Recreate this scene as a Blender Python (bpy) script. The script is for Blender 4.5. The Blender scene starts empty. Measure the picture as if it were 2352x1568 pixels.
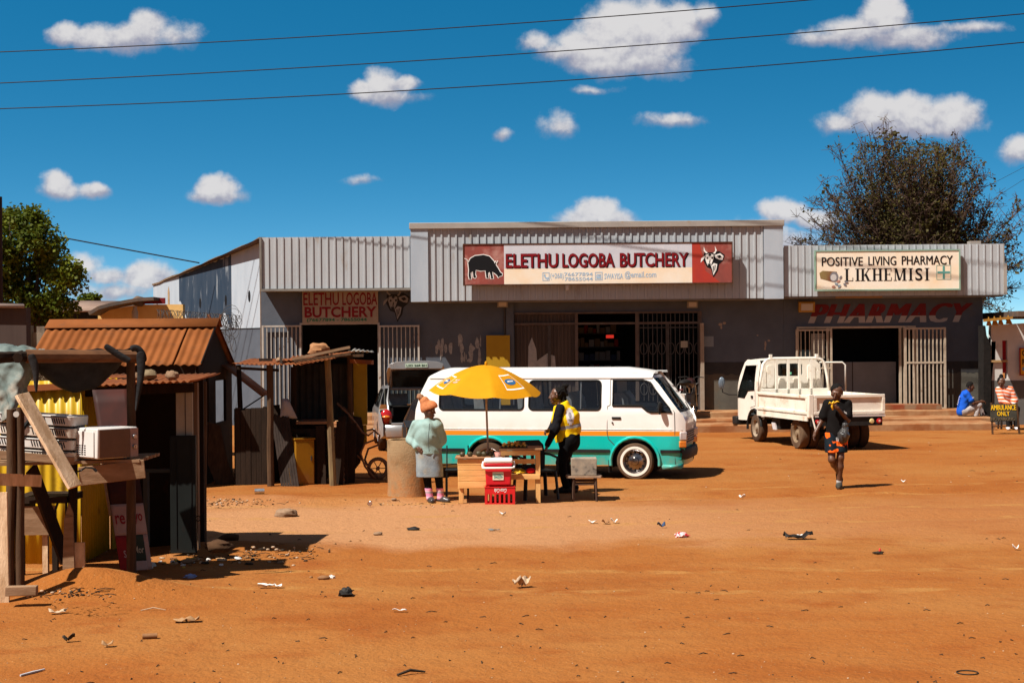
import bpy,bmesh,math,random
import numpy as np
from math import sin,cos,pi,radians,sqrt,atan2
from mathutils import Vector,Matrix,noise
from mathutils.geometry import tessellate_polygon

random.seed(7)
SC = bpy.context.scene
COL = SC.collection
# ------------------------------------------------------------------ camera
F = 3600.0; CX = 1176.0; CY = 784.0; CAMH = 2.4; KROLL = 0.0085
def W(u,v,d):
 """world point seen at (u, v) of a 2352x1568 frame, d metres in front"""
 a,b = u - CX,v - CY
 a2,b2 = a - KROLL * b,b + KROLL * a
 return Vector((a2 * d / F,d,CAMH - b2 * d / F))
def G(u,v,z=0.0):
 b2 = (v - CY) + KROLL * (u - CX)
 return W(u,v,(CAMH - z) * F / b2)
cam = bpy.data.cameras.new("camera")
cam.sensor_width = 36.0; cam.lens = F / 2352.0 * 36.0
cam.clip_start = 0.1; cam.clip_end = 5000
camo = bpy.data.objects.new("camera", cam); COL.objects.link(camo)
camo.matrix_world = Matrix.Translation((0, 0, CAMH)) @ Matrix.Rotation(pi / 2, 4, 'X') @ Matrix.Rotation(-KROLL, 4, 'Z')
SC.camera = camo
# ------------------------------------------------------------------ light
SUNV = Vector((0.58,0.42,-1.0)).normalized()
sun = bpy.data.lights.new("sun", 'SUN'); sun.energy = 5.0; sun.angle = radians(0.53); sun.color = (1.0, 0.94, 0.85)
suno = bpy.data.objects.new("sun", sun); COL.objects.link(suno)
suno.rotation_euler = SUNV.to_track_quat('-Z', 'Y').to_euler()
suno.location = (-20,-20,40)
SC.view_settings.view_transform = 'Standard'; SC.view_settings.look = 'None'
SC.view_settings.exposure = 0.68; SC.view_settings.gamma = 1.0
SC.cycles.use_denoising = True
SC.cycles.max_bounces = 8; SC.cycles.transparent_max_bounces = 16
SC.cycles.caustics_reflective = False; SC.cycles.caustics_refractive = False
# ------------------------------------------------------------------ sky
world = bpy.data.worlds.new("World"); SC.world = world; world.use_nodes = True
def build_world():
 nt = world.node_tree; N = nt.nodes; L = nt.links
 for n in list(N): N.remove(n)
 out = N.new('ShaderNodeOutputWorld'); bg = N.new('ShaderNodeBackground')
 bg.inputs['Strength'].default_value = 0.05
 L.new(bg.outputs[0],out.inputs[0])
 tc = N.new('ShaderNodeTexCoord')
 sky = N.new('ShaderNodeTexSky'); sky.sky_type = 'NISHITA'; sky.sun_disc = False
 sky.sun_elevation = math.asin(-SUNV.z); sky.sun_rotation = atan2(-SUNV.x,-SUNV.y)
 sky.altitude = 700; sky.air_density = 1.0; sky.dust_density = 0.25; sky.ozone_density = 2.0
 def vm(op,a,b=None,c=None):
  n = N.new('ShaderNodeVectorMath'); n.operation = op
  for i,x in enumerate((a,b,c)):
   if x is None: continue
   if isinstance(x,(tuple,list)): n.inputs[i].default_value = x
   else: L.new(x,n.inputs[i])
  return n.outputs['Value'] if op in ('LENGTH', 'DOT_PRODUCT') else n.outputs[0]
 def mt(op,a,b=None,c=None):
  n = N.new('ShaderNodeMath'); n.operation = op
  for i,x in enumerate((a,b,c)):
   if x is None: continue
   if isinstance(x,(int,float)): n.inputs[i].default_value = x
   else: L.new(x,n.inputs[i])
  return n.outputs[0]
 # the air of the photograph darkens fast above the horizon: look higher up the Nishita dome
 up = vm('MULTIPLY_ADD', tc.outputs['Generated'], (1, 1, 2.8), (0, 0, 0.05))
 L.new(vm('NORMALIZE', up), sky.inputs['Vector'])
 hsv = N.new('ShaderNodeHueSaturation'); hsv.inputs['Saturation'].default_value = 1.42
 hsv.inputs['Hue'].default_value = 0.481; hsv.inputs['Value'].default_value = 1.68
 L.new(sky.outputs[0], hsv.inputs['Color'])
 sep = N.new('ShaderNodeSeparateXYZ'); L.new(tc.outputs['Generated'], sep.inputs[0])
 # out of view, overhead and behind, the sky is greyed and dimmed to neutralise shade
 hs2 = N.new('ShaderNodeHueSaturation'); hs2.inputs['Saturation'].default_value = 0.55; hs2.inputs['Value'].default_value = 0.75
 L.new(sky.outputs[0], hs2.inputs['Color'])
 def ss(x,a0,a1):
  n = N.new('ShaderNodeMapRange'); n.interpolation_type = 'SMOOTHSTEP'; n.inputs['From Min'].default_value = a0; n.inputs['From Max'].default_value = a1; L.new(x, n.inputs['Value']); return n.outputs[0]
 fz = mt('MAXIMUM', ss(sep.outputs[2], 0.25, 0.5), ss(sep.outputs[1], 0.6, 0.1))
 skm = N.new('ShaderNodeMix'); skm.data_type = 'RGBA'
 L.new(fz, skm.inputs['Factor']); L.new(hsv.outputs[0], skm.inputs['A']); L.new(hs2.outputs[0], skm.inputs['B'])
 yy = mt('MAXIMUM', sep.outputs[1], 0.05)
 comb = N.new('ShaderNodeCombineXYZ')
 L.new(mt('DIVIDE', sep.outputs[0], yy), comb.inputs[0]); L.new(mt('DIVIDE', sep.outputs[2], yy), comb.inputs[1])
 P0 = comb.outputs[0]
 nz = N.new('ShaderNodeTexNoise'); nz.inputs['Scale'].default_value = 22; nz.inputs['Detail'].default_value = 5
 nz.inputs['Roughness'].default_value = 0.6
 L.new(P0, nz.inputs['Vector'])
 P = vm('MULTIPLY_ADD', nz.outputs['Color'], (0.020, 0.014, 0), P0)
 P = vm('ADD', P, (-0.010, -0.007, 0))
 clouds = [(160,82,45,28,.85),(215,88,70,30,.85),(300,84,85,36,.85),(335,55,48,36,.85),(400,80,60,28,.45),
  (845,208,42,24,1),(885,196,50,44,1.1),(938,192,34,20,.9),(905,222,78,18,.5),
  (1430,70,105,70,1.25),(1500,72,90,70,1.2),(1345,115,80,52,1.1),(1390,140,115,38,.9),(1565,55,60,45,1),
  (1625,35,34,28,.8),(1228,100,40,24,.6),(1280,122,60,26,.7),(1470,140,110,36,.8),
  (2030,38,62,55,1.2),(1965,72,90,36,.8),(2080,85,120,30,.75),(1900,88,85,20,.6),(2215,66,95,14,.5),
  (2005,262,70,46,1.1),(2095,262,90,48,1.1),(2185,268,72,46,1.1),(1935,285,62,26,.6),(2090,292,150,26,.7),
  (1280,287,42,28,.5),(1147,302,24,17,.5),(1540,276,70,18,.5),(1355,206,55,9,.3),
  (128,428,42,36,1),(140,440,58,22,.8),(217,440,42,19,.85),
  (498,434,52,36,1.1),(495,450,68,22,.8),(825,412,40,8,.25),
  (1372,482,52,36,1.2),(1375,504,100,34,1),
  (1800,486,62,30,1.1),(1870,500,60,26,.9),(1770,555,110,50,.6),
  (335,632,70,36,.95),(240,632,70,24,.7),(195,610,36,30,.6),(270,668,120,22,.5),(2348,345,48,34,.8)]
 m = None; yA = yB = None
 for (cu,cv,ru,rv,w) in clouds:
  c = W(cu,cv,1.0); sx,sy = F / (ru*1.1),F / (rv*1.12)
  n = vm('MULTIPLY_ADD', P, (sx, sy, 0), (-c.x * sx, -(c.z - CAMH) * sy, 0))
  e = mt('MULTIPLY_ADD', vm('LENGTH', n), -w, w)
  m = e if m is None else mt('SMOOTH_MAX', m, e, 0.12)
  ep = mt('MAXIMUM', mt('ADD', e, 0.15), 0.0); yl = vm('DOT_PRODUCT', n, (0, 1, 0))
  yA = mt('MULTIPLY', ep, yl) if yA is None else mt('MULTIPLY_ADD', ep, yl, yA)
  yB = ep if yB is None else mt('ADD', yB, ep)
 n2 = N.new('ShaderNodeTexNoise'); n2.inputs['Scale'].default_value = 58; n2.inputs['Detail'].default_value = 7
 n2.inputs['Roughness'].default_value = 0.62
 L.new(P0, n2.inputs['Vector'])
 md = mt('MULTIPLY_ADD', mt('SUBTRACT', n2.outputs['Fac'], 0.5), 0.85, m)
 n3 = N.new('ShaderNodeTexNoise'); n3.inputs['Scale'].default_value = 58; n3.inputs['Detail'].default_value = 3; n3.inputs['Roughness'].default_value = 0.62
 L.new(vm('ADD', P0, (0.0015, -0.0045, 0)), n3.inputs['Vector'])
 mr = N.new('ShaderNodeMapRange'); mr.interpolation_type = 'SMOOTHSTEP'
 mr.inputs['From Min'].default_value = -0.10; mr.inputs['From Max'].default_value = 0.46
 mr.inputs['To Max'].default_value = 0.93
 L.new(md, mr.inputs['Value'])
 front = mt('GREATER_THAN', sep.outputs[1], 0.1)
 alpha = mt('MULTIPLY', mr.outputs[0], front)
 mr2 = N.new('ShaderNodeMapRange'); mr2.interpolation_type = 'SMOOTHSTEP'
 mr2.inputs['From Min'].default_value = -0.35; mr2.inputs['From Max'].default_value = 0.75
 L.new(mt('MULTIPLY_ADD', mt('SUBTRACT', n3.outputs['Fac'], n2.outputs['Fac']), -1.6, mt('MULTIPLY_ADD', mt('DIVIDE', yA, mt('MAXIMUM', yB, 0.02)), 0.75, mt('MULTIPLY', md, 0.7))), mr2.inputs['Value'])
 cc = N.new('ShaderNodeMix'); cc.data_type = 'RGBA'
 cc.inputs['A'].default_value = (4.4, 4.4, 5.5, 1); cc.inputs['B'].default_value = (9.4, 9.1, 9.0, 1)
 L.new(mr2.outputs[0], cc.inputs['Factor'])
 mix = N.new('ShaderNodeMix'); mix.data_type = 'RGBA'
 L.new(alpha, mix.inputs['Factor']); L.new(skm.outputs['Result'], mix.inputs['A']); L.new(cc.outputs['Result'], mix.inputs['B'])
 L.new(mix.outputs['Result'], bg.inputs['Color'])
 world.cycles.sampling_method = 'MANUAL'; world.cycles.sample_map_resolution = 512
build_world()
# ------------------------------------------------------------------ materials
MATS = {}
def mat(name,c1,c2=None,scale=6.0,rough=0.8,bump=0.0,bscale=None,metal=0.0,spec=None,detail=4.0,
  lo=0.35,hi=0.65,dirt=None,coat=0.0,stretch=None,emit=None,k=0.68,c3=None,s3=1.5,lo3=0.5,hi3=0.62):
 """principled material mottled by object-space noise; dirt = (colour, z0, z1): dust that thins out upwards"""
 if name in MATS: return MATS[name]
 m = bpy.data.materials.new(name); m.use_nodes = True; MATS[name] = m
 c1 = tuple(q*k for q in c1); c2 = tuple(q*k for q in c2) if c2 else None; c3 = tuple(q*k for q in c3) if c3 else None
 nt = m.node_tree; N = nt.nodes; L = nt.links; b = N['Principled BSDF']
 b.inputs['Roughness'].default_value = rough; b.inputs['Metallic'].default_value = metal
 b.inputs['Specular IOR Level'].default_value = spec if spec is not None else (.5 if rough < .5 else .15)
 b.inputs['Coat Weight'].default_value = coat
 tc = N.new('ShaderNodeTexCoord'); vec = tc.outputs['Object']
 if stretch:
  mp = N.new('ShaderNodeMapping'); mp.inputs['Scale'].default_value = stretch; L.new(vec, mp.inputs[0]); vec = mp.outputs[0]
 def nz(sc,det):
  n = N.new('ShaderNodeTexNoise'); n.inputs['Scale'].default_value = sc; n.inputs['Detail'].default_value = det
  n.inputs['Roughness'].default_value = 0.62; L.new(vec, n.inputs['Vector']); return n.outputs['Fac']
 def mr(x,a,c):
  n = N.new('ShaderNodeMapRange'); n.inputs['From Min'].default_value = a; n.inputs['From Max'].default_value = c; L.new(x, n.inputs['Value']); return n.outputs[0]
 def mix(f,A,B):
  n = N.new('ShaderNodeMix'); n.data_type = 'RGBA'; L.new(f, n.inputs['Factor'])
  for k, x in (('A', A), ('B', B)):
   if isinstance(x,tuple): n.inputs[k].default_value = x
   else: L.new(x,n.inputs[k])
  return n.outputs['Result']
 c1 = tuple(c1) + (1,)
 colr = None
 if c2 is not None:
  colr = mix(mr(nz(scale,detail),lo,hi),c1,tuple(c2) + (1,))
 if c3 is not None:
  colr = mix(mr(nz(s3,6),lo3,hi3),colr if colr else c1,tuple(c3) + (1,))
 if dirt:
  sp = N.new('ShaderNodeSeparateXYZ'); L.new(tc.outputs['Object'], sp.inputs[0])
  f = mr(sp.outputs[2],dirt[2],dirt[1])
  mm = N.new('ShaderNodeMath'); mm.operation = 'MULTIPLY'; L.new(f, mm.inputs[0]); L.new(mr(nz(9, 5), 0.3, 0.7), mm.inputs[1])
  colr = mix(mm.outputs[0],colr if colr else c1,tuple(dirt[0]) + (1,))
 if colr is None: b.inputs['Base Color'].default_value = c1
 else: L.new(colr, b.inputs['Base Color'])
 if bump:
  bn = N.new('ShaderNodeBump'); bn.inputs['Strength'].default_value = min(1, bump); bn.inputs['Distance'].default_value = 0.02 * max(1, bump)
  L.new(nz(bscale or scale * 3, 5), bn.inputs['Height']); L.new(bn.outputs[0], b.inputs['Normal'])
 if emit:
  b.inputs['Emission Color'].default_value = tuple(emit[0]) + (1,); b.inputs['Emission Strength'].default_value = emit[1]
 return m
def glassmat(name,tint,gloss=0.12,rough=0.02,fr=0.8):
 if name in MATS: return MATS[name]
 m = bpy.data.materials.new(name); m.use_nodes = True; MATS[name] = m
 nt = m.node_tree; N = nt.nodes; L = nt.links; N.remove(N['Principled BSDF'])
 t = N.new('ShaderNodeBsdfTransparent'); t.inputs[0].default_value = tuple(tint) + (1,)
 g = N.new('ShaderNodeBsdfGlossy'); g.inputs['Roughness'].default_value = rough; g.inputs[0].default_value = (.9, .9, .9, 1)
 lw = N.new('ShaderNodeLayerWeight'); lw.inputs[0].default_value = 0.25
 ma = N.new('ShaderNodeMath'); ma.operation = 'MULTIPLY_ADD'; L.new(lw.outputs['Fresnel'], ma.inputs[0]); ma.inputs[1].default_value = fr; ma.inputs[2].default_value = gloss
 mx = N.new('ShaderNodeMixShader'); L.new(ma.outputs[0], mx.inputs[0]); L.new(t.outputs[0], mx.inputs[1]); L.new(g.outputs[0], mx.inputs[2])
 L.new(mx.outputs[0], N['Material Output'].inputs[0])
 return m
# ------------------------------------------------------------------ mesh building
MW = {}
class MB:
 def __init__(s): s.v = []; s.f = []; s.mi = []; s.m = 0
 def add(s,vs,fs):
  o = len(s.v); s.v.extend([tuple(p) for p in vs]); s.f.extend([tuple(o + i for i in f) for f in fs]); s.mi.extend([s.m] * len(fs)); return s
 def hexa(s,p):   # 8 corners,bottom 4 ccw then top 4
  return s.add(p,[(3,2,1,0),(4,5,6,7),(0,1,5,4),(1,2,6,5),(2,3,7,6),(3,0,4,7)])
 def box(s,c,d,rot=None):
  x,y,z = d[0]/2,d[1]/2,d[2]/2
  p = [Vector(q) for q in ((-x,-y,-z),(x,-y,-z),(x,y,-z),(-x,y,-z),(-x,-y,z),(x,-y,z),(x,y,z),(-x,y,z))]
  if rot is not None: p = [rot @ q for q in p]
  c = Vector(c); return s.hexa([q + c for q in p])
 def b2(s,a,b):
  a,b = Vector(a),Vector(b); lo = [min(a[i],b[i]) for i in range(3)]; hi = [max(a[i],b[i]) for i in range(3)]
  return s.box([(lo[i]+hi[i])/2 for i in range(3)],[hi[i]-lo[i] for i in range(3)])
 def bar(s,a,b,w,h,up=(0,0,1)):
  a,b = Vector(a),Vector(b); t = (b - a).normalized(); u = Vector(up)
  r = t.cross(u)
  if r.length < 1e-4: r = t.cross(Vector((0,1,0)))
  r.normalize(); u = r.cross(t).normalized(); r *= w/2; u *= h/2
  return s.hexa([a-r-u,a+r-u,b+r-u,b-r-u,a-r+u,a+r+u,b+r+u,b-r+u])
 def tube(s,pts,r,seg=8,caps=True,closed=False):
  pts = [Vector(p) for p in pts]; n = len(pts); rr = r if isinstance(r,(list,tuple)) else [r]*n
  vs = []; nrm = None
  for i in range(n):
   if closed: t = pts[(i+1) % n] - pts[i-1]
   else: t = pts[min(i+1,n-1)] - pts[max(i-1,0)]
   if t.length < 1e-9: t = Vector((0,0,1))
   t.normalize()
   if nrm is None:
    nrm = t.orthogonal().normalized()
   nrm = (nrm - t * nrm.dot(t))
   if nrm.length < 1e-5: nrm = t.orthogonal()
   nrm.normalize(); b = t.cross(nrm)
   for k in range(seg):
    a = 2*pi*k/seg; vs.append(pts[i] + (nrm*cos(a) + b*sin(a))*rr[i])
  fs = []
  for i in range(n if closed else n-1):
   j = (i+1) % n
   for k in range(seg):
    k2 = (k+1) % seg; fs.append((i*seg+k,i*seg+k2,j*seg+k2,j*seg+k))
  if caps and not closed:
   fs.append(tuple(range(seg-1,-1,-1))); fs.append(tuple((n-1)*seg+k for k in range(seg)))
  return s.add(vs,fs)
 def lathe(s, prof, c=(0,0,0), ax='Z', seg=24, M=None, close=False, caps=True):
  vs = []
  for (r,h) in prof:
   for k in range(seg):
    a = 2*pi*k/seg; x,y = r*cos(a),r*sin(a)
    p = {'Z': Vector((x, y, h)), 'Y': Vector((x, h, y)), 'X': Vector((h, x, y))}[ax]
    vs.append((M @ p if M is not None else p) + Vector(c))
  fs = []; n = len(prof)
  for i in range(n if close else n-1):
   j = (i+1) % n
   for k in range(seg):
    k2 = (k+1) % seg; q = (i*seg+k, i*seg+k2, j*seg+k2, j*seg+k); fs.append(q if ax != 'Y' else q[::-1])
  if not close and caps:
   for i,rev in ((0,True),(n-1,False)):
    if prof[i][0] > 1e-6:
     q = tuple(i*seg+k for k in range(seg)); fs.append(q[::-1] if rev != (ax == 'Y') else q)
  return s.add(vs,fs)
 def prism(s,poly,o,ex,ey,dv,holes=()):
  """polygon (2D list) in plane o+ex*x+ey*y pushed along dv"""
  o,ex,ey,dv = Vector(o),Vector(ex),Vector(ey),Vector(dv)
  loops = [poly] + list(holes); flat = [p for l in loops for p in l]; n = len(flat)
  tris = tessellate_polygon([[Vector((p[0],p[1],0)) for p in l] for l in loops])
  fr = [o + ex*p[0] + ey*p[1] for p in flat]; vs = fr + [p + dv for p in fr]; fs = []
  for t in tris:
   a,b,c = t; ar = (flat[b][0]-flat[a][0])*(flat[c][1]-flat[a][1]) - (flat[b][1]-flat[a][1])*(flat[c][0]-flat[a][0])
   if ar < 0: a,c = c,a
   fs.append((c,b,a)); fs.append((a+n,b+n,c+n))
  k = 0
  for l in loops:
   m = len(l)
   for i in range(m):
    j = (i+1) % m; fs.append((k+i,k+j,k+j+n,k+i+n))
   k += m
  return s.add(vs,fs)
 def ell(s,c,r,seg=12,rings=8,M=None,jit=0.0,seed=0):
  vs = []; rnd = random.Random(seed)
  c = Vector(c); r = r if isinstance(r,(tuple,list)) else (r,r,r); off = Vector((rnd.random()*50,rnd.random()*50,rnd.random()*50))
  for i in range(rings+1):
   th = pi*i/rings
   for k in range(seg):
    a = 2*pi*k/seg; q = Vector((sin(th)*cos(a),sin(th)*sin(a),cos(th)))
    if jit: q = q * (1 + jit * noise.noise(q*1.7 + off) + jit*.5*noise.noise(q*4 + off))
    q = Vector((q.x*r[0],q.y*r[1],q.z*r[2])); vs.append((M @ q if M is not None else q) + c)
  fs = []
  for i in range(rings):
   for k in range(seg):
    k2 = (k+1) % seg; fs.append((i*seg+k,(i+1)*seg+k,(i+1)*seg+k2,i*seg+k2))
  return s.add(vs,fs)
 def corr(s, o, ex, ey, n, w, h, pitch, amp, kind='sin', thick=0.0, vdiv=1, wob=0.0, seed=0):
  """corrugated sheet: ribs run along ey; o lower-left; ex/ey unit vectors; n normal"""
  o,ex,ey,n = Vector(o),Vector(ex),Vector(ey),Vector(n); rnd = random.Random(seed)
  pr = []
  if kind == 'sin':
   k = max(4,int(w/pitch*8)); pr = [(w*i/k,amp*sin(2*pi*(w*i/k)/pitch)) for i in range(k+1)]
  else:   # box rib: narrow raised rib
   x = 0.0; rw = kind[0]; sl = kind[1]
   pr.append((0,0))
   while x + pitch <= w + 1e-6:
    b = x + pitch - rw - 2*sl
    pr += [(b,0),(b+sl,amp),(b+sl+rw,amp),(b+2*sl+rw,0)]; x += pitch
   if pr[-1][0] < w - 1e-4: pr.append((w,0))
  vs = []
  for j in range(vdiv+1):
   for (x,z) in pr:
    t = j/vdiv
    dz = wob*noise.noise(Vector((x*1.3+seed*7,t*h*1.3,seed))) if wob else 0
    vs.append(o + ex*x + ey*(h*t) + n*(z+dz))
  m = len(pr); fs = []
  for j in range(vdiv):
   for i in range(m-1): fs.append((j*m+i,j*m+i+1,(j+1)*m+i+1,(j+1)*m+i))
  s.add(vs,fs)
  return s
 def text(s,txt,o,ex,ey,w,h,depth=0.004,bold=0.0,shear=0.0,space=1.0,fat=0.0):
  """lettering fitted to a w x h box whose lower-left corner is o"""
  vs,fs = text_geo(txt,bold,shear,space)
  o,ex,ey = Vector(o),Vector(ex).normalized(),Vector(ey).normalized(); n = ex.cross(ey)
  xs = [p[0] for p in vs]; ys = [p[1] for p in vs]; x0,x1,y0,y1 = min(xs),max(xs),min(ys),max(ys)
  k = 1 if not fat else 4
  for q in range(k):
   sh = 0 if k == 1 else (q/(k-1) - .5)*fat*w
   s.add([o + ex*((p[0]-x0)/(x1-x0)*w + sh) + ey*((p[1]-y0)/(y1-y0)*h) + n*(depth*(p[2] > 0) + .0004*q) for p in vs],fs)
  return s
 def build(s,name,mats,parent=None,world=True,bevel=0.0,angle=35,smooth=True,loc=None,solid=0.0,bseg=2):
  me = bpy.data.meshes.new(name)
  inv = None
  if parent is not None and world: inv = MW[parent].inverted()
  if loc is not None: inv = Matrix.Translation(-Vector(loc))
  vs = s.v if inv is None else [tuple(inv @ Vector(p)) for p in s.v]
  me.from_pydata(vs,[],s.f)
  ms = mats if isinstance(mats,(list,tuple)) else [mats]
  for m in ms: me.materials.append(m)
  if len(ms) > 1: me.polygons.foreach_set('material_index', s.mi)
  me.validate()
  if smooth:
   me.shade_smooth(); me.set_sharp_from_angle(angle=radians(angle))
  o = bpy.data.objects.new(name,me); COL.objects.link(o)
  if parent is not None: o.parent = parent; MW[o] = MW[parent]
  if loc is not None: o.location = loc; MW[o] = Matrix.Translation(Vector(loc))
  if solid:
   md = o.modifiers.new('thick', 'SOLIDIFY'); md.thickness = solid; md.offset = 0
  if bevel:
   md = o.modifiers.new('edge', 'BEVEL'); md.width = bevel; md.segments = bseg; md.limit_method = 'ANGLE'; md.angle_limit = radians(40)
  return o
 def base(s):
  a = np.array(s.v); lo,hi = a.min(0),a.max(0); return Vector(((lo[0]+hi[0])/2,(lo[1]+hi[1])/2,lo[2]))
 def solo(s,name,mats,label,cat,group=None,kind=None, **k):
  o = s.build(name,mats,loc=s.base(), **k); tag(o,label,cat,group,kind); return o
def tag(o,label=None,cat=None,group=None,kind=None):
 if label: o['label'] = label
 if cat: o['category'] = cat
 if group: o['group'] = group
 if kind: o['kind'] = kind
 return o
def thing(name,loc,label,cat,group=None,rotz=0.0,tilt=None):
 o = bpy.data.objects.new(name,None); COL.objects.link(o); o.empty_display_size = 0.2
 M = Matrix.Translation(Vector(loc)) @ (tilt if tilt is not None else Matrix.Identity(4)) @ Matrix.Rotation(rotz, 4, 'Z')
 o.matrix_world = M; MW[o] = M
 return tag(o,label,cat,group)
def dup(root,M,label=None,group=None):
 def cp(o,par):
  c = o.copy(); COL.objects.link(c)
  if par is not None: c.parent = par
  for ch in o.children: cp(ch,c)
  return c
 kids = list(root.children)
 r = root.copy(); COL.objects.link(r); r.matrix_world = M
 for ch in kids: cp(ch,r)
 if label: r['label'] = label
 if group: r['group'] = group
 return r
_TX = {}
def text_geo(txt,bold,shear,space):
 key = (txt,bold,shear,space)
 if key in _TX: return _TX[key]
 cu = bpy.data.curves.new('lettering', 'FONT'); cu.body = txt; cu.size = 1.0; cu.offset = bold; cu.shear = shear; cu.space_character = space
 cu.extrude = 0.01; cu.resolution_u = 3
 ob = bpy.data.objects.new('lettering', cu); COL.objects.link(ob)
 dg = bpy.context.evaluated_depsgraph_get(); me = bpy.data.meshes.new_from_object(ob.evaluated_get(dg))
 vs = [tuple(v.co) for v in me.vertices]; fs = [tuple(p.vertices) for p in me.polygons]
 bpy.data.objects.remove(ob); bpy.data.curves.remove(cu); bpy.data.meshes.remove(me)
 _TX[key] = (vs,fs); return vs,fs
X,Y,Z = Vector((1,0,0)),Vector((0,1,0)),Vector((0,0,1))
def rotm(ax,deg): return Matrix.Rotation(radians(deg),3,ax)
def rrect(x0,y0,x1,y1,r,n=4):
 p = []
 for (cx,cy,a0) in ((x1-r,y0+r,-90),(x1-r,y1-r,0),(x0+r,y1-r,90),(x0+r,y0+r,180)):
  for i in range(n+1):
   a = radians(a0 + 90*i/n); p.append((cx + r*cos(a),cy + r*sin(a)))
 return p
# ------------------------------------------------------------------ ground
def ground_mat():
 m = bpy.data.materials.new('red_earth'); m.use_nodes = True
 nt = m.node_tree; N = nt.nodes; L = nt.links; b = N['Principled BSDF']; b.inputs['Roughness'].default_value = 0.95
 b.inputs['Specular IOR Level'].default_value = 0.15
 tc = N.new('ShaderNodeTexCoord'); vec = tc.outputs['Object']
 def nz(sc,det=4,st=None,rough=0.6):
  v = vec
  if st:
   mp = N.new('ShaderNodeMapping'); mp.inputs['Scale'].default_value = st; L.new(vec, mp.inputs[0]); v = mp.outputs[0]
  n = N.new('ShaderNodeTexNoise'); n.inputs['Scale'].default_value = sc; n.inputs['Detail'].default_value = det; n.inputs['Roughness'].default_value = rough
  L.new(v, n.inputs['Vector']); return n.outputs['Fac']
 def mr(x,a,c,lo=0,hi=1):
  n = N.new('ShaderNodeMapRange'); n.interpolation_type = 'SMOOTHSTEP'
  for k, q in (('From Min', a), ('From Max', c), ('To Min', lo), ('To Max', hi)): n.inputs[k].default_value = q
  L.new(x, n.inputs['Value']); return n.outputs[0]
 def mul(a,c):
  n = N.new('ShaderNodeMath'); n.operation = 'MULTIPLY'; L.new(a, n.inputs[0]); L.new(c, n.inputs[1]); return n.outputs[0]
 def mix(f,A,B):
  n = N.new('ShaderNodeMix'); n.data_type = 'RGBA'; L.new(f, n.inputs['Factor'])
  for k, x in (('A', A), ('B', B)):
   if isinstance(x,tuple): n.inputs[k].default_value = x + (1,)
   else: L.new(x,n.inputs[k])
  return n.outputs['Result']
 c = mix(mr(nz(0.28,5,(0.8,1.1,1)),0.38,0.64),(0.288,0.095,0.018),(0.309,0.121,0.029))
 c = mix(mr(nz(1.3,6,(0.8,1.1,1)),0.50,0.75),c,(0.248,0.068,0.011))
 c = mix(mr(nz(0.5,4,(0.8,1.0,1)),0.50,0.68,0, .6),c,(0.234,0.059,0.007))
 # the pale trodden track that crosses the square (beyond it the soil is redder again)
 sp = N.new('ShaderNodeSeparateXYZ'); L.new(vec, sp.inputs[0])
 wob = N.new('ShaderNodeMath'); wob.operation = 'MULTIPLY_ADD'; L.new(nz(0.5, 4), wob.inputs[0]); wob.inputs[1].default_value = 5.0; L.new(sp.outputs[1], wob.inputs[2])
 band = mul(mr(wob.outputs[0],20.3,22.0),mr(wob.outputs[0],27.3,24.6))
 band = mul(band,mr(sp.outputs[0],6.0,-1.0,0.25,1.0))
 c = mix(band,c,(0.385,0.186,0.082))
 for (y0,s_) in ((23.6, .12),(25.0, .12),(20.4, .10),(21.75, .10),(15.2,-.06),(16.5,-.06)):
  dn = N.new('ShaderNodeMath'); dn.operation = 'MULTIPLY_ADD'; L.new(sp.outputs[0], dn.inputs[0]); dn.inputs[1].default_value = -s_; L.new(sp.outputs[1], dn.inputs[2])
  d2 = N.new('ShaderNodeMath'); d2.operation = 'MULTIPLY_ADD'; L.new(nz(0.6, 3), d2.inputs[0]); d2.inputs[1].default_value = 1.2; L.new(dn.outputs[0], d2.inputs[2])
  d3 = N.new('ShaderNodeMath'); d3.operation = 'COMPARE'; L.new(d2.outputs[0], d3.inputs[0]); d3.inputs[1].default_value = y0 + .6; d3.inputs[2].default_value = .11
  c = mix(mul(d3.outputs[0],mr(nz(2.2,5), .40, .62,0, .5)),c,(0.374,0.187,0.053))
 c = mix(mr(nz(5.0,6),0.58,0.75,0,0.5),c,(0.206,0.062,0.012))
 c = mix(mr(nz(30,3),0.63,0.72,0,0.75),c,(0.110,0.044,0.012))
 c = mix(mr(nz(40,3),0.65,0.73,0,0.8),c,(0.425,0.262,0.108))
 L.new(c, b.inputs['Base Color'])
 bn = N.new('ShaderNodeBump'); bn.inputs['Strength'].default_value = 0.75; bn.inputs['Distance'].default_value = 0.05
 ad = N.new('ShaderNodeMath'); ad.operation = 'MULTIPLY_ADD'; L.new(nz(26, 4), ad.inputs[0]); ad.inputs[1].default_value = 0.45; L.new(nz(6, 6), ad.inputs[2])
 L.new(ad.outputs[0], bn.inputs['Height']); L.new(bn.outputs[0], b.inputs['Normal'])
 return m
MOUNDS = [(G(150,1362),0.75,0.35,0.13),(G(235,1355),0.65,0.35,0.14),(G(560,1150),2.2,0.5,0.07),(G(500,1262),0.7,0.4,0.08),
   (G(640,1262),0.6,0.3,0.05),(G(470,1235),0.35,0.25,0.10)]
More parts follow.
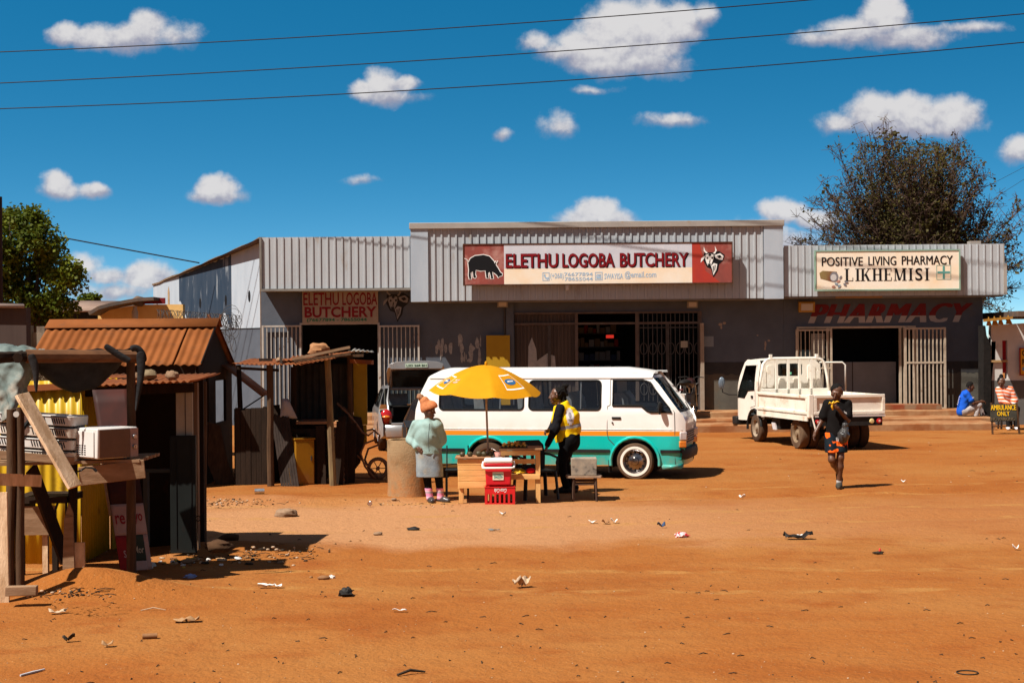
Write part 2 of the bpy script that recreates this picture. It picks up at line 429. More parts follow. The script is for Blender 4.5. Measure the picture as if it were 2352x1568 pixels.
def gz(x,y):
 z = 0.030*noise.noise(Vector((x*.35,y*.22,3.1))) + 0.014*noise.noise(Vector((x*1.1,y*.8,9.0)))
 # long ruts worn by wheels,crossing the square from left to right
 z -= 0.03*math.exp(-((y - (23.6 + .12*x + .3*noise.noise(Vector((x*.2,0,5)))))/.28)**2)
 z -= 0.025*math.exp(-((y - (20.4 + .10*x + .3*noise.noise(Vector((x*.2,7,5)))))/.35)**2)
 for (c,rx,ry,h) in MOUNDS:
  z += h*math.exp(-((x-c.x)/rx)**2 - ((y-c.y)/ry)**2)
 if y > 38: z *= max(0,1 - (y-38)/2)
 return z
def build_ground():
 xs = [-400,-150,-60,-35,-25] + list(np.arange(-18,18.01,0.14)) + [25,35,60,150,400]
 ys = [-40,-5,3] + list(np.arange(6,44,0.14)) + list(np.arange(44,60,1.0)) + [70,100,200,600,1500]
 mb = MB(); n = len(xs)
 vs = [(x,y,gz(x,y) if (abs(x) < 18 and 6 <= y < 44) else 0.0) for y in ys for x in xs]
 fs = [(j*n+i,j*n+i+1,(j+1)*n+i+1,(j+1)*n+i) for j in range(len(ys)-1) for i in range(n-1)]
 mb.add(vs, fs); o = mb.build('ground', ground_mat(), angle=180); tag(o, kind='structure')
build_ground()
def gp(u,v):
 """point on the uneven ground seen at (u, v)"""
 p = G(u,v)
 for _ in range(3): p = G(u,v,gz(p.x,p.y))
 return p
def on(x,y): return Vector((x,y,gz(x,y)))
# ------------------------------------------------------------------ the row of shops
FW,FF = 44.3,43.48          # wall plane and fascia plane (metres from the camera)
FLOOR = 0.42
def wx(u,d=FW): return W(u,784,d).x
def wz(u,v,d=FW): return W(u,v,d).z
m_grey = mat('weathered_grey_paint', (.14,.162,.20), (.11,.128,.16), 1.2, .85, .25, 30, c3=(.14,.135,.14), s3=1.1, lo3=.60, hi3=.72)
m_side = mat('pale_blue_grey_sheet', (.58,.655,.74), (.49,.57,.66), 1.5, .6, .1, 20, stretch=(1,1,.25), c3=(.36,.31,.27), s3=2.2, lo3=.66, hi3=.78)
m_fas = mat('painted_fascia_sheet', (.60,.635,.67), (.53,.565,.60), 2.0, .55, .05, 20, stretch=(1,1,.35), c3=(.42,.33,.24), s3=2.0, lo3=.60, hi3=.78)
m_flash = mat('fascia_flashing', (.52,.47,.42), (.44,.40,.36), 2.0, .55, c3=(.46,.32,.2), s3=2.5, lo3=.66, hi3=.75)
m_dark = mat('dark_band_paint', (.045,.045,.05), (.065,.062,.06), 3, .7)
m_lower = mat('grimy_lower_wall', (.15,.14,.115), (.11,.10,.085), 1.8, .9, .3, 25, c3=(.19,.125,.075), s3=1.0, lo3=.55, hi3=.75)
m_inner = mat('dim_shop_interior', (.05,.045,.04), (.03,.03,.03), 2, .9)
m_conc = mat('dusty_concrete', (.52,.30,.15), (.44,.20,.085), 2.5, .92, .3, 30, c3=(.36,.13,.045), s3=1.4, lo3=.45, hi3=.62)
m_redled = mat('worn_red_step_paint', (.34,.075,.03), (.34,.17,.08), 3, .85, .2, c3=(.36,.22,.13), s3=2, lo3=.5, hi3=.6)
m_cream = mat('cream_gate_paint', (.66,.55,.42), (.52,.42,.31), 6, .5, c3=(.26,.13,.06), s3=5, lo3=.62, hi3=.7)
m_white = mat('white_gate_paint', (.66,.62,.56), (.55,.50,.44), 6, .5, c3=(.28,.16,.09), s3=6, lo3=.62, hi3=.7)
m_brown = mat('brown_shutter_paint', (.115,.085,.068), (.085,.062,.05), 4, .55, stretch=(1,1,.2))
m_roofdark = mat('old_roof_sheet', (.12,.10,.09), (.2,.13,.09), 3, .7)
m_black = mat('black_paint', (.02,.02,.02), None, 1, .5)
m_dgrey = mat('dark_steel_bars', (.10,.09,.085), (.07,.06,.055), 5, .5)

# steps in front of the shops
def build_pavement():
 mb = MB()
 xr = wx(2268,41)+.0
 fr = [(40.6,0.19),(41.9,0.27),(43.1,FLOOR)]
 rnd = random.Random(3)
 for i,(y,z) in enumerate(fr):
  xr_i = [wx(2285,40.6),wx(2278,41.9),wx(2250,43.1)][i]
  zb = -0.1 if i == 0 else fr[i-1][1] - .05
  x = -7.0; yend = 46.0 if i == 2 else fr[i+1][0] + .3
  n = 60; prof = [(0,zb),(0,z-.025),(.025,z),(yend-y,z)]
  vs = []
  for k in range(n+1):
   xx = x + (xr_i-x)*k/n; j = .02*noise.noise(Vector((xx*.9,i*5,0))); jz = .012*noise.noise(Vector((xx*1.7,i*5,4)))
   vs += [(xx,y + a + (j if q < 2 else j),b + (jz if 0 < q else 0)) for q,(a,b) in enumerate(prof)]
  fs = [(k*4+q,(k+1)*4+q,(k+1)*4+q+1,k*4+q+1) for k in range(n) for q in range(3)]
  fs.append(tuple(n*4+q for q in range(4)))
  mb.add(vs,fs)
 o = mb.build('pavement', m_conc, angle=30); tag(o, kind='structure')
build_pavement()

XL,XA,XM,XR = wx(600),wx(945),wx(1800),wx(2258)
SIDE_END = W(353,791,52.0)
ZC = wz(597,544,FF+.1)                     # top corner of side wall
def wall_panel(mb,x0,x1,z0,z1,holes,y=FW,t=.22):
 outer = [(x0,z0),(x1,z0),(x1,z1),(x0,z1)]
 hs = []
 xs = sorted(holes,key=lambda h: h[0])
 # openings that reach the floor are cut into the outline
 for (a,b,c,d) in xs:
  hs.append([(a,b),(a,d),(c,d),(c,b)])
 mb.prism(outer,(0,y,0),X,Z,Y*t,hs)

def gate(root, x0, x1, z0, z1, y, n, m, name='gate', frame=.05, rails=(), rot=0.0, pivot=None, barw=.022):
 mb = MB(); P = lambda x,z: Vector((x,y,z))
 if pivot is not None:
  R = Matrix.Rotation(radians(rot), 3, 'Z'); P = lambda x, z: Vector((pivot, y, 0)) + R @ Vector((x-pivot, 0, z))
 for a,b in ((P(x0,z0),P(x0,z1)),(P(x1,z0),P(x1,z1))): mb.bar(a,b,frame,frame,up=(0,1,0))
 for z in (z0+frame/2,z1-frame/2) + tuple(rails): mb.bar(P(x0+frame/2,z),P(x1-frame/2,z),frame*.9,frame*.9)
 g = mb.build(name,m,root)
 b = MB()
 for i in range(n):
  x = x0 + (x1-x0)*(i+1)/(n+1); b.bar(P(x,z0+frame),P(x,z1-frame),barw,barw,up=(0,1,0))
 b.build('bar', m, g)
 return g

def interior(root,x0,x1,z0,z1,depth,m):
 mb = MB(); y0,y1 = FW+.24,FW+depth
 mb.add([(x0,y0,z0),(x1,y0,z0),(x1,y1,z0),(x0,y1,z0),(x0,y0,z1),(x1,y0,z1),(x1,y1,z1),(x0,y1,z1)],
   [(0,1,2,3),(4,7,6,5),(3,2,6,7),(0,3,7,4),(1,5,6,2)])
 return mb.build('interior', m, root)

# ---- left annex: grey shop with the small butchery door
def build_annex():
 r = thing('butchery_annex', (XL, FW, 0), 'low grey shop wing with pale streaked side wall, left end of the row', 'building')
 ZB,ZT = wz(770,662,FF+.1),wz(770,544,FF+.1)
 mb = MB()
 dx0,dx1,dz = wx(693),wx(868),wz(780,745)
 wall_panel(mb,XL,XA,FLOOR-.1,ZT-.2,[(dx0,FLOOR-.05,dx1,dz)])
 mb.build('wall', m_grey, r)
 # side wall,splayed away from the street
 a = Vector((XL,FW+.02,0)); b = Vector((SIDE_END.x,SIDE_END.y,0)); d = (b-a).normalized(); n = Vector((-d.y,d.x,0))
 Ls = (b-a).length; zc,zb = ZC,wz(353,655,52.0)
 k = 14
 top = [(Ls*i/k,zc + (zb-zc)*((i/k)**.92) - .03*(i % 3 == 1)) for i in range(k+1)]
 zl = wz(590,752,44)
 s = MB(); s.prism([(0, zl)] + top[:0] + [(Ls, zl)] + top[::-1], a, d, Z, n*-.12); side = s.build('side_wall', m_side, r)
 s = MB(); s.prism([(0, 0), (Ls, 0), (Ls, zl-.004), (0, zl-.004)], a - n*.03, d, Z, n*-.14); s.build('wall_base', m_grey, r)
 # dark tar stain with ragged runs,a rust run,purlin holes
 st = MB(); rnd = random.Random(5)
 def su(u): # distance along the side wall of image column u
  best = min(range(401),key=lambda i: abs((a+d*(Ls*i/400)).x/(a+d*(Ls*i/400)).y*F + CX - u)); return Ls*best/400
 x0,x1 = su(533),su(413)
 nn = 46; up,lowp = [],[]
 for i in range(nn+1):
  t = i/nn; x = x0 + (x1-x0)*t; zt = zc + (zb-zc)*((x/Ls)**.92)
  up.append((x,zt - .05 - .10*abs(noise.noise(Vector((t*9,1,0))))))
  low = zl + .20 + .35*noise.noise(Vector((t*5,3,0))) + .5*noise.noise(Vector((t*22,7,0)))
  if t < .16: low = zl - .05 + t*3 + .5*abs(noise.noise(Vector((t*60,7,0))))
  if t > .82: low += (t-.82)*4
  lowp.append((x,min(low,zt-.4)))
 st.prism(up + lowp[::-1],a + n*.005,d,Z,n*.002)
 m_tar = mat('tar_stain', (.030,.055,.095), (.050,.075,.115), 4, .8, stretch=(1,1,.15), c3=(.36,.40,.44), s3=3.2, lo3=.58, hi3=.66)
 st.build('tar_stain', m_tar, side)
 ru = MB(); xr = su(392); zt = zc + (zb-zc)*((xr/Ls)**.92)
 ru.prism([(xr,1.2),(xr+.25,1.2),(xr+.22,zt-.4),(xr+.12,zt-.25),(xr+.05,zt-.45)],a + n*.005,d,Z,n*.002)
 ru.build('rust_run', mat('rust_run', (.42,.25,.12), (.5,.36,.22), 6, .9), side)
 for (u,v) in ((574,680),(520,690),(461,696),(362,708)):
  h = MB(); xx = su(u); p = a + d*xx; q = W(u,v,p.y); pts = [(.07*cos(t)*1.2, .14*sin(t)*1.2) for t in [2*pi*i/10 for i in range(10)]]
  h.prism(pts,Vector((p.x,p.y,q.z)) + n*.006,d,Z,n*.004)
  h.build('purlin_hole', mat('hole_dark', (.012,.012,.014)), side)
 # rusted edge and cap
 e = MB()
 for i in range(k): e.bar(a + d*top[i][0] + Z*(top[i][1]+.02) - n*.06,a + d*top[i+1][0] + Z*(top[i+1][1]+.02) - n*.06, .2, .05)
 e.bar(a + n*.012 + Z*.5,a + n*.012 + Z*(zc-.02), .03, .03,up=(0,1,0))
 e.build('edge_cap', mat('rusty_edge', (.20,.12,.07), (.30,.22,.15), 8, .8), side)
 # fascia of box-rib sheets
 fa = MB(); xf0,xf1 = wx(603,FF+.1),wx(945,FF+.1)
 fa.corr((xf0,FF+.1,ZB),X,Z,-Y,xf1-xf0,ZT-ZB, .206, .028,kind=(.045, .006),wob=.012,seed=4)
 f = fa.build('fascia', m_fas, r, angle=20, smooth=False)
 g = MB(); g.b2((xf0-.02,FF+.03,ZB-.07),(xf1,FW,ZB-.003)); g.b2((xf0-.06,FF+.04,ZB),(xf0,FW-.02,ZT));
 g.build('soffit', mat('soffit_board', (.30,.28,.25), (.22,.2,.18), 3, .8), r)
 rf = MB(); rf.add([(xf0-.1,FF+.12,ZT-.03),(XA+.1,FF+.12,ZT-.03),(XA+.1,54,ZT-.9),(SIDE_END.x,52,zb-.02)],[(0,1,2,3)])
 rf.build('roof', m_roofdark, r)
 # door frame,open gates,dim room
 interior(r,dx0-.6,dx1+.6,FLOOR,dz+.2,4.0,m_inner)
 fr = MB(); fr.b2((dx0-.05,FW-.06,FLOOR),(dx0,FW+.05,dz+.05)); fr.b2((dx1,FW-.06,FLOOR),(dx1+.05,FW+.05,dz+.05)); fr.b2((dx0,FW-.06,dz),(dx1,FW+.05,dz+.05))
 fr.build('door_frame', m_white, r)
 gate(r,wx(605),wx(691),FLOOR+.08,wz(650,747),FW-.10,8,m_white)
 gate(r,wx(873),wx(962),FLOOR+.08,wz(900,747),FW-.10,8,m_white)
 # painted bull's head on the wall
 bull = MB()
 c = Vector((wx(910),FW-.004,wz(910,700))); s = .36
 def bl(pts,mi,dy): bull.m = mi; bull.prism([(p[0]*s,p[1]*s) for p in pts],c - Y*dy,X,Z,-Y*.002)
 for w in BULL_W: bl(w,0, .004)
 for w in BULL_B: bl(w,1, .001)
 for w in BULL_K: bl(w,1, .007)
 bull.build('painted_bull_head', [mat('mural_grey', (.34,.32,.31)), mat('mural_black', (.03,.03,.03))], r)
 # smear of old posters / scratched plaster patch
 return r
BULL_B = [[(-.7,.8),(.3,.85),(.6,.95),(1.1,.6),(.95,.1),(.6,-.2),(.5,-.75),(.1,-1.35),(-.1,-.6),(-.45,-.45),(-.75,.1)]]
BULL_W = [[(-.55,.62),(-.2,.72),(.12,.62),(.12,.3),(.0,-.05),(-.12,-.32),(-.38,-.32),(-.5,-.05),(-.6,.3)],[(-.62,.55),(-.95,.3),(-1.0,-.05),(-.85,.1),(-.66,.35)],
 [(.2,.58),(.7,.75),(1.0,.5),(.9,.15),(.6,.2),(.3,.35)],[(-.5,.72),(-.72,.95),(-.72,1.35),(-.6,1.0),(-.38,.8)],[(.08,.74),(.28,.95),(.25,1.38),(.42,1.0),(.26,.7)],[(-.1,-.35),(.15,-.1),(.45,-.2),(.35,-.7),(.1,-1.15),(.02,-.7)]]
BULL_K = [[(-.5,.35),(-.36,.44),(-.32,.3),(-.45,.24)],[(-.07,.42),(.09,.44),(.07,.27),(-.05,.26)],[(-.39,-.16),(-.13,-.14),(-.15,-.34),(-.35,-.35)],[(-.35,.6),(-.2,.76),(-.05,.62),(-.2,.48)],[(.4,.52),(.7,.6),(.84,.42),(.6,.30)],[(.04,-.38),(.13,-.34),(.13,-.95),(.08,-.85)],[(.22,-.28),(.30,-.26),(.24,-.8),(.18,-.7)],[(-.22,.2),(-.14,.2),(-.2,-.12),(-.27,-.1)]]
build_annex()

# ---- middle: the butchery
def build_main():
 r = thing('butchery_shop', (XA, FW, 0), 'grey shop under the tall ribbed fascia with the long butchery sign', 'building')
 ZB,ZT = wz(1372,688,FF),wz(1372,509,FF)
 ox0,ox1,oz = wx(1182),wx(1610),wz(1400,716)
 mb = MB(); wall_panel(mb,XA+.002,XM-.002,FLOOR-.1,ZT-.3,[(ox0,FLOOR-.05,ox1,oz)])
 w = mb.build('wall', m_grey, r)
 lb = MB(); zb0,zb1 = wz(1700,858),wz(1700,831)
 x0,x1 = wx(1612),XM-.004
 def drip(mbx,xa,xb):
  n = int((xb-xa)/.07); rnd = random.Random(int(xa*10)); pts = [(xa,zb1), ] ; low = []
  for i in range(n+1):
   x = xa + (xb-xa)*i/n; low.append((x,zb0 - .09*max(0,noise.noise(Vector((x*3.5,2,0)))) - .035*(rnd.random() < .3)))
  mbx.prism(low + [(xb,zb1),(xa,zb1)],(0,FW-.006,0),X,Z,Y*.003)
 drip(lb, x0, x1); lb.build('dado_band', m_dark, w)
 lo = MB(); lo.b2((x0, FW-.003, FLOOR), (x1, FW, zb0+.02)); lo.build('dado', m_lower, w)
 # whitewash smears left of the yellow board,patched spots on the right
 sm = MB(); rnd = random.Random(11)
 for i in range(60):
  u = rnd.uniform(1000,1112); v = rnd.uniform(778,832)
  if noise.noise(Vector((u*.05,v*.03,3))) < -.08: continue
  c = Vector((wx(u),FW-.002,wz(u,v))); k = 7; ww,hh = rnd.uniform(.02, .09),rnd.uniform(.06, .26)
  pts = [(ww*cos(2*pi*j/k)*rnd.uniform(.5,1),hh*sin(2*pi*j/k)*rnd.uniform(.5,1)) for j in range(k)]
  sm.prism(pts,c - Y*(.0002*i),X,Z,-Y*.001)
 sm.build('whitewash_smear', mat('whitewash', (.48,.47,.46), (.3,.3,.3), 12, .9), w)
 for (u,v,a,b) in ((1655,745,.06,.05),(1664,742,.05,.04),(1657,752,.03,.05),(1758,790,.03,.10),(1757,800,.025,.06),(1766,782,.04,.03),(1740,770,.03,.02)):
  sp = MB(); sp.prism([(a*cos(t),b*sin(t*1.0)) for t in (0,1,2.2,3.1,4,5.2)],(wx(u),FW-.004,wz(u,v)),X,Z,-Y*.001)
  sp.build('bare_plaster_patch', mat('bare_plaster', (.42,.33,.26)), w)
 # pipe and pier left of the shopfront
 pi_ = MB(); pi_.b2((wx(1163), FW-.10, FLOOR), (wx(1180), FW, ZB+.2)); pi_.build('pier', m_grey, r)
 pp = MB(); pp.tube([(wx(1160), FW-.05, FLOOR), (wx(1160), FW-.05, ZB+.1)], .035, 8); pp.build('pipe', m_dgrey, r)
 # fascia
 fx0,fx1 = wx(945,FF),wx(1800,FF); c0,c1 = wx(985,FF),wx(1756,FF)
 fa = MB(); capz = ZT - .17
 fa.corr((c0,FF,ZB),X,Z,-Y,c1-c0,capz-ZB, .202, .030,kind=(.045, .006),wob=.010,seed=9)
 fa.build('fascia', m_fas, r, smooth=False)
 for (qa, qb) in ((fx0, c0), (c1, fx1)): e = MB(); e.b2((qa, FF-.06, ZB-.02), (qb, FW-.01, capz)); e.build('end_panel', m_side, r)
 cp = MB(); cp.b2((fx0-.03, FF-.10, capz+.001), (fx1+.03, FF+.15, ZT)); cp.build('cap_flashing', m_flash, r, bevel=.01)
 so = MB(); so.b2((c0, FF+.03, ZB-.04), (c1, FW-.001, ZB-.003)); so.build('soffit', mat('soffit_board'  , (.3,.28,.25)), r)
 rf = MB(); rf.b2((fx0+.05,FF+.16,ZT-.2),(fx1-.05,56,ZT-.12)); rf.add([(fx0-1.4,FF+1.5,ZT-.62),(fx0+.02,FF+1.5,ZT-.25),(fx0+.02,FF+1.7,ZT-.6)],[(0,1,2)])
 rf.build('roof', m_roofdark, r)
 bk = MB(); bk.b2((XA, 55.9, 0), (XM, 56.1, ZT-.2)); bk.build('back_wall', m_grey, r)
 # shopfront: transom,mullions,three bays
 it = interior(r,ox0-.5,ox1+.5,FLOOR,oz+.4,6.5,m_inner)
 fr = MB(); tz0,tz1 = wz(1400,745),wz(1400,740); m1,m2 = wx(1324),wx(1463)
 fr.b2((ox0,FW-.05,tz0),(ox1,FW+.06,tz1))
 for x in (m1,m2,ox1-.03): fr.b2((x-.045,FW-.06,FLOOR),(x+.045,FW+.07,oz))
 fr.b2((ox0,FW-.05,oz-.05),(ox1,FW+.06,oz))
 fr.build('shopfront_frame', mat('dull_frame_steel', (.17,.13,.11), (.12,.09,.08), 5, .5), r)
 # left bay: brown ribbed shutters
 sh = MB(); sh.corr((ox0+.02,FW+.05,FLOOR),X,Z,-Y,m1-ox0-.07,tz0-FLOOR, .105, .02,kind=(.05, .008))
 sh.corr((ox0+.02, FW+.05, tz1), X, Z, -Y, m1-ox0-.07, oz-tz1-.05, .105, .02, kind=(.05, .008)); sh.build('shutter', m_brown, r, smooth=False)
 j = MB(); j.b2((wx(1258), FW-.03, FLOOR), (wx(1265), FW+.04, tz0)); j.build('shutter_joint', m_dgrey, r)
 ps = MB()
 ps.prism([(0,0),(.28,0),(.24,.62),(.12,.95),(.02,.7)],(wx(1212),FW+.024,wz(1220,852)),X,Z,-Y*.003)
 ps.prism([(0,0),(.55,0),(.52,.42),(.3,.5),(.02,.3)],(wx(1232),FW+.024,wz(1240,852)),X,Z,-Y*.003)
 ps.build('paint_splash', mat('white_splash', (.5,.49,.47), (.4,.4,.4), 9), r)
 # right bay: ornamental burglar bars
 g = MB(); xa,xb = m2+.06,ox1-.09
 nb = 13
 for i in range(nb+1):
  x = xa + (xb-xa)*i/nb; g.bar((x,FW-.02,FLOOR),(x,FW-.02,oz-.05), .024, .024,up=(0,1,0))
 for z in (FLOOR+.1,tz0-.1): g.bar((xa,FW-.02,z),(xb,FW-.02,z), .04, .03)
 for i in range(0,nb,2):
  cx = xa + (xb-xa)*(i+1)/nb
  for zc in (wz(1540,893),wz(1540,800)):
   g.tube([(cx+.10*cos(t),FW-.04,zc+.16*sin(t)) for t in [2*pi*q/16 for q in range(16)]], .014,5,closed=True)
 g.build('burglar_bars', m_dgrey, r)
 dg = MB(); dg.b2((wx(1533)-.05, FW-.05, FLOOR), (wx(1533)+.05, FW, tz0)); dg.build('gate_post', m_dgrey, r)
 gp_ = MB(); gp_.b2((ox1-.04, FW-.22, FLOOR), (ox1+.06, FW-.07, wz(1600, 742))); gp_.build('open_gate_post', mat('dusty_post', (.46,.38,.30), (.4,.3,.22), 5), r)
 # pane behind the bars
 pn = MB(); pn.b2((xa-.05, FW+.10, FLOOR), (xb+.08, FW+.11, oz-.06)); pn.build('glass_pane', glassmat('shop_glass', (.6,.6,.6), .0, .05, .12), r)
 # shelves with goods far inside the open bay
 s = MB(); rnd = random.Random(2)
 for k in range(5):
  s = MB(); z = FLOOR + .5 + .42*k; s.m = 0; s.b2((m1+.1,FW+4.6,z),(m2-.1,FW+5.1,z+.03))
  x = m1+.15
  while x < m2-.25:
   ww = rnd.uniform(.08, .2); s.m = rnd.choice((1,2,3,4)); s.b2((x,FW+4.7,z+.031),(x+ww,FW+4.95,z+.03+rnd.uniform(.12, .3))); x += ww+.02
  s.build('shelf', [m_dgrey, mat('goods_tan', (.35,.25,.15)), mat('goods_red', (.5,.05,.03)), mat('goods_white', (.5,.5,.5)), mat('goods_blue', (.1,.15,.3))], r)
 s = MB(); s.b2((m1+1.02, FW+3, wz(1403, 776)), (m1+1.25, FW+3.05, wz(1403, 768))); s.build('red_notice', mat('lit_red_sign', (.5,.03,.02), emit=((1,.05,.03), .35)), r)
 co = MB(); co.b2((m1-.4, FW+2.6, FLOOR), (m2+.4, FW+3.1, FLOOR+1.0)); co.build('counter', m_brown, r)
 tl = MB(); tl.b2((wx(1328)+.05, FW+.8, wz(1360, 719)), (wx(1405), FW+.86, wz(1360, 716.5))); tl.build('strip_light', mat('lit_tube', (.8,.8,.75), emit=((1, .97, .85), 1.6)), r)
build_main()

# ---- right: the pharmacy
def build_pharmacy():
 r = thing('pharmacy_shop', (XM, FW, 0), 'low grey pharmacy with white barred gates, right end of the row', 'building')
 yf = FF+.06
 ZB,ZT = wz(2050,679,yf),wz(2050,562,yf)
 ox0,ox1,oz = wx(1832),wx(2100),wz(1950,754)
 mb = MB(); wall_panel(mb, XM+.002, XR, FLOOR-.1, ZT-.2, [(ox0, FLOOR-.05, ox1, oz)]); w = mb.build('wall', m_grey, r)
 sd = MB(); sd.b2((XR-.22, FW+.221, 0), (XR, 55, ZT-.25)); sd.build('side_wall', m_grey, r)
 lb = MB(); zb0,zb1 = wz(2200,854),wz(2200,829)
 for (xa,xb) in ((XM+.004,ox0-.02),(ox1+.02,XR-.01)):
  lb = MB()
  n = int((xb-xa)/.06); rnd = random.Random(int(xb*10)); low = []
  for i in range(n+1):
   x = xa + (xb-xa)*i/n; low.append((x,zb0 - .09*max(0,noise.noise(Vector((x*3.5,8,0)))) - .03*(rnd.random() < .3)))
  lb.prism(low + [(xb,zb1),(xa,zb1)],(0,FW-.006,0),X,Z,Y*.003)
  lb.build('dado_band', m_dark, w)
  lo = MB(); lo.b2((xa, FW-.003, FLOOR), (xb, FW, zb0+.02)); lo.build('dado', m_lower, w)
 # big slanted wall lettering,red above and pale below
 u0,u1 = 1860,2232; zt,zl = wz(2046,697),wz(2046,741); H_ = zt-zl
 lt = MB(); lt.text('PHARMACY', (wx(u0), FW-.006, zl), X, Z, wx(u1)-wx(u0), H_, .003, shear=.42, space=1.12, fat=.022)
 me_o = lt.build('wall_lettering', [mat('sign_red_paint', (.24,.022,.022), (.19,.016,.018), 4, .6), mat('sign_pale_paint', (.52,.47,.44))], w, smooth=False)
 me = me_o.data; bm = bmesh.new(); bm.from_mesh(me); zc = zl + H_*.36
 bmesh.ops.bisect_plane(bm,geom=bm.verts[:]+bm.edges[:]+bm.faces[:],plane_co=(0,0,zc),plane_no=(0,0,1))
 for f in bm.faces: f.material_index = 1 if f.calc_center_median().z < zc else 0
 bm.to_mesh(me); bm.free()
 # fascia
 fx0,fx1 = wx(1802,yf),wx(2306,yf)
 fa = MB(); fa.corr((fx0,yf,ZB),X,Z,-Y,fx1-fx0,ZT-ZB, .193, .020,kind=(.035, .006),wob=.010,seed=21)
 fa.build('fascia', m_fas, r, smooth=False)
 e = MB(); e.b2((fx1, yf-.03, ZB), (fx1+.09, FW+.5, ZB+(ZT-ZB)*.62)); e.b2((fx1+.001, yf, ZB+(ZT-ZB)*.62), (fx1+.03, FW+.5, ZT)); e.build('end_panel', m_flash, r)
 ca = MB(); ca.b2((wx(2233, yf), yf+.08, ZT-.05), (wx(2257, yf), yf+.4, ZT+.09)); ca.build('roof_box', m_flash, r)
 so = MB(); so.b2((fx0, yf+.03, ZB-.05), (fx1, FW-.001, ZB-.003)); so.build('soffit', mat('soffit_board', (.3,.28,.25)), r)
 rf = MB(); rf.add([(fx0, yf+.1, ZT-.05), (fx1, yf+.1, ZT-.05), (fx1, 56, ZT-.7), (fx0, 56, ZT-.7)], [(0,1,2,3)]); rf.build('roof', m_roofdark, r)
 # doorway and gates
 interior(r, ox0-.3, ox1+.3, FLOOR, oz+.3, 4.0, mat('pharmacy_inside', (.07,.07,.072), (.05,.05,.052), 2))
 fr = MB(); x1,x2 = wx(1908),wx(2067)
 for x in (ox0,x1-.09,x1,x2,x2+.11,ox1): fr.b2((x-.03,FW-.05,FLOOR),(x+.03,FW+.05,oz))
 fr.b2((ox0-.03, FW-.06, oz), (ox1+.03, FW+.04, oz+.06)); fr.build('door_frame', m_cream, r)
 co = MB(); zc = wz(1990, 832); co.b2((x1+.0, FW+.9, FLOOR), (x2+.1, FW+1.1, zc)); ct = co.build('counter_front', mat('grey_board', (.34,.34,.34), (.28,.28,.28), 2), r)
 jb = MB(); jb.b2((wx(1972), FW+.893, FLOOR), (wx(1972)+.03, FW+.899, zc)); jb.build('board_joint', m_dgrey, ct)
 bl = MB(); bl.b2((ox0+.06, FW+.4, wz(1880, 850)), (x1-.2, FW+.45, wz(1880, 803))); bl.build('blue_poster', mat('faded_blue', (.16,.33,.42)), r)
 po = MB(); po.b2((wx(1862), FW-.07, wz(1870, 823)-.0), (wx(1893), FW-.06, wz(1870, 766))); p = po.build('door_notice', mat('notice_paper', (.50,.47,.40), (.42,.40,.36), 3), r)
 ln = MB()
 for k in range(9): ln.b2((wx(1866),FW-.072,wz(1870,771+k*5.4)),(wx(1866)+.25+.08*(k % 3),FW-.0705,wz(1870,769.6+k*5.4)))
 ln.build('notice_print', mat('notice_ink', (.25,.27,.3)), p)
 gate(r,wx(1826),wx(1905),FLOOR+.03,wz(1866,756),FW-.25,7,m_cream,rails=(wz(1866,845),))
 gate(r,wx(2072),wx(2162),FLOOR-.02,wz(2115,752),FW-.35,9,m_cream,rails=(wz(2115,832),),frame=.06,barw=.035)
 th = MB(); th.b2((ox0-.3, 43.35, FLOOR+.005), (ox1+.5, FW, FLOOR+.14)); th.build('threshold', m_redled, r)
build_pharmacy()

# ---- signs on the row
def board(name,u0,v0,u1,v1,y,label,m,th=.05,tilt=0.0):
 c = Vector((wx((u0+u1)/2,y),y,wz((u0+u1)/2,v1,y)))
 r = thing(name, c, label, 'sign')
 x0,x1 = wx(u0,y),wx(u1,y); z0,z1 = wz((u0+u1)/2,v1,y),wz((u0+u1)/2,v0,y)
 return r,x0,x1,z0,z1
m_sgrey = mat('sign_grey_blue', (.56,.57,.62), (.50,.52,.58), 3, .6, k=1.0)
m_scream = mat('sign_cream', (.80,.73,.62), (.80,.62,.42), 1.2, .6, lo=.4, hi=.75, k=1.0)
m_smaroon = mat('sign_maroon', (.30,.07,.055), (.22,.06,.05), 2.5, .6, c3=(.40,.20,.17), s3=2.0, lo3=.5, hi3=.7, k=1.0)
m_sred = mat('sign_bright_red', (.42,.045,.025), (.36,.04,.03), 3, .6, k=1.0)
m_let = mat('letter_red', (.21,.007,.010), (.17,.008,.012), 5, .5, k=1.0)
m_ink = mat('letter_black', (.012,.012,.014), None, 1, .6)
m_wpaint = mat('letter_white', (.80,.79,.76), k=1.0)
m_bpaint = mat('letter_pale_blue', (.30,.44,.60), (.36,.50,.63), 6, k=1.0)
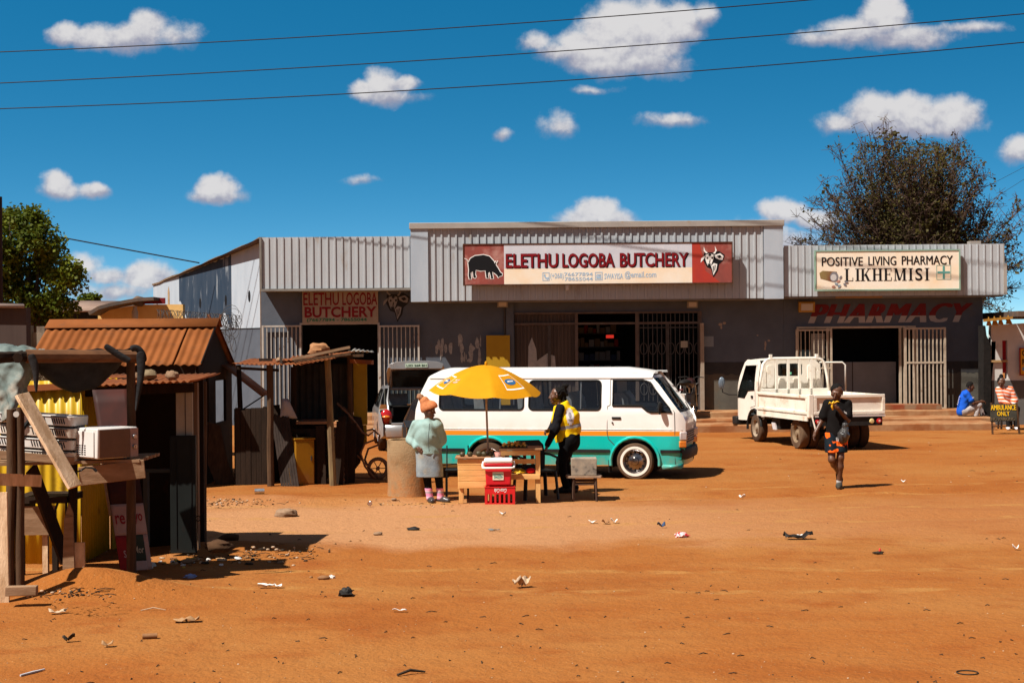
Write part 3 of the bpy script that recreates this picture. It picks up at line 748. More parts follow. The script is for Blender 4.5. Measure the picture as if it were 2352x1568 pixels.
def main_sign():
 y = FF-.30
 r, x0, x1, z0, z1 = board('shop_sign', 1067, 560, 1682, 651, y, 'long butchery sign with pig and bull heads on the tall ribbed fascia', None)
 w,h = x1-x0,z1-z0
 b = MB(); b.b2((x0, y, z0), (x1, y+.10, z1)); b.build('backing', m_smaroon, r)
 f = MB()
 for a,c in (((x0-.03,y-.02,z0-.03),(x1+.03,y+.1,z0)),((x0-.03,y-.02,z1),(x1+.03,y+.1,z1+.03)),((x0-.03,y-.02,z0),(x0,y+.1,z1)),((x1,y-.02,z0),(x1+.03,y+.1,z1))): f.b2(a,c)
 f.build('frame', mat('sign_frame', (.06,.03,.02), (.15,.06,.03), 4), r)
 for q in range(6):
  xx = x0 + w*(q+.5)/6; br = MB(); br.b2((xx-.03, y+.10, z0+.1), (xx+.03, FF-.04, z1-.1)); br.build('bracket', m_dgrey, r)
 px0,px1 = x0 + w*.150,x0 + w*.852; zs = z0 + h*.39
 p = MB(); p.b2((px0, y-.006, zs), (px1, y-.001, z1)); p.build('name_panel', m_sgrey, r)
 p = MB(); p.b2((px0, y-.006, z0), (px1, y-.001, zs-.001)); p.build('contact_panel', m_scream, r)
 p = MB(); p.prism([(0,0),(w*.105,0),(w*.05,h*.3),(w*.042,h*.62),(w*.028,h),(0,h)], (px1, y-.001, z0), X, Z, -Y*.003); p.build('red_corner', m_sred, r)
 sh = MB()
 for t, a, c in (('ELETHU', .156, .351), ('LOGOBA', .367, .562), ('BUTCHERY', .582, .838)):
  sh.m = 1; sh.text(t,(x0+w*a+.03,y-.008,zs+.02-.025),X,Z,w*(c-a),h*.36, .001,bold=.026)
  sh.m = 0; sh.text(t,(x0+w*a,y-.012,zs+.02),X,Z,w*(c-a),h*.36, .003,bold=.022)
 sh.build('lettering', [m_let, m_ink], r, smooth=False)
 c = MB(); zq = z0 + h*.10
 c.text('(+268)', (x0+w*.322, y-.008, zq), X, Z, w*.050, h*.17, .002, bold=.01)
 c.text('76677894', (x0+w*.374, y-.008, zq+h*.09), X, Z, w*.107, h*.09, .002, bold=.012)
 c.text('78655044', (x0+w*.376, y-.008, zq-.03), X, Z, w*.105, h*.09, .002, bold=.012)
 c.text('SWAYISA', (x0+w*.524, y-.008, zq+.01), X, Z, w*.070, h*.14, .002, bold=.012)
 c.text('@email.com', (x0+w*.600, y-.008, zq), X, Z, w*.118, h*.20, .002, bold=.012)
 for (a,bb) in ((.293, .319),(.489, .517)):
  ax,bx = x0+w*a,x0+w*bb; t = .018; za,zb = zq-.02,zq+h*.19
  for q in (((ax,za),(bx,za+t)),((ax,zb-t),(bx,zb)),((ax,za+t),(ax+t,zb-t)),((bx-t,za+t),(bx,zb-t))): c.b2((q[0][0],y-.010,q[0][1]),(q[1][0],y-.0065,q[1][1]))
 ax,bx = x0+w*.494,x0+w*.512; c.prism([(0,0),(bx-ax,0),(bx-ax,h*.1),((bx-ax)/2,h*.05),(0,h*.1)],(ax,y-.007,zq+.02),X,Z,-Y*.003)
 c.prism([(0,h*.11),((bx-ax)/2,h*.062),(bx-ax,h*.11)],(ax,y-.007,zq+.025),X,Z,-Y*.003)
 ph = [(.02,.14),(.05,.16),(.07,.12),(.055,.10),(.08,.065),(.115,.05),(.13,.07),(.165,.05),(.15,.02),(.115,.0),(.05,.04),(.015,.1)]
 c.prism(ph,(x0+w*.2955,y-.007,zq+.01),X,Z,-Y*.003)
 c.build('contact_lettering', m_bpaint, r, smooth=False)
 # pig
 pg = [(.0,.52),(.07,.66),(.2,.74),(.45,.77),(.62,.72),(.72,.60),(.78,.52),(.82,.53),(.80,.46),(.86,.36),(.93,.22),(.99,.17),(.98,.11),(.92,.10),(.88,.05),(.83,.14),(.76,.20),(.70,.24),
   (.71,.12),(.73,.02),(.66,.02),(.66,.08),(.62,.24),(.58,.20),(.58,.10),(.60,.04),(.53,.04),(.52,.12),(.50,.28),(.36,.27),(.22,.30),(.20,.16),(.23,.08),(.20,.04),(.15,.06),(.14,.16),(.13,.26),(.07,.20),(.08,.06),(.09,.02),(.03,.01),(.01,.12),(.02,.3)]
 a0 = Vector((x0+w*.016,y-.002,z0+h*.13)); sx,sy = w*.128,h*.80
 c2 = Vector((.48, .4)); big = []
 n = len(pg)
 for i in range(n):   # outline pushed outwards
  p0,p1,p2 = Vector(pg[i-1]),Vector(pg[i]),Vector(pg[(i+1) % n]); P0,P1,P2 = [Vector((q.x*sx,q.y*sy)) for q in (p0,p1,p2)]
  d = (P2-P0).normalized(); nn_ = Vector((-d.y,d.x)); big.append(tuple(P1 + nn_*.022))
 pig = MB(); pig.m = 1; pig.prism(big,a0,X,Z,-Y*.002); pig.m = 0; pig.prism([(q[0]*sx,q[1]*sy) for q in pg],a0 - Y*.003,X,Z,-Y*.002)
 pig.m = 1
 pig.tube([a0 - Y*.004 + X*(.01*sx-.1*sx*t - .02*sin(t*9)) + Z*(sy*(.55+.12*t)) for t in [i/8 for i in range(9)]], .011,5)
 for (ex,ez) in ((.80, .5),(.86, .5)): pig.tube([a0 - Y*.006 + X*(sx*(ex-.02+.03*t)) + Z*(sy*(ez+.16*t-.1*t*t)) for t in [i/5 for i in range(6)]], .012,5)
 pig.build('painted_pig', [m_ink, m_wpaint], r)
 bl = MB(); c = Vector((x0+w*.927,y-.004,z0+h*.52)); s = h*.29
 bl.m = 0
 for wv in BULL_B: bl.prism([(q[0]*s,q[1]*s) for q in wv],c,X,Z,-Y*.002)
 bl.m = 1
 for wv in BULL_W: bl.prism([(q[0]*s,q[1]*s) for q in wv],c - Y*.003,X,Z,-Y*.002)
 bl.m = 0
 for wv in BULL_K: bl.prism([(q[0]*s,q[1]*s) for q in wv],c - Y*.006,X,Z,-Y*.002)
 bl.build('painted_bull_head', [m_ink, m_wpaint], r)
main_sign()
def door_sign():
 y = FW-.08
 r, x0, x1, z0, z1 = board('door_sign', 695, 668, 869, 743, y, 'shaded cream butchery board with red letters over the annex door', None)
 w,h = x1-x0,z1-z0
 b = MB(); b.b2((x0, y, z0), (x1, y+.06, z1)); b.build('backing', mat('door_sign_cream', (.50,.42,.33), (.42,.34,.26), 2), r)
 l = MB(); l.text('ELETHU', (x0+w*.015, y-.006, z0+h*.56), X, Z, w*.47, h*.39, .003, bold=.012)
 l.text('LOGOBA', (x0+w*.53, y-.006, z0+h*.56), X, Z, w*.46, h*.39, .003, bold=.012)
 l.text('BUTCHERY', (x0+w*.03, y-.006, z0+h*.19), X, Z, w*.95, h*.33, .003, bold=.03)
 l.m = 1; l.text('(76677894 - 78655044', (x0+w*.06, y-.006, z0+h*.04), X, Z, w*.79, h*.13, .003, bold=.015)
 l.build('lettering', [m_let, mat('letter_green', (.02,.22,.10))], r, smooth=False)
door_sign()
def pharm_sign():
 y = FF-.10
 r, x0, x1, z0, z1 = board('pharmacy_sign', 1876, 577, 2204, 664, y, 'cream pharmacy sign with green edge and pill bottle picture', None)
 w,h = x1-x0,z1-z0
 b = MB(); b.b2((x0, y, z0), (x1, y+.09, z1)); b.build('backing', m_scream, r)
 f = MB(); t = .04
 for a,c in (((x0-t,y-.015,z0-t),(x1+t,y+.09,z0)),((x0-t,y-.015,z1),(x1+t,y+.09,z1+t)),((x0-t,y-.015,z0),(x0,y+.09,z1)),((x1,y-.015,z0),(x1+t,y+.09,z1))): f.b2(a,c)
 f.build('frame', mat('sign_green_edge', (.36,.52,.38), (.30,.50,.42), 2), r)
 l = MB()
 for txt, a, c in (('POSITIVE', .04, .326), ('LIVING', .366, .56), ('PHARMACY', .60, .956)): l.text(txt, (x0+w*a, y-.005, z0+h*(.62+.03*a)), X, Z, w*(c-a), h*.235, .002, fat=.010 if len(txt) < 7 else .007)
 # seriffed second line from thick stems,thin bars and slab serifs
 zb,hh = z0+h*.22,h*.33; cw = w*.60; xs = x0+w*.195
 def rect(ax,az,bx,bz): l.b2((xs+cw*ax,y-.005,zb+hh*az),(xs+cw*bx,y-.001,zb+hh*bz))
 def dia(ax,az,bx,bz,t): l.prism([(cw*(ax-t/2),hh*az),(cw*(ax+t/2),hh*az),(cw*(bx+t/2),hh*bz),(cw*(bx-t/2),hh*bz)],(xs,y-.001,zb),X,Z,-Y*.004)
 T,S = .026, .016
 def stem(x,t=T,s=.014): rect(x, .05,x+t, .95); rect(x-s,0,x+t+s, .05); rect(x-s, .95,x+t+s,1)
 stem(.02); rect(.046,0, .105, .05); rect(.098, .05, .105, .28)                      # L
 stem(.145)                                                                          # I
 stem(.205); dia(.238, .42, .288, .95, .012); dia(.285, .05, .25, .55, .03); rect(.27,0, .315, .05); rect(.27, .95, .312,1)   # K
 stem(.34); stem(.41); rect(.366, .48, .41, .54)                                     # H
 stem(.475); rect(.50,0, .555, .05); rect(.548, .05, .555, .28); rect(.50, .95, .553,1); rect(.545, .74, .552, .95); rect(.50, .49, .535, .54); rect(.53, .42, .537, .62)   # E
 stem(.592, .010); dia(.606, .97, .645, .03, .026); dia(.65, .03, .693, .97, .010); stem(.69)   # M
 stem(.765)                                                                          # I
 l.text('S', (xs+cw*.83, y-.005, zb), X, Z, cw*.085, hh, .002, bold=.012)
 stem(.955)                                                                          # I
 l.build('lettering', m_ink, r, smooth=False)
 g = MB(); cx,cz,s = x0+w*.893,z0+h*.43,h*.165
 g.b2((cx-s,y-.005,cz-s*.17),(cx+s,y-.001,cz+s*.17)); g.b2((cx-s*.17,y-.006,cz+s*.171),(cx+s*.17,y-.001,cz+s)); g.b2((cx-s*.17,y-.006,cz-s),(cx+s*.17,y-.001,cz-s*.171))
 q = s*1.16; t = .012
 for a,c in (((-q,-q),(q,-q+t)),((-q,q-t),(q,q)),((-q,-q+t),(-q+t,q-t)),((q-t,-q+t),(q,q-t))): g.b2((cx+a[0],y-.004,cz+a[1]),(cx+c[0],y-.001,cz+c[1]))
 g.build('green_cross', mat('cross_green', (.16,.45,.40)), r)
 p = MB(); e = lambda c,a,b,rot,n=14: [(c[0]+a*cos(t)*cos(rot)-b*sin(t)*sin(rot),c[1]+a*cos(t)*sin(rot)+b*sin(t)*cos(rot)) for t in [2*pi*i/n for i in range(n)]]
 o = (x0,y-.001,z0)
 p.m = 0; p.prism([(w*.022,h*.44),(w*.045,h*.50),(w*.145,h*.47),(w*.145,h*.21),(w*.115,h*.20),(w*.03,h*.29)],o,X,Z,-Y*.002)
 p.m = 1; p.prism(e((w*.125,h*.335),w*.030,h*.135,-.1),Vector(o)-Y*.003,X,Z,-Y*.002)
 p.m = 2; p.prism(e((w*.121,h*.32),w*.021,h*.09,-.1),Vector(o)-Y*.006,X,Z,-Y*.002)
 for i,(a,c,rr,mi) in enumerate(((.155,.22,.5,3),(.17,.32,.9,1),(.14,.15,-.4,4),(.20,.13,-.6,1),(.12,.08,.2,3),(.16,.09,.7,4),(.21,.20,.0,1))):
  p.m = mi; p.prism(e((w*a,h*c),w*.014,h*.03,rr,8),Vector(o)-Y*(.009+.001*i),X,Z,-Y*.001)
 p.build('pill_bottle_picture', [mat('bottle_brown', (.25,.10,.05), (.35,.25,.10), 3), mat('bottle_grey', (.28,.26,.28)), mat('pill_white', (.75,.72,.7)), mat('pill_pink', (.65,.32,.25)), mat('pill_blue', (.32,.42,.50))], r)
pharm_sign()
# lamps and small fixtures
def floodlight(u,v,y,label,cm,s=.2):
 c = Vector((wx(u, y), y, wz(u, v, y))); r = thing('wall_lamp', c - Z*s*.5, label, 'lamp')
 b = MB(); b.box(c, (s*1.5, s*.5, s), rotm('X', 15)); b.build('housing', cm, r, bevel=.01)
 g = MB(); g.box(c + Vector((0, -s*.28, -s*.05)), (s*1.1, .02, s*.65), rotm('X', 15)); g.build('lens', mat('lamp_lens', (.55,.5,.42), None, 1, .2), r)
 a = MB(); a.b2((c.x-.02, c.y+s*.2, c.z-.02), (c.x+.02, FW, c.z+.02)); a.build('bracket', m_dgrey, r)
m_lampgrey = mat('lamp_grey', (.3,.27,.22))
floodlight(1155, 697, FW-.3, 'small grey floodlight under the fascia near the wall pipe', m_lampgrey)
floodlight(1591, 698, FW-.35, 'small dusty floodlight under the fascia above the burglar bars', m_lampgrey)
floodlight(1853, 704, FW-.3, 'square yellow framed lamp beside the red painted wall lettering', mat('lamp_yellow', (.48,.26,.05)), .30)
def tube_light():
 mb = MB(); c = W(1972, 683, FW-.7); mb.b2((c.x-.65, c.y-.05, c.z-.02), (c.x+.65, c.y+.05, c.z+.05)); mb.solo('tube_lamp', mat('tube_wood', (.42,.22,.08)), 'long thin batten lamp under the pharmacy fascia', 'lamp')
tube_light()
def camera_bulb():
 c = W(1303, 655, FF-.2); r = thing('security_camera', c - Z*.1, 'tiny white bullet camera under the long butchery sign', 'camera')
 m = MB(); m.lathe([(0,-.14),(.05,-.13),(.06,0),(.045,.1),(0,.12)], c, seg=12); m.build('body', mat('cam_white', (.75,.74,.72)), r)
 a = MB(); a.b2((c.x-.02, c.y, c.z+.1), (c.x+.02, FF, c.z+.14)); a.build('arm', m_dgrey, r)
camera_bulb()
def sticker(u0,v0,u1,v1,label,m,y=FW-.012):
 mb = MB(); mb.b2((wx(u0), y, wz(u0, v1)), (wx(u1), y+.01, wz(u0, v0))); return mb.solo('paper_notice', m, label, 'notice')
sticker(1614, 772, 1639, 796, 'pale blue grey paper stuck on the wall right of the burglar bars', mat('notice_blue', (.33,.37,.40), (.27,.31,.34), 8))
sticker(1563, 783, 1579, 798, 'small cream card tied to the burglar bars', mat('notice_cream', (.50,.46,.36), (.4,.36,.28), 9), FW-.06)
# yellow meter board beside the shopfront
def yellow_board():
 mb = MB(); mb.b2((wx(1117),FW-.16,FLOOR),(wx(1171),FW-.105,wz(1140,770)))
 mb.solo('yellow_board', mat('mustard_board', (.55,.33,.02), (.48,.28,.02), 2, .6, c3=(.2,.12,.03), s3=9, lo3=.68, hi3=.72), 'tall mustard yellow board standing against the grey butchery wall', 'board')
yellow_board()
# ------------------------------------------------------------------ huts and stalls on the left
m_rust = mat('rusty_roof_iron', (.33,.105,.026), (.25,.074,.016), 1.6, .8, stretch=(1,1,1), c3=(.20,.075,.028), s3=3.5, lo3=.56, hi3=.72, bump=.15, bscale=60)
m_rust2 = mat('red_rust_iron', (.34,.095,.028), (.40,.14,.05), 3, .8, c3=(.25,.10,.05), s3=4, lo3=.55, hi3=.68)
m_yel = mat('yellow_painted_iron', (.80,.50,.012), (.70,.42,.01), 2, .45, c3=(.34,.18,.03), s3=4, lo3=.58, hi3=.74)
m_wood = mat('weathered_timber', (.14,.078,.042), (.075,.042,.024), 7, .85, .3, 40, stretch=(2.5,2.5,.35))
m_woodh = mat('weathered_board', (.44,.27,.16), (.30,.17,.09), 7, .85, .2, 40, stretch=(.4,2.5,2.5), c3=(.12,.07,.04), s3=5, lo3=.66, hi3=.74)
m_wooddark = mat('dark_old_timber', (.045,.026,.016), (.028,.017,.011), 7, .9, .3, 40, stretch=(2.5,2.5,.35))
m_pale = mat('pale_new_plank', (.80,.58,.38), (.50,.32,.18), 6, .75, .3, 40, stretch=(1.5,1.5,.5), k=.95, c3=(.30,.19,.12), s3=4, lo3=.66, hi3=.74)
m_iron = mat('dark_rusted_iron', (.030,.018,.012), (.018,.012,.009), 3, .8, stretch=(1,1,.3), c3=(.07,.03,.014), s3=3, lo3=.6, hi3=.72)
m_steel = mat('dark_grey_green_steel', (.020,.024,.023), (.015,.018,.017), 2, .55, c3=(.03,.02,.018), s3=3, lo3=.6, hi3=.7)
m_tarp = mat('grey_green_tarpaulin', (.24,.29,.27), (.14,.19,.18), 3, .58, .5, 9, c3=(.52,.46,.38), s3=2.2, lo3=.52, hi3=.68)
m_blackpl = mat('black_plastic_sheet', (.018,.018,.02), (.04,.04,.042), 5, .75, .5, 12)
m_rock = mat('pale_field_stone', (.42,.27,.17), (.28,.17,.10), 7, .9, .6, 18)
m_rockg = mat('greyish_field_stone', (.30,.22,.13), (.2,.14,.08), 7, .9, .6, 18)

def pole(a,b,r0,r1=None,seg=9,bend=.02,seed=0):
 a,b = Vector(a),Vector(b); r1 = r1 or r0*.85; n = 7; pts = []; rr = []
 for i in range(n+1):
  t = i/n; p = a.lerp(b,t); p += Vector((noise.noise(Vector((seed,t*2,1))),noise.noise(Vector((seed,t*2,7))),0))*bend*(4*t*(1-t))
  pts.append(p); rr.append((r0 + (r1-r0)*t)*(1 + .06*noise.noise(Vector((seed+3,t*6,2)))))
 return MB().tube(pts,rr,seg)

# ---- hut with the pitched rusty roof
def hut():
 de,dr,db = 26.0,27.35,29.3
 xr = W(465,828,de).x; xl = W(62,832,de).x
 ze = W(465,829,de).z; zr = W(500,737,dr).z; zbk = ze - .18
 r = thing('tin_hut', ((xl+xr)/2, dr, 0), 'dark tin hut with steep rusty orange corrugated roof', 'hut')
 sl = Vector((0,dr-de,zr-ze)); Lh = sl.length; sl.normalize(); n = X.cross(sl)
 xs = W(418,795,26.6).x   # joint between two sheets
 for (a,b,seed) in ((xl,xs-.012,1),(xs+.012,xr,2)):
  mb = MB(); mb.corr((a, de-.12, ze-.06), X, sl, n, b-a, Lh+.06, .14, .015, vdiv=10, wob=.02, seed=seed); mb.build('roof_sheet', m_rust, r, angle=80, solid=.004)
 sb = Vector((0,dr-db,zr-zbk)); Lb = sb.length; sb.normalize()
 mb = MB(); mb.corr((xr, db+.1, zbk-.05), -X, sb, (-X).cross(sb), xr-xl, Lb, .127, .022, vdiv=2); mb.build('roof_sheet', m_rust, r, angle=80, solid=.004)
 cp = MB()
 k = 1
 for i in range(k):
  xa,xb = xl-.02+(xr-xl+.06)*i/k,xl-.02+(xr-xl+.06)*(i+1)/k; za,zb = zr+.05-.05*(i/k)*0,zr+.05
  cp.add([(xa,dr-.30,zr-.10),(xb,dr-.30,zr-.10),(xb,dr,zb),(xa,dr,za),(xb,dr+.30,zr-.10),(xa,dr+.30,zr-.10)],[(0,1,2,3),(3,2,4,5)])
 cp.build('ridge_cap', m_rust, r, angle=20, solid=.006)
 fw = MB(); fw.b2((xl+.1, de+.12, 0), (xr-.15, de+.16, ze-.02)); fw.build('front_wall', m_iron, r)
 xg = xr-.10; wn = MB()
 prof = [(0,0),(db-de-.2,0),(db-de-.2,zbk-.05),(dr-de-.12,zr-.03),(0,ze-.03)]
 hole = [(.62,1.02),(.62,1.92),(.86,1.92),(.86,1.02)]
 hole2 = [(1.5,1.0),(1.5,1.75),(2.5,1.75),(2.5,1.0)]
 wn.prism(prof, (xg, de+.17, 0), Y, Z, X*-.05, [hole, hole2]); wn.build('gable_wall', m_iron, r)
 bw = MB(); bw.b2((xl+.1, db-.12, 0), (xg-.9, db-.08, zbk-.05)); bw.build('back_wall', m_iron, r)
 bg = MB(); bg.add([(xr, de-.1, ze-.08), (xr, dr, zr-.04), (xr, dr, zr+.02), (xr, de-.1, ze-.02)], [(0,1,2,3)]); bg.build('barge_board', m_iron, r, solid=.02)
 # hinged tin awning propped over the side window
 A = [W(497,829,28.3),W(530,833,29.2),W(622,905,28.6),W(600,909,27.6)]
 aw = MB(); aw.add(A, [(0, 3, 2, 1)]); aw.build('awning', m_rust2, r, solid=.012)
 st = MB(); st.tube([A[3].lerp(A[2], .3), W(545, 948, 28.4)], .012, 6); st.build('awning_prop', m_wooddark, r)
 # tall leaning boards at the near corner
 return r
hut()
def leaning_board():
 mb = MB(); b0 = gp(512,1112); p = [b0 + Vector((-.12,0,.0)),b0 + Vector((.22,-.02,-.02)),b0 + Vector((.05,.1,.35)),b0 + Vector((-.1,.22,1.0)),b0 + Vector((-.32,.22,1.06)),b0 + Vector((-.30,.1,.4))]
 mb.add(p + [q + Vector((.02,.03,.0)) for q in p],[(0,1,2,5),(5,2,3,4),(6,11,8,7),(11,10,9,8),(0,6,7,1),(1,7,8,2),(2,8,9,3),(3,9,10,4),(4,10,11,5),(5,11,6,0)])
 mb.solo('bent_board', m_wood, 'bent brown board leaning at the dark hut corner', 'board')
leaning_board()

# ---- front lean-to kiosk: yellow iron front,low rusty roof
def kiosk():
 d0 = 17.25; d1 = 18.35
 bl = gp(185,1306); zg = 0
 r = thing('tin_kiosk', (W(240, 900, 18).x, 18.3, 0), 'low yellow tin kiosk under a flat rusty roof weighted with stones', 'kiosk')
 x0,x1 = W(-40,900,d0).x,W(184,900,d0).x; zt = W(120,874,d0).z
 mb = MB(); mb.corr((x0, d0, 0), X, Z, -Y, x1-x0, zt, .118, .012, vdiv=3, wob=.012, seed=3); mb.build('front_sheet', m_yel, r, angle=80, solid=.003)
 sd = MB(); sd.corr((x1, d0+.01, 0), Y, Z, X, d1-d0+.1, zt-.02, .10, .015); sd.build('side_sheet', m_yel, r, angle=80, solid=.003)
 # recessed porch: yellow return,dark doors
 xb = W(262,900,d1).x; xe = W(462,900,d1).x
 bk = MB(); bk.corr((x1+.01, d1+.1, 0), X, Z, -Y, xb-x1, zt, .10, .015); bk.build('return_sheet', m_yel, r, angle=80)
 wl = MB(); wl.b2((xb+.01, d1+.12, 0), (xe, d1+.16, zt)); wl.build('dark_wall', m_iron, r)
 rt = MB(); rt.b2((W(206, 900, d0+.5).x, d1+.02, W(206, 1180, d1).z), (W(216, 900, d0+.5).x+.02, d1+.06, W(206, 870, d1).z)); rt.build('red_strip', mat('dark_red_paint', (.30,.015,.02)), r)
 # steel door standing open towards the street
 pd = MB(); xa = W(384,900,17.6).x; zt2 = W(400,1000,17.7).z
 pd.b2((xa, 17.7, .04), (W(448, 900, 17.7).x, 17.76, zt2)); o = pd.build('steel_door', m_steel, r, bevel=.008)
 q = MB(); q.b2((xa+.07, 17.69, .1), (xa+.075, 17.70, zt2-.05)); q.b2((xa+.24, 17.69, .1), (xa+.245, 17.70, zt2-.05)); q.build('door_seam', m_black, o)
 rg = MB(); c = W(455, 1190, 17.7); rg.tube([c + Vector((.028*cos(t), 0, .028*sin(t))) for t in [2*pi*i/12 for i in range(12)]], .006, 5, closed=True); rg.build('padlock_ring', m_iron, o)
 pw = MB(); za,zb = W(430,1000,17.75).z,W(430,876,17.75).z
 pw.b2((W(404, 900, 17.8).x, 17.80, za), (W(442, 900, 17.8).x, 17.83, zb)); pn = pw.build('pale_panel', mat('stained_cream_board', (.62,.56,.44), (.52,.46,.35), 3, .7, c3=(.2,.16,.11), s3=8, lo3=.64, hi3=.72), r)
 jj = MB(); jj.b2((W(424, 900, 17.78).x, 17.792, za), (W(424, 900, 17.78).x+.006, 17.799, zb)); jj.build('panel_joint', m_wooddark, pn)
 fr = MB(); fr.b2((xa-.35, 17.9, .1), (xa-.30, 18.0, W(380, 1085, 17.9).z)); fr.b2((xa-.35, 17.9, W(380, 1085, 17.9).z), (xa, 18.0, W(380, 1085, 17.9).z+.04)); fr.build('inner_frame', mat('inner_frame_grey', (.10,.10,.09)), r)
 ps = MB(); ps.b2((W(446, 900, 18).x, 17.95, 0), (W(449, 900, 18).x+.03, 18.05, zt-.05)); ps.build('door_post', mat('rust_streaked_post', (.20,.10,.05), (.30,.2,.13), 6, .8, stretch=(1,1,.2)), r)
 # roof: rusty sheets laid almost flat
 zr0 = W(250,886,d0-.25).z; zr1 = zr0 + .14
 xa0,xa1 = W(52,880,d0).x,W(474,874,18.0).x
 rf = MB(); ex = X
 s1 = Vector((0,2.0, .07)).normalized()
 rf.corr((xa0,d0-.03,zr0+.0),ex,s1,ex.cross(s1),1.25,2.0, .076, .010,vdiv=5,wob=.03,seed=5)
 rf.build('roof_sheet', m_rust2, r, angle=80, solid=.004)
 rf = MB(); s1 = Vector((0,2.0, .05)).normalized(); rf.corr((xa0+1.18,d0-.15,zr0+.03),(ex+Z*.015).normalized(),s1,ex.cross(s1),xa1-xa0-1.18,1.8, .076, .012,vdiv=5,wob=.03,seed=8)
 rf.build('roof_sheet', m_rust2, r, angle=80, solid=.004)
 fl = MB(); fl.bar((xa0-.05, d0-.04, zr0-.03), (xa0+.75, d0-.04, zr0+.01), .02, .07); fl.build('roof_edge', m_rust2, r)
 bm_ = MB(); bm_.bar((xa0, d0+.05, zr0-.10), (xa1-.1, d0+.55, zr0-.05), .06, .10); bm_.build('roof_beam', m_wooddark, r)
 pp = pole((W(463, 1130, 18.6).x, 18.6, 0), (W(466, 870, 18.6).x, 18.6, W(466, 876, 18.6).z), .055, seed=2); pp.build('corner_post', m_wood, r)
 return r,zr0,d0
KIOSK = kiosk()
def roof_load():
 _,zr,d0 = KIOSK; rnd = random.Random(4)
 specs = [((342, 858), .105, .06, 'large greyish stone holding down the kiosk roof', m_rockg), ((395, 859), .075, .055, 'pale lumpy stone on the kiosk roof, nearest its right end', m_rock),
    ((310, 860), .06, .045, 'small cream stone on the kiosk roof behind the stall post', m_rock), ((152, 864), .07, .035, 'flat orange stone on the kiosk roof beside the straw heap', m_rock)]
 for i,((u,v),a,h,lab,m) in enumerate(specs):
  c = W(u,v,d0+.45); z = zr + .025 + (.0 if u < 200 else .03)
  mb = MB(); mb.ell((c.x, d0+.45, z+h*.75), (a, a*.8, h), 14, 10, jit=.28, seed=i+3); mb.solo('stone', m, lab, 'stone', 'stones on the kiosk roof')
 mb = MB(); c = W(112,862,d0+.3)
 for i in range(150):
  p = Vector((c.x + rnd.gauss(0, .11),d0+.32+rnd.gauss(0, .07),zr+.02+abs(rnd.gauss(0, .045)))); a = rnd.uniform(0,6.28); L = rnd.uniform(.05, .14); dz = rnd.uniform(-.4, .6)
  dd = Vector((cos(a),sin(a),dz)).normalized()*L; mb.tube([p,p + dd*.5 + Z*.012,p + dd], .005,4)
 mb.solo('straw_heap', mat('dry_straw', (.34,.25,.15), (.22,.15,.09), 20), 'heap of dry straw lying on the rusty kiosk roof', 'straw')
 mb = MB(); a, b = W(165, 862, d0+.2), W(225, 861, d0+.2); mb.tube([a, a.lerp(b,.5)+Z*.02, b], .012, 6); mb.solo('stick', m_pale, 'thin bare stick lying on the rusty kiosk roof', 'stick')
roof_load()

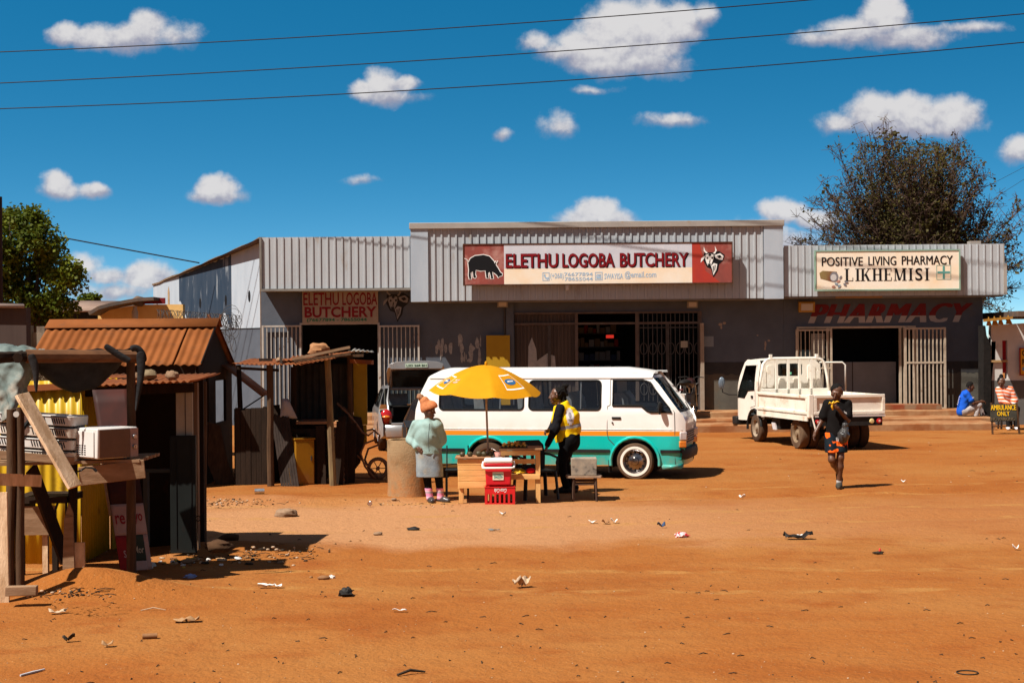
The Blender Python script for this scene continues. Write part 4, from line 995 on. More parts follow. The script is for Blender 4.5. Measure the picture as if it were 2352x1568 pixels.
# ---- open stall at the very front left
def stall():
 dF = 15.6
 r = thing('pole_stall', (W(160, 1100, dF).x, dF, 0), 'rough pole stall with a wooden table and tarpaulin roof at the left edge', 'stall')
 def post(u0,v0,u1,v1,rad,d0=None,seed=0,m=m_wood,z0=None):
  b = gp(u0,v0); dd = b.y if d0 is None else d0; b = Vector((W(u0,v0,dd).x,dd,gz(0,dd)-.1 if z0 is None else z0)); t = W(u1,v1,dd)
  pole(b, t, rad, seed=seed).build('post', m, r, angle=80)
  return b,t
 post(22,1372,26,940, .052,15.0,seed=1); post(46,1372,46,935, .046,15.02,seed=5)
 post(163,1320,168,1062, .055,seed=2,m=m_wooddark); post(302,1335,300,812, .051,16.12,seed=3)
 pk = MB(); a = gp(8, 1384); pk.bar((W(9,1384,14.6).x, 14.6, 0), (W(4,1130,14.6).x, 14.6, W(4,1130,14.6).z), .10, .03, up=(0,1,0)); pk.build('edge_plank', m_pale, r)
 # table: frame,slats,front board
 zt = W(250,1060,15.7).z; xl,xr = W(-40,1060,15.6).x,W(334,1060,15.75).x
 tb = MB(); rnd = random.Random(8)
 for k in range(6):
  y = 15.55 + k*.16; tb.bar((xl,y,zt-.005-.01*(k % 2)),(xr-.02,y+.08,zt+.015), .13, .03)
 tb.build('table_slats', m_woodh, r)
 fb = MB(); fb.bar(W(182, 1094, 15.5), W(333, 1076, 15.6), .035, .185); fb.build('front_board', m_woodh, r, bevel=.006)
 fb = MB(); fb.bar(W(-10, 1042, 15.5), W(170, 1058, 15.5), .035, .075); fb.build('front_rail', m_woodh, r)
 fb = MB(); fb.bar(W(-10, 1100, 14.6), W(92, 1104, 15.3), .035, .115); fb.build('cross_rail', m_pale, r)
 # leaning diagonal boards
 dg = MB(); dg.bar(W(50, 905, 14.9), W(172, 1118, 14.8), .035, .175, up=(-.45,-.9,.0)); dg.build('diagonal_plank', m_pale, r, bevel=.004)
 dg = MB(); dg.bar(W(72, 1075, 15.8), W(150, 1285, 16.3), .03, .17, up=(-.3,-.9,.1)); dg.build('brace', m_wooddark, r)
 # beam and torn black sheeting under the roof
 be = pole(W(60, 818, 15.4), W(322, 818, 15.9), .068, .062, seed=9, bend=.0); be.build('roof_beam', mat('brown_log', (.22,.10,.045), (.13,.06,.03), 6, .8, stretch=(.4,2,2)), r)
 b2 = pole(W(-30, 822, 15.0), W(60, 818, 15.4), .06, seed=19); b2.build('roof_beam', m_wooddark, r)
 b3 = pole(W(305, 822, 15.9), W(318, 806, 16.5), .05, seed=12); b3.build('roof_beam', m_wooddark, r)
 b4 = pole(W(40, 822, 15.2), W(60, 806, 16.4), .05, seed=13); b4.build('roof_beam', m_wooddark, r)
 # drooping black sheet
 nx,ny = 26,8; vs = []
 a0,a1,c0,c1 = W(62,806,15.45),W(322,800,15.95),W(66,812,16.35),W(330,805,16.45)
 for j in range(ny+1):
  for i in range(nx+1):
   s,t = i/nx,j/ny; p = a0.lerp(a1,s).lerp(c0.lerp(c1,s),t)
   sag = .42*(4*t*(1-t))*(sin(pi*min(1,s*1.15))**.7 if s < .87 else .3) if s > 0 else 0
   p = p + Z*(.04*noise.noise(Vector((s*9,t*4,2))) - sag); vs.append(p)
 mb = MB(); mb.add(vs, [(j*(nx+1)+i, j*(nx+1)+i+1, (j+1)*(nx+1)+i+1, (j+1)*(nx+1)+i) for j in range(ny) for i in range(nx)]); mb.build('black_roof_sheet', m_blackpl, r, angle=180, solid=.004)
 # torn strips at the right post and the left
 for k,(pts,w0) in enumerate((([(322,806),(326,850),(318,900),(312,945)], .11),([(240,793),(262,808),(284,822),(300,830)], .07),([(70,812),(84,850),(82,880),(84,902)], .10),([(300,802),(314,796),(328,812),(330,832)], .08))):
  dd = 15.6 if k != 2 else 15.2; P = [W(u,v,dd+.02*i) for i,(u,v) in enumerate(pts)]; mb = MB(); vs = []
  for i,p in enumerate(P):
   w = w0*(1-.8*i/(len(P)-1)) if k in (0,2) else w0; tt = (P[min(i+1,3)]-P[max(i-1,0)]).normalized(); sd = tt.cross(Y).normalized()
   vs += [p - sd*w/2,p + sd*w*.1 - Y*.02,p + sd*w/2]
  fs = [(i*3+j,i*3+j+1,i*3+j+4,i*3+j+3) for i in range(3) for j in range(2)]
  mb.add(vs, fs); o = mb.build('torn_strip', m_blackpl, r, angle=180, solid=.004); md = o.modifiers.new('s', 'SUBSURF'); md.levels = md.render_levels = 2
 bo = MB(); c = W(43,1395-0,14.7); bo = None
 wsh = MB(); c = W(44, 950+448-0, 14.6); c = W(44, 1397-447, 14.93); wsh.lathe([(.0,-.012),(.028,-.012),(.028,.004),(.012,.006),(.0,.012)], c - Y*.08, ax='Y', seg=14); wsh.build('washer', mat('bright_washer', (.75,.72,.66), None, 1, .3), r)
 # splice slats nailed low on the middle post
 sp = MB(); sp.prism([(-.06,0),(.06,0),(.05,.62),(.01,.72),(-.04,.55)], W(157, 1318, 15.9), X, Z, Y*.03); sp.build('splice_slat', m_woodh, r)
 sp = MB(); sp.prism([(.0,0),(.05,.08),(.05,.32),(-.05,.32),(-.05,.05)], W(183, 1322, 15.95) + Z*.02, X, Z, Y*.03); sp.build('splice_slat', m_pale, r)
 return r,zt
STALL = stall()
def tarp():
 # heavy plastic sheet hung over the corner of the stall roof
 ctl = [[(-60,800),(-60,868),(-55,930),(-50,985)],[(-10,790),(-12,860),(-10,925),(-8,978)],[(30,797),(26,850),(20,905),(16,958)],[(62,800),(58,850),(48,900),(34,946)],[(82,808),(76,848),(60,892),(46,925)],[(100,806),(90,830),(80,850),(66,880)]]
 depth = [15.9,15.7,15.55,15.6,15.8,16.0]
 mb = MB(); vs = []; n = 4
 top = []
 for i,col in enumerate(ctl):
  back = W(col[0][0]+6,col[0][1]-4,depth[i]+.6)
  vs.append(back)
  for j,(u,v) in enumerate(col): vs.append(W(u,v,depth[i] - .10*sin(i*1.9+j*1.1) - .02*j))
 m = 5
 mb.add(vs,[(i*m+j,i*m+j+1,(i+1)*m+j+1,(i+1)*m+j) for i in range(len(ctl)-1) for j in range(m-1)])
 o = mb.solo('tarpaulin', m_tarp, 'crumpled grey green plastic tarpaulin draped over the stall roof corner', 'tarpaulin', angle=180)
 md = o.modifiers.new('s', 'SUBSURF'); md.levels = md.render_levels = 4
 tx = bpy.data.textures.new('folds', 'CLOUDS'); tx.noise_scale = .28; d = o.modifiers.new('d', 'DISPLACE'); d.texture = tx; d.strength = .06; d.texture_coords = 'LOCAL'
 tx = bpy.data.textures.new('creases', 'MARBLE'); tx.noise_scale = .22; tx.turbulence = 12; d = o.modifiers.new('d2', 'DISPLACE'); d.texture = tx; d.strength = .022; d.texture_coords = 'LOCAL'
 md = o.modifiers.new('t', 'SOLIDIFY'); md.thickness = .006
tarp()
# things on the stall table
ZT_ = STALL[1] + .035
def hotplates():
 m_en = [mat('enamel_cream', (.70,.63,.55), (.55,.45,.36), 4, .35, c3=(.25,.14,.07), s3=5, lo3=.6, hi3=.75, k=.85), mat('enamel_white', (.74,.71,.68), (.62,.55,.48), 4, .3, c3=(.3,.2,.12), s3=6, lo3=.64, hi3=.75, k=.85)]
 labs = ['lowest cream slotted appliance casing in the stack on the stall table', 'second white slotted appliance casing up from the stall table', 'third cream slotted appliance casing up from the stall table', 'topmost dusty slotted appliance casing under the diagonal plank']
 base = W(98,1040,15.72)
 for i in range(4):
  z = ZT_ + i*.118; w,dpt,h = .84, .42, .095
  t = Matrix.Rotation(radians(3.5), 4, 'Y') @ Matrix.Rotation(radians(-12 + (i % 2)*3), 4, 'Z')
  r = thing('appliance_casing', (base.x - .02*(i % 2), base.y+.05, z), labs[i], 'appliance', 'slotted casings stacked on the stall table', tilt=t)
  b = MB(); pl = rrect(-w/2, -dpt/2, w/2, dpt/2, .07, 4); b.prism(pl, (0, 0, .0), X, Y, Z*h); b.build('body', m_en[i % 2], r, world=False, bevel=.018, bseg=3)
  for (sa,sb,nn) in ((-.34,-.15,8),(.0, .14,6),(.22, .34,6)):
   s = MB()
   for k in range(nn): xx = sa + (sb-sa)*k/(nn-1); s.bar((xx,-dpt/2-.001,h*.2),(xx-.02,-dpt/2-.001,h*.78), .010, .006,up=(0,1,0))
   s.build('vent_slots', m_ink, r, world=False)
  ri = MB(); ri.bar((-w/2+.06, -dpt/2-.002, h*.9), (w/2-.06, -dpt/2-.002, h*.9), .006, .008); ri.build('seam', m_dgrey, r, world=False)
  ft = MB(); ft.b2((-.38, -.17, -.022), (.38, .17, -.001)); ft.build('base_tray', m_dgrey, r, world=False)
hotplates()
def cables():
 p = [W(52,985,15.4),W(70,962,15.5),W(90,966,15.5),W(104,980,15.5),W(106,998,15.45)]
 mb = MB(); mb.tube(p, .022, 8); mb.b2(W(92,1000,15.5)-Vector((0,.06,0)), W(108,978,15.5)); mb.solo('handle_bracket', m_black, 'black handle bar on top of the stacked casings', 'handle')
 q = [(128,1010),(142,1022),(145,1050),(152,1072),(172,1085),(186,1080),(196,1073),(210,1074),(216,1076)]
 mb = MB(); P = [W(u,v,15.12 if 2 < i < 6 else 15.3) for i,(u,v) in enumerate(q)]; mb.tube(P, .009,6)
 mb.tube([W(216,1076,15.35), W(222,1082,15.35)], .014, 6); mb.solo('loose_cable', m_black, 'thin black cable dangling over the front board of the stall', 'cable')
cables()
def microwave():
 c = W(240,1055,15.55)
 t = Matrix.Rotation(radians(0), 4, 'X')
 r = thing('microwave_oven', (W(243,1055,15.66).x, 15.66, ZT_), 'small white microwave oven with brown door and two knobs on the stall table', 'microwave', rotz=radians(47), tilt=t)
 w,dp,h = .46, .43, .315
 b = MB(); b.b2((-w/2, -dp/2, .015), (w/2, dp/2, h)); b.build('body', mat('microwave_white', (.72,.69,.66), (.66,.62,.57), 2, .35, k=.9), r, world=False, bevel=.012)
 d = MB(); d.b2((-w/2+.016, -dp/2-.016, .022), (w/2-.095, -dp/2-.001, h-.012)); d.build('door', mat('microwave_door_brown', (.16,.075,.045), (.13,.06,.035), 6, .25), r, world=False, bevel=.004)
 p = MB(); p.b2((w/2-.093, -dp/2-.014, .022), (w/2-.002, -dp/2-.001, h-.012)); pn = p.build('control_panel', mat('panel_mauve', (.46,.30,.27), (.40,.26,.23), 5, .4), r, world=False)
 for z in (.22, .12):
  k = MB(); k.lathe([(0,-.022),(.020,-.022),(.026,-.004),(.028,0)], (w/2-.047, -dp/2-.014, z), ax='Y', seg=16); kn = k.build('knob', mat('knob_chrome', (.6,.6,.62), None, 1, .2, metal=.9), pn, world=False)
  g = MB(); g.b2((w/2-.050, -dp/2-.040, z-.018), (w/2-.044, -dp/2-.0365, z+.018)); g.build('knob_grip', mat('knob_grip', (.6,.3,.25)), kn, world=False)
 # the left flank carries the vents
 v = MB()
 for i in range(5):
  for j in range(4): v.b2((-w/2-.0145,dp/2-.24+.045*j, .05+.022*i),(-w/2-.0125,dp/2-.21+.045*j, .06+.022*i))
 v.build('vent_slots', m_ink, r, world=False)
 e = MB(); e.b2((-w/2-.012, -dp/2+.05, .03), (-w/2-.005, dp/2-.04, h-.03)); e.build('side_panel', mat('microwave_white', (.7,.7,.7)), r, world=False, bevel=.003)
 f = MB()
 for (x,y) in ((-.18,-.13),(.18,-.13),(-.18,.13),(.18,.13)):
  f = MB(); f.lathe([(.014,0),(.014,.015)], (x, y, 0), seg=10); f.build('foot', m_black, r, world=False)
microwave()
def stall_bench():
 # crude crate bench with painted marks under the table
 c = gp(96, 1345); r = thing('crate_bench', (W(70,1300,16.5).x, 16.5, 0), 'rough dark crate bench marked V1 standing under the stall table', 'bench')
 x0,x1 = W(35,1200,16.3).x,W(128,1200,16.3).x; z1,z0 = W(80,1140,16.3).z,W(80,1228,16.3).z
 b = MB(); b.b2((x0, 16.3, z0), (x1, 16.34, z1-.10)); b.build('front_board', m_woodh, r)
 b = MB(); b.b2((x0-.02, 16.28, z1-.07), (x1+.12, 16.9, z1)); b.build('top', m_wooddark, r)
 b = MB(); b.b2((x0, 16.35, z0), (x0+.03, 16.9, z1-.08)); b.build('side_board', m_wooddark, r)
 t = MB(); t.text('V1', (W(102,1200,16.29).x, 16.297, W(102,1198,16.29).z), X, Z, .24, .22, .002); t.build('painted_mark', m_black, r)
 for (u,m) in ((45,m_wooddark),(100,m_pale),(122,m_wooddark)):
  l = MB(); l.b2((W(u,1200,16.4).x, 16.35, 0), (W(u,1200,16.4).x+.055, 16.41, z0)); l.build('leg', m, r)
stall_bench()
def offcut():
 p = gp(50, 1368); mb = MB(); mb.box(p + Z*.05, (.28, .1, .085), rotm('Z', 6)); mb.solo('wood_offcut', m_woodh, 'short sawn wood block lying beside the left stall posts', 'wood block', bevel=.006)
offcut()
# leaning advertisement panel: torn poster with part words
def poster():
 b0,b1 = gp(410,1300),gp(520,1285)
 A,B = W(415,1302+8,16.45),W(523,1290,16.9); A.z = B.z = .03
 t = MB(); up_l = W(304,892,17.2); up_r = W(402,905,17.6)
 o = Vector((W(415,1300,16.5).x,16.5, .02))
 bl,br = W(415*.0+400*.6806*0+277*1.0,1310,16.4),W(350,1300,16.55)
 bl.z = .03; br.z = .03
 tl,tr = W(212,895,17.1),W(292,893,17.15)
 r = thing('advert_panel', (bl+br)/2, 'torn reddish advertisement panel leaning against the kiosk wall', 'panel')
 ex = (br-bl); W_ = ex.length; ex.normalize(); ey = ((tl+tr)/2 - (bl+br)/2); H_ = ey.length; ey.normalize(); ey = (ey - ex*ey.dot(ex)*0).normalized(); n = ex.cross(ey)
 # skewed outline in panel axes
 def loc(p): d = p - bl; e = d.dot(ey - ex*0); return (d.dot(ex) - 0,e)
 skew = ((tl-bl).dot(ex)); pts = [(0,0),(W_, .02),((tr-bl).dot(ex),H_),(skew,H_-.02)]
 ey2 = (ey - ex*ey.dot(ex)).normalized(); n = ex.cross(ey2)
 def at(s,t_): # s across 0..1,t up 0..1
  l = bl.lerp(tl,t_); rr = br.lerp(tr,t_); return l.lerp(rr,s)
 def patch(nm,s0,s1,t0,t1,m,off,part=r):
  mb = MB(); k = 8; vs = [at(s0 + (s1-s0)*i/k,t0 + (t1-t0)*j/k) + n*(-.0 + off) for j in range(k+1) for i in range(k+1)]
  mb.add(vs,[(j*(k+1)+i,j*(k+1)+i+1,(j+1)*(k+1)+i+1,(j+1)*(k+1)+i) for j in range(k) for i in range(k)]); return mb.build(nm,m,part,solid=.003)
 patch('backing', 0, 1, 0, 1, m_wooddark, -.012)
 m_p = mat('poster_brown_red', (.035,.018,.017), (.085,.024,.018), 2.2, .6, c3=(.15,.04,.042), s3=1.6, lo3=.56, hi3=.72)
 patch('picture', .0, 1, .36, 1, m_p, 0)
 patch('caption_band', 0, 1, .19, .359, mat('poster_pale_pink', (.62,.42,.36), (.5,.3,.25), 3), 0)
 patch('red_band', 0, .47, 0, .189, mat('poster_red', (.42,.03,.03), (.35,.03,.03), 4), 0)
 patch('green_label', .49, .86, .05, .189, mat('poster_dark_green', (.06,.075,.05), (.05,.06,.04), 4), 0)
 patch('pale_edge', .861, 1, .0, .189, mat('poster_pale_pink', (.6,.4,.3)), 0)
 patch('footer', .48, .86, .0, .049, mat('poster_pale_pink', (.6,.4,.3)), 0)
 def word(t,s,tt,w,h,m,nm):
  mb = MB(); p = at(s,tt) + n*.006; e1 = (at(1,tt)-at(0,tt)).normalized(); e2 = (at(s,tt+.1)-at(s,tt)).normalized(); mb.text(t,p,e1,e2,w,h, .002,bold=.01); mb.build(nm,m,r,smooth=False)
 m_pr = mat('poster_letter_red', (.36,.02,.03)); m_cr = mat('poster_letter_cream', (.65,.55,.38))
 word('re', .08, .25, .10, .10, m_pr, 'lettering'); word('yo', .66, .245, .085, .115, m_pr, 'lettering')
 word('Mor', .52, .09, .10, .075, m_cr, 'lettering'); word('So', .18, .07, .06, .08, mat('poster_letter_pink', (.7,.5,.45)), 'lettering')
 st = MB(); st.bar(at(-.05, .30), at(-.06, .76), .02, .03); st.build('edge_batten', m_woodh, r)
poster()

# ---- plank stall in the middle distance
def plank_stall():
 d = 26.3
 r = thing('plank_stall', (W(690,1110,d).x, d, 0), 'dark plank market stall with sagging rusty roof and rock on top', 'stall')
 def post(u0, v0, u1, v1, rad, dd, m=m_wood, seed=0, nm='post'):
  b = W(u0,v0,dd); b.z = -.05; pole(b,W(u1,v1,dd),rad,seed=seed).build(nm,m,r)
 post(622,1112,619,838, .062,26.2,seed=1); post(672,1010,674,842, .06,27.0,seed=2,m=m_wooddark)
 post(765, 1105, 752, 824, .062, 26.4, seed=3, m=mat('peeled_pole', (.36,.26,.12), (.2,.13,.07), 5, .8, stretch=(2,2,.4))); post(808, 1098, 803, 815, .055, 27.3, seed=4)
 post(560,1110,548,838, .05,27.9,seed=6,m=m_wooddark)
 # plank fence panel and leaning planks
 rnd = random.Random(6)
 k = 6; xa,xb = W(540,1000,26.5).x,W(612,1000,26.5).x; zt = W(580,938,26.5).z
 f = MB()
 for i in range(k):
  x = xa + (xb-xa)*i/k; f.b2((x+.002,26.5+rnd.uniform(0,.015),0),(x+(xb-xa)/k-.003,26.54,zt+rnd.uniform(-.05,.03)))
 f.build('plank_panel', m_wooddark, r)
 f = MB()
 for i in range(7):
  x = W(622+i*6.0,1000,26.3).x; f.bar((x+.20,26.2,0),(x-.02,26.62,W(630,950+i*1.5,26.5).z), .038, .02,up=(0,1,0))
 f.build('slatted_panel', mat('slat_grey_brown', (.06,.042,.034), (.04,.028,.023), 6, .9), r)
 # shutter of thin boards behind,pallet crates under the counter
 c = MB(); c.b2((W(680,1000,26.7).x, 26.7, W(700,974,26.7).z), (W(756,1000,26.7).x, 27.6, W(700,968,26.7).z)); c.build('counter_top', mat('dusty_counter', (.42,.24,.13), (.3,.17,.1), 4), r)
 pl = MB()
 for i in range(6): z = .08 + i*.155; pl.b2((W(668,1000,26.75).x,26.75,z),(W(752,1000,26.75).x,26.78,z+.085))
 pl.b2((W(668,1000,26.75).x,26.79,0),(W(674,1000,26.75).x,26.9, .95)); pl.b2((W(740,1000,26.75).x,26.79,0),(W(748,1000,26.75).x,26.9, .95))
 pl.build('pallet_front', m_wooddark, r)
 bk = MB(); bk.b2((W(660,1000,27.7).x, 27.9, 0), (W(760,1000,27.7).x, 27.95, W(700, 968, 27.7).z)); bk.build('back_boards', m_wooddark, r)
 cs = MB(); cs.corr((W(674,1000,27.6).x, 27.62, W(700,966,27.6).z), X, Z, -Y, W(808,1000,27.6).x-W(674,1000,27.6).x, W(740,836,27.6).z-W(700,966,27.6).z, .115, .016); cs.build('back_sheet', mat('dull_zinc_sheet', (.05,.05,.048), (.03,.03,.029), 3, .6), r, angle=80)
 ys = MB(); ys.b2((W(812,900,27.4).x, 27.4, W(830,975,27.4).z), (W(843,900,27.4).x, 27.44, W(830,828,27.4).z)); ys.build('yellow_side_board', mat('mustard_board2', (.50,.33,.02), (.42,.27,.02), 3, .6), r)
 y2 = MB(); y2.b2((W(812,1000,27.4).x, 27.42, W(830,1020,27.4).z), (W(842,1000,27.4).x, 27.45, W(830,976,27.4).z)); y2.build('yellow_side_board', mat('mustard_board2', (.5,.33,.02)), r)
 rr = MB(); rr.bar(W(806,829,27.3), W(856,832,27.2), .12, .07); rr.build('roof_edge', m_rust2, r)
 for (u,v,w,t,dd) in ((776,968,.16,.05,26.55),(790,958,.14,-.04,26.7),(802,972,.18,.03,26.85),(604,934,.12,.05,26.75),(640,930,.16,-.07,27.2),(656,945,.13,.04,27.1),(715,985,.20,.02,26.62),(738,978,.15,-.03,26.6)):
  q = MB(); q.bar((W(u,1000,dd).x, dd, 0), (W(u,1000,dd).x+t, dd+.1, W(u,v,dd).z), w, .025, up=(0,1,0)); q.build('scrap_board', (m_wooddark, m_iron)[u % 2], r)
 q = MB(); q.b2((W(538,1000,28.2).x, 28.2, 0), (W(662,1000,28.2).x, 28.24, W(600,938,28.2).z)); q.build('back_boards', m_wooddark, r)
 for (p,ln,wdt,ang,seed) in (((532,836),95,1.5,0,1),):
  pass
 def sheet(u0,v0,u1,v1,dd,dep,seed,m=m_rust2):
  a, b = W(u0, v0, dd), W(u1, v1, dd); ex = (b-a); w = ex.length; ex.normalize(); ey = Vector((0, 1, .025)).normalized(); mb = MB(); mb.corr(a, ex, ey, ex.cross(ey), w, dep, .076, .010, vdiv=4, wob=.05, seed=seed); mb.build('roof_sheet', m, r, angle=80, solid=.004)
 sheet(534,834,694,838,25.9,2.2,2); sheet(680,836,770,822,26.0,2.1,5); sheet(640,828,792,815,26.4,1.7,9)
 sheet(800, 806, 848, 808, 27.0, 1.0, 11, mat('pale_zinc', (.5,.47,.42), (.35,.3,.24), 6, .5))
 for (a,b,dd,m) in (((672,825),(804,797),26.3,m_woodh),((676,829),(806,812),26.1,m_wood),((770,818),(835,816),26.2,m_wood),((596,826),(625,826),26.2,m_wooddark),((545,845),(640,850),26.3,m_wooddark)):
  mb = MB(); mb.bar(W(*a, dd), W(*b, dd), .09, .045); mb.build('roof_batten', m, r)
 return r
plank_stall()
def roof_rock():
 c = W(735, 803, 26.6); mb = MB(); mb.ell(c - Z*.01, (.19, .16, .13), 14, 10, jit=.4, seed=14); mb.solo('stone', mat('orange_rock', (.50,.25,.12), (.38,.17,.07), 5, .9, .4, 15), 'orange angular rock on top of the plank stall roof', 'stone')
 mb = MB(); c = W(642, 827, 26.5); mb.ell(c, (.07, .06, .045), 10, 8, jit=.3, seed=3); mb.solo('stone', m_rock, 'small pale stone on the left end of the plank stall roof', 'stone')
 mb = MB(); mb.bar(W(645,822,26.4), W(646,838,26.0), .04, .05); mb.solo('wood_block', m_wooddark, 'dark wood chock on the plank stall roof edge', 'wood block')
roof_rock()
def yellow_box():
 b = W(690, 1106, 26.45); b.z = 0; r = thing('yellow_cabinet', (b.x, b.y+.15, -.01), 'narrow mustard yellow cabinet standing before the plank stall', 'cabinet', rotz=radians(28))
 x0 = W(664,1100,b.y).x - b.x; w = .30; h = .78
 m = mat('mustard_paint', (.46,.215,.012), (.36,.165,.010), 2.5, .6, dirt=((.30,.13,.05), .0, .35), c3=(.25,.13,.03), s3=6, lo3=.64, hi3=.72)
 mb = MB(); mb.b2((-.17, -.17, 0), (.17, .17, h)); mb.build('body', m, r, world=False, bevel=.01)
 t = MB(); t.b2((-.185, -.185, h+.001), (.185, .185, h+.03)); t.build('lid', m, r, world=False, bevel=.006)
 d = MB(); d.b2((-.15, -.182, .05), (.15, -.171, h-.05)); dd = d.build('door', m, r, world=False)
 hh = MB(); hh.b2((.10, -.195, h*.55), (.12, -.183, h*.65)); hh.build('handle', m_dgrey, dd, world=False)
yellow_box()
def cloth():
 mb = MB(); vs = []
 for i in range(6):
  t = i/5; p = W(655+ 8*t,915 + 46*t,26.6); w = .05 + .10*t; vs += [p - X*w,p - Y*.05*sin(i),p + X*w]
 mb.add(vs, [(i*3+j, i*3+j+1, i*3+j+4, i*3+j+3) for i in range(5) for j in range(2)]); mb.solo('hanging_cloth', mat('pale_cloth', (.5,.5,.55)), 'small pale cloth hanging inside the plank stall', 'cloth', angle=180, solid=.005)
cloth()
# wheelbarrow tipped on its nose against the stall
def wheelbarrow():
 b = gp(845,1105)
 r = thing('wheelbarrow', (b.x, b.y, 0), 'rusty wheelbarrow standing upended beside the plank stall', 'wheelbarrow')
 d = b.y
 def P(u,v,k=0.0): return W(u,v,d+k)
 # pan seen from behind,leaning back against a corrugated offcut
 q = MB(); front = [P(790,952,.35),P(830,958,.2),P(838,1000,.1),P(828,1062,.0),P(800,1098,.05),P(786,1090,.2),P(782,1010,.3)]
 back = [p + Vector((-.10, .22, .0)) + (P(808,1025,.2)-p)*.25 for p in front]; n = len(front)
 q.add(front + back, [tuple(range(n)), tuple(range(2*n-1, n-1, -1))] + [((i+1) % n, i, i+n, (i+1) % n + n) for i in range(n)]); q.build('pan', mat('rusty_pan', (.07,.05,.04), (.12,.07,.045), 6, .7, .5, 20), r, angle=40)
 m_fr = mat('rusted_tube', (.22,.11,.06), (.32,.17,.1), 6, .6)
 for (pts,k) in (([(774,925),(800,950),(820,975),(832,992),(846,1000),(862,988),(860,1010),(838,1018),(828,1040),(838,1070),(862,1100)],0),([(788,935),(812,955),(836,990),(856,985),(872,1000),(868,1022),(846,1030),(838,1055),(850,1080),(872,1098)], .35)):
  t = MB(); t.tube([P(u, v, k) for u, v in pts], .019, 7); t.build('frame_tube', m_fr, r, angle=180)
 for (a,bb,k) in (((820,1045),(870,1095),.1),((806,1095),(880,1100),.2)):
  t = MB(); t.tube([P(*a, 0), P(*bb, k)], .015, 6); t.build('strut', m_fr, r)
 c = P(868, 1075, .15); w = MB(); w.tube([c + Vector((.155*cos(t), .05*cos(t), .165*sin(t))) for t in [2*pi*i/28 for i in range(28)]], .034, 8, closed=True); wh = w.build('wheel', mat('orange_dusty_tyre', (.20,.12,.08), (.28,.15,.08), 7, .9), r, angle=180)
 h = MB(); h.tube([c + Vector((0,-.06,0)), c + Vector((0,.06,0))], .035, 8); h.build('hub', m_fr, wh)
 sp = MB()
 for i in range(3): a = pi*i/3; sp.tube([c - Vector((.15*cos(a), .045*cos(a), .16*sin(a))),c + Vector((.15*cos(a), .045*cos(a), .16*sin(a)))], .008,5)
 sp.build('spokes', m_fr, wh)
wheelbarrow()
def scrap_sheets():
 d = 26.6; mb = MB(); a = W(766,1096,d); a.z = 0; ex = Vector((.93,-.2,0)).normalized(); ey = Vector((-.06,.28,1)).normalized()
 # ribs run across this leaning offcut
 mb.corr(a, ey, ex, ey.cross(ex)*-1, 1.0, .20, .10, .018); mb.solo('iron_offcut', mat('muddy_iron', (.16,.10,.07), (.24,.14,.085), 6, .8), 'muddy corrugated iron offcut leaning behind the wheelbarrow', 'iron sheet', angle=80, solid=.004)
scrap_sheets()
# concrete pipe section standing on end
def concrete_pipe():
 b = gp(938,1141); mb = MB(); h = W(938,1008,b.y+.3).z - b.z; R = .345
 c = b + Vector((0,R*.9,-.05))
 prof = [(R-.07, .35),(R-.07,h),(R-.055,h+.045),(R-.01,h+.05),(R,h+.02),(R+.004,h*.6),(R-.004, .2),(R+.01, .0)]
 M = Matrix.Identity(3); vs0 = len(mb.v); mb.lathe(prof,c,seg=40)
 for i in range(len(mb.v)):
  p = Vector(mb.v[i]); q = p - c; rr = sqrt(q.x*q.x+q.y*q.y); k = 1 + .012*noise.noise(p*3.1) + .006*noise.noise(p*9); mb.v[i] = (c.x+q.x*k,c.y+q.y*k,p.z + .012*noise.noise(p*4))
 m = mat('stained_concrete_pipe', (.46,.31,.17), (.36,.23,.12), 3, .92, .5, 45, c3=(.24,.15,.07), s3=3.2, lo3=.55, hi3=.72, dirt=((.42,.17,.055), .15, .75))
 mb.solo('concrete_pipe', m, 'stained concrete pipe standing on end beside the woman in the pom-pom hat', 'concrete pipe')
concrete_pipe()
# ------------------------------------------------------------------ vehicles
m_vwhite = mat('white_car_paint', (.84,.83,.80), (.80,.78,.74), 2, .28, coat=.4, k=1.0, dirt=((.55,.36,.22), .35, 1.0))
m_vteal = mat('teal_car_paint', (.0,.47,.42), (.0,.44,.39), 2, .3, coat=.4, k=1.0, dirt=((.36,.23,.13), .05, .50))
m_vorange = mat('orange_stripe', (.80,.27,.012), None, 2, .35, k=.9)
m_vblack = mat('black_trim', (.018,.018,.019), (.03,.028,.026), 5, .55)
m_tyre = mat('dusty_tyre', (.075,.045,.03), (.12,.07,.04), 6, .9, .2, 40)
m_tyred = mat('dusty_brown_tyre', (.20,.125,.075), (.13,.08,.05), 6, .92, .3, 40)
m_wwall = mat('whitewall', (.78,.74,.66), None, 1, .6, k=1)
m_chrome = mat('chrome_wheel', (.36,.35,.35), (.22,.20,.19), 14, .22, metal=1.0, k=1)
m_hole = mat('rim_hole', (.01,.01,.01), None, 1, .9)
m_glass = glassmat('vehicle_glass', (.80,.84,.84), .07, .02, .3)
m_glassd = glassmat('dark_vehicle_glass', (.30,.36,.37), .03, .02, .25)
m_rub = mat('rubber_seal', (.012,.012,.012), None, 1, .6)
m_lampr = mat('tail_lamp_red', (.42,.012,.015), (.36,.01,.012), 9, .15, coat=.6, k=1)
m_lampo = mat('indicator_orange', (.75,.24,.03), (.62,.17,.02), 12, .2, coat=.5, k=1)
m_lampc = mat('headlamp_clear', (.55,.50,.48), (.42,.38,.38), 12, .15, coat=.6, k=1)
m_seat = mat('grey_seat_vinyl', (.40,.41,.42), (.28,.29,.30), 8, .5)
m_inn = mat('pale_cabin_trim', (.55,.53,.48), (.42,.42,.40), 3, .6)

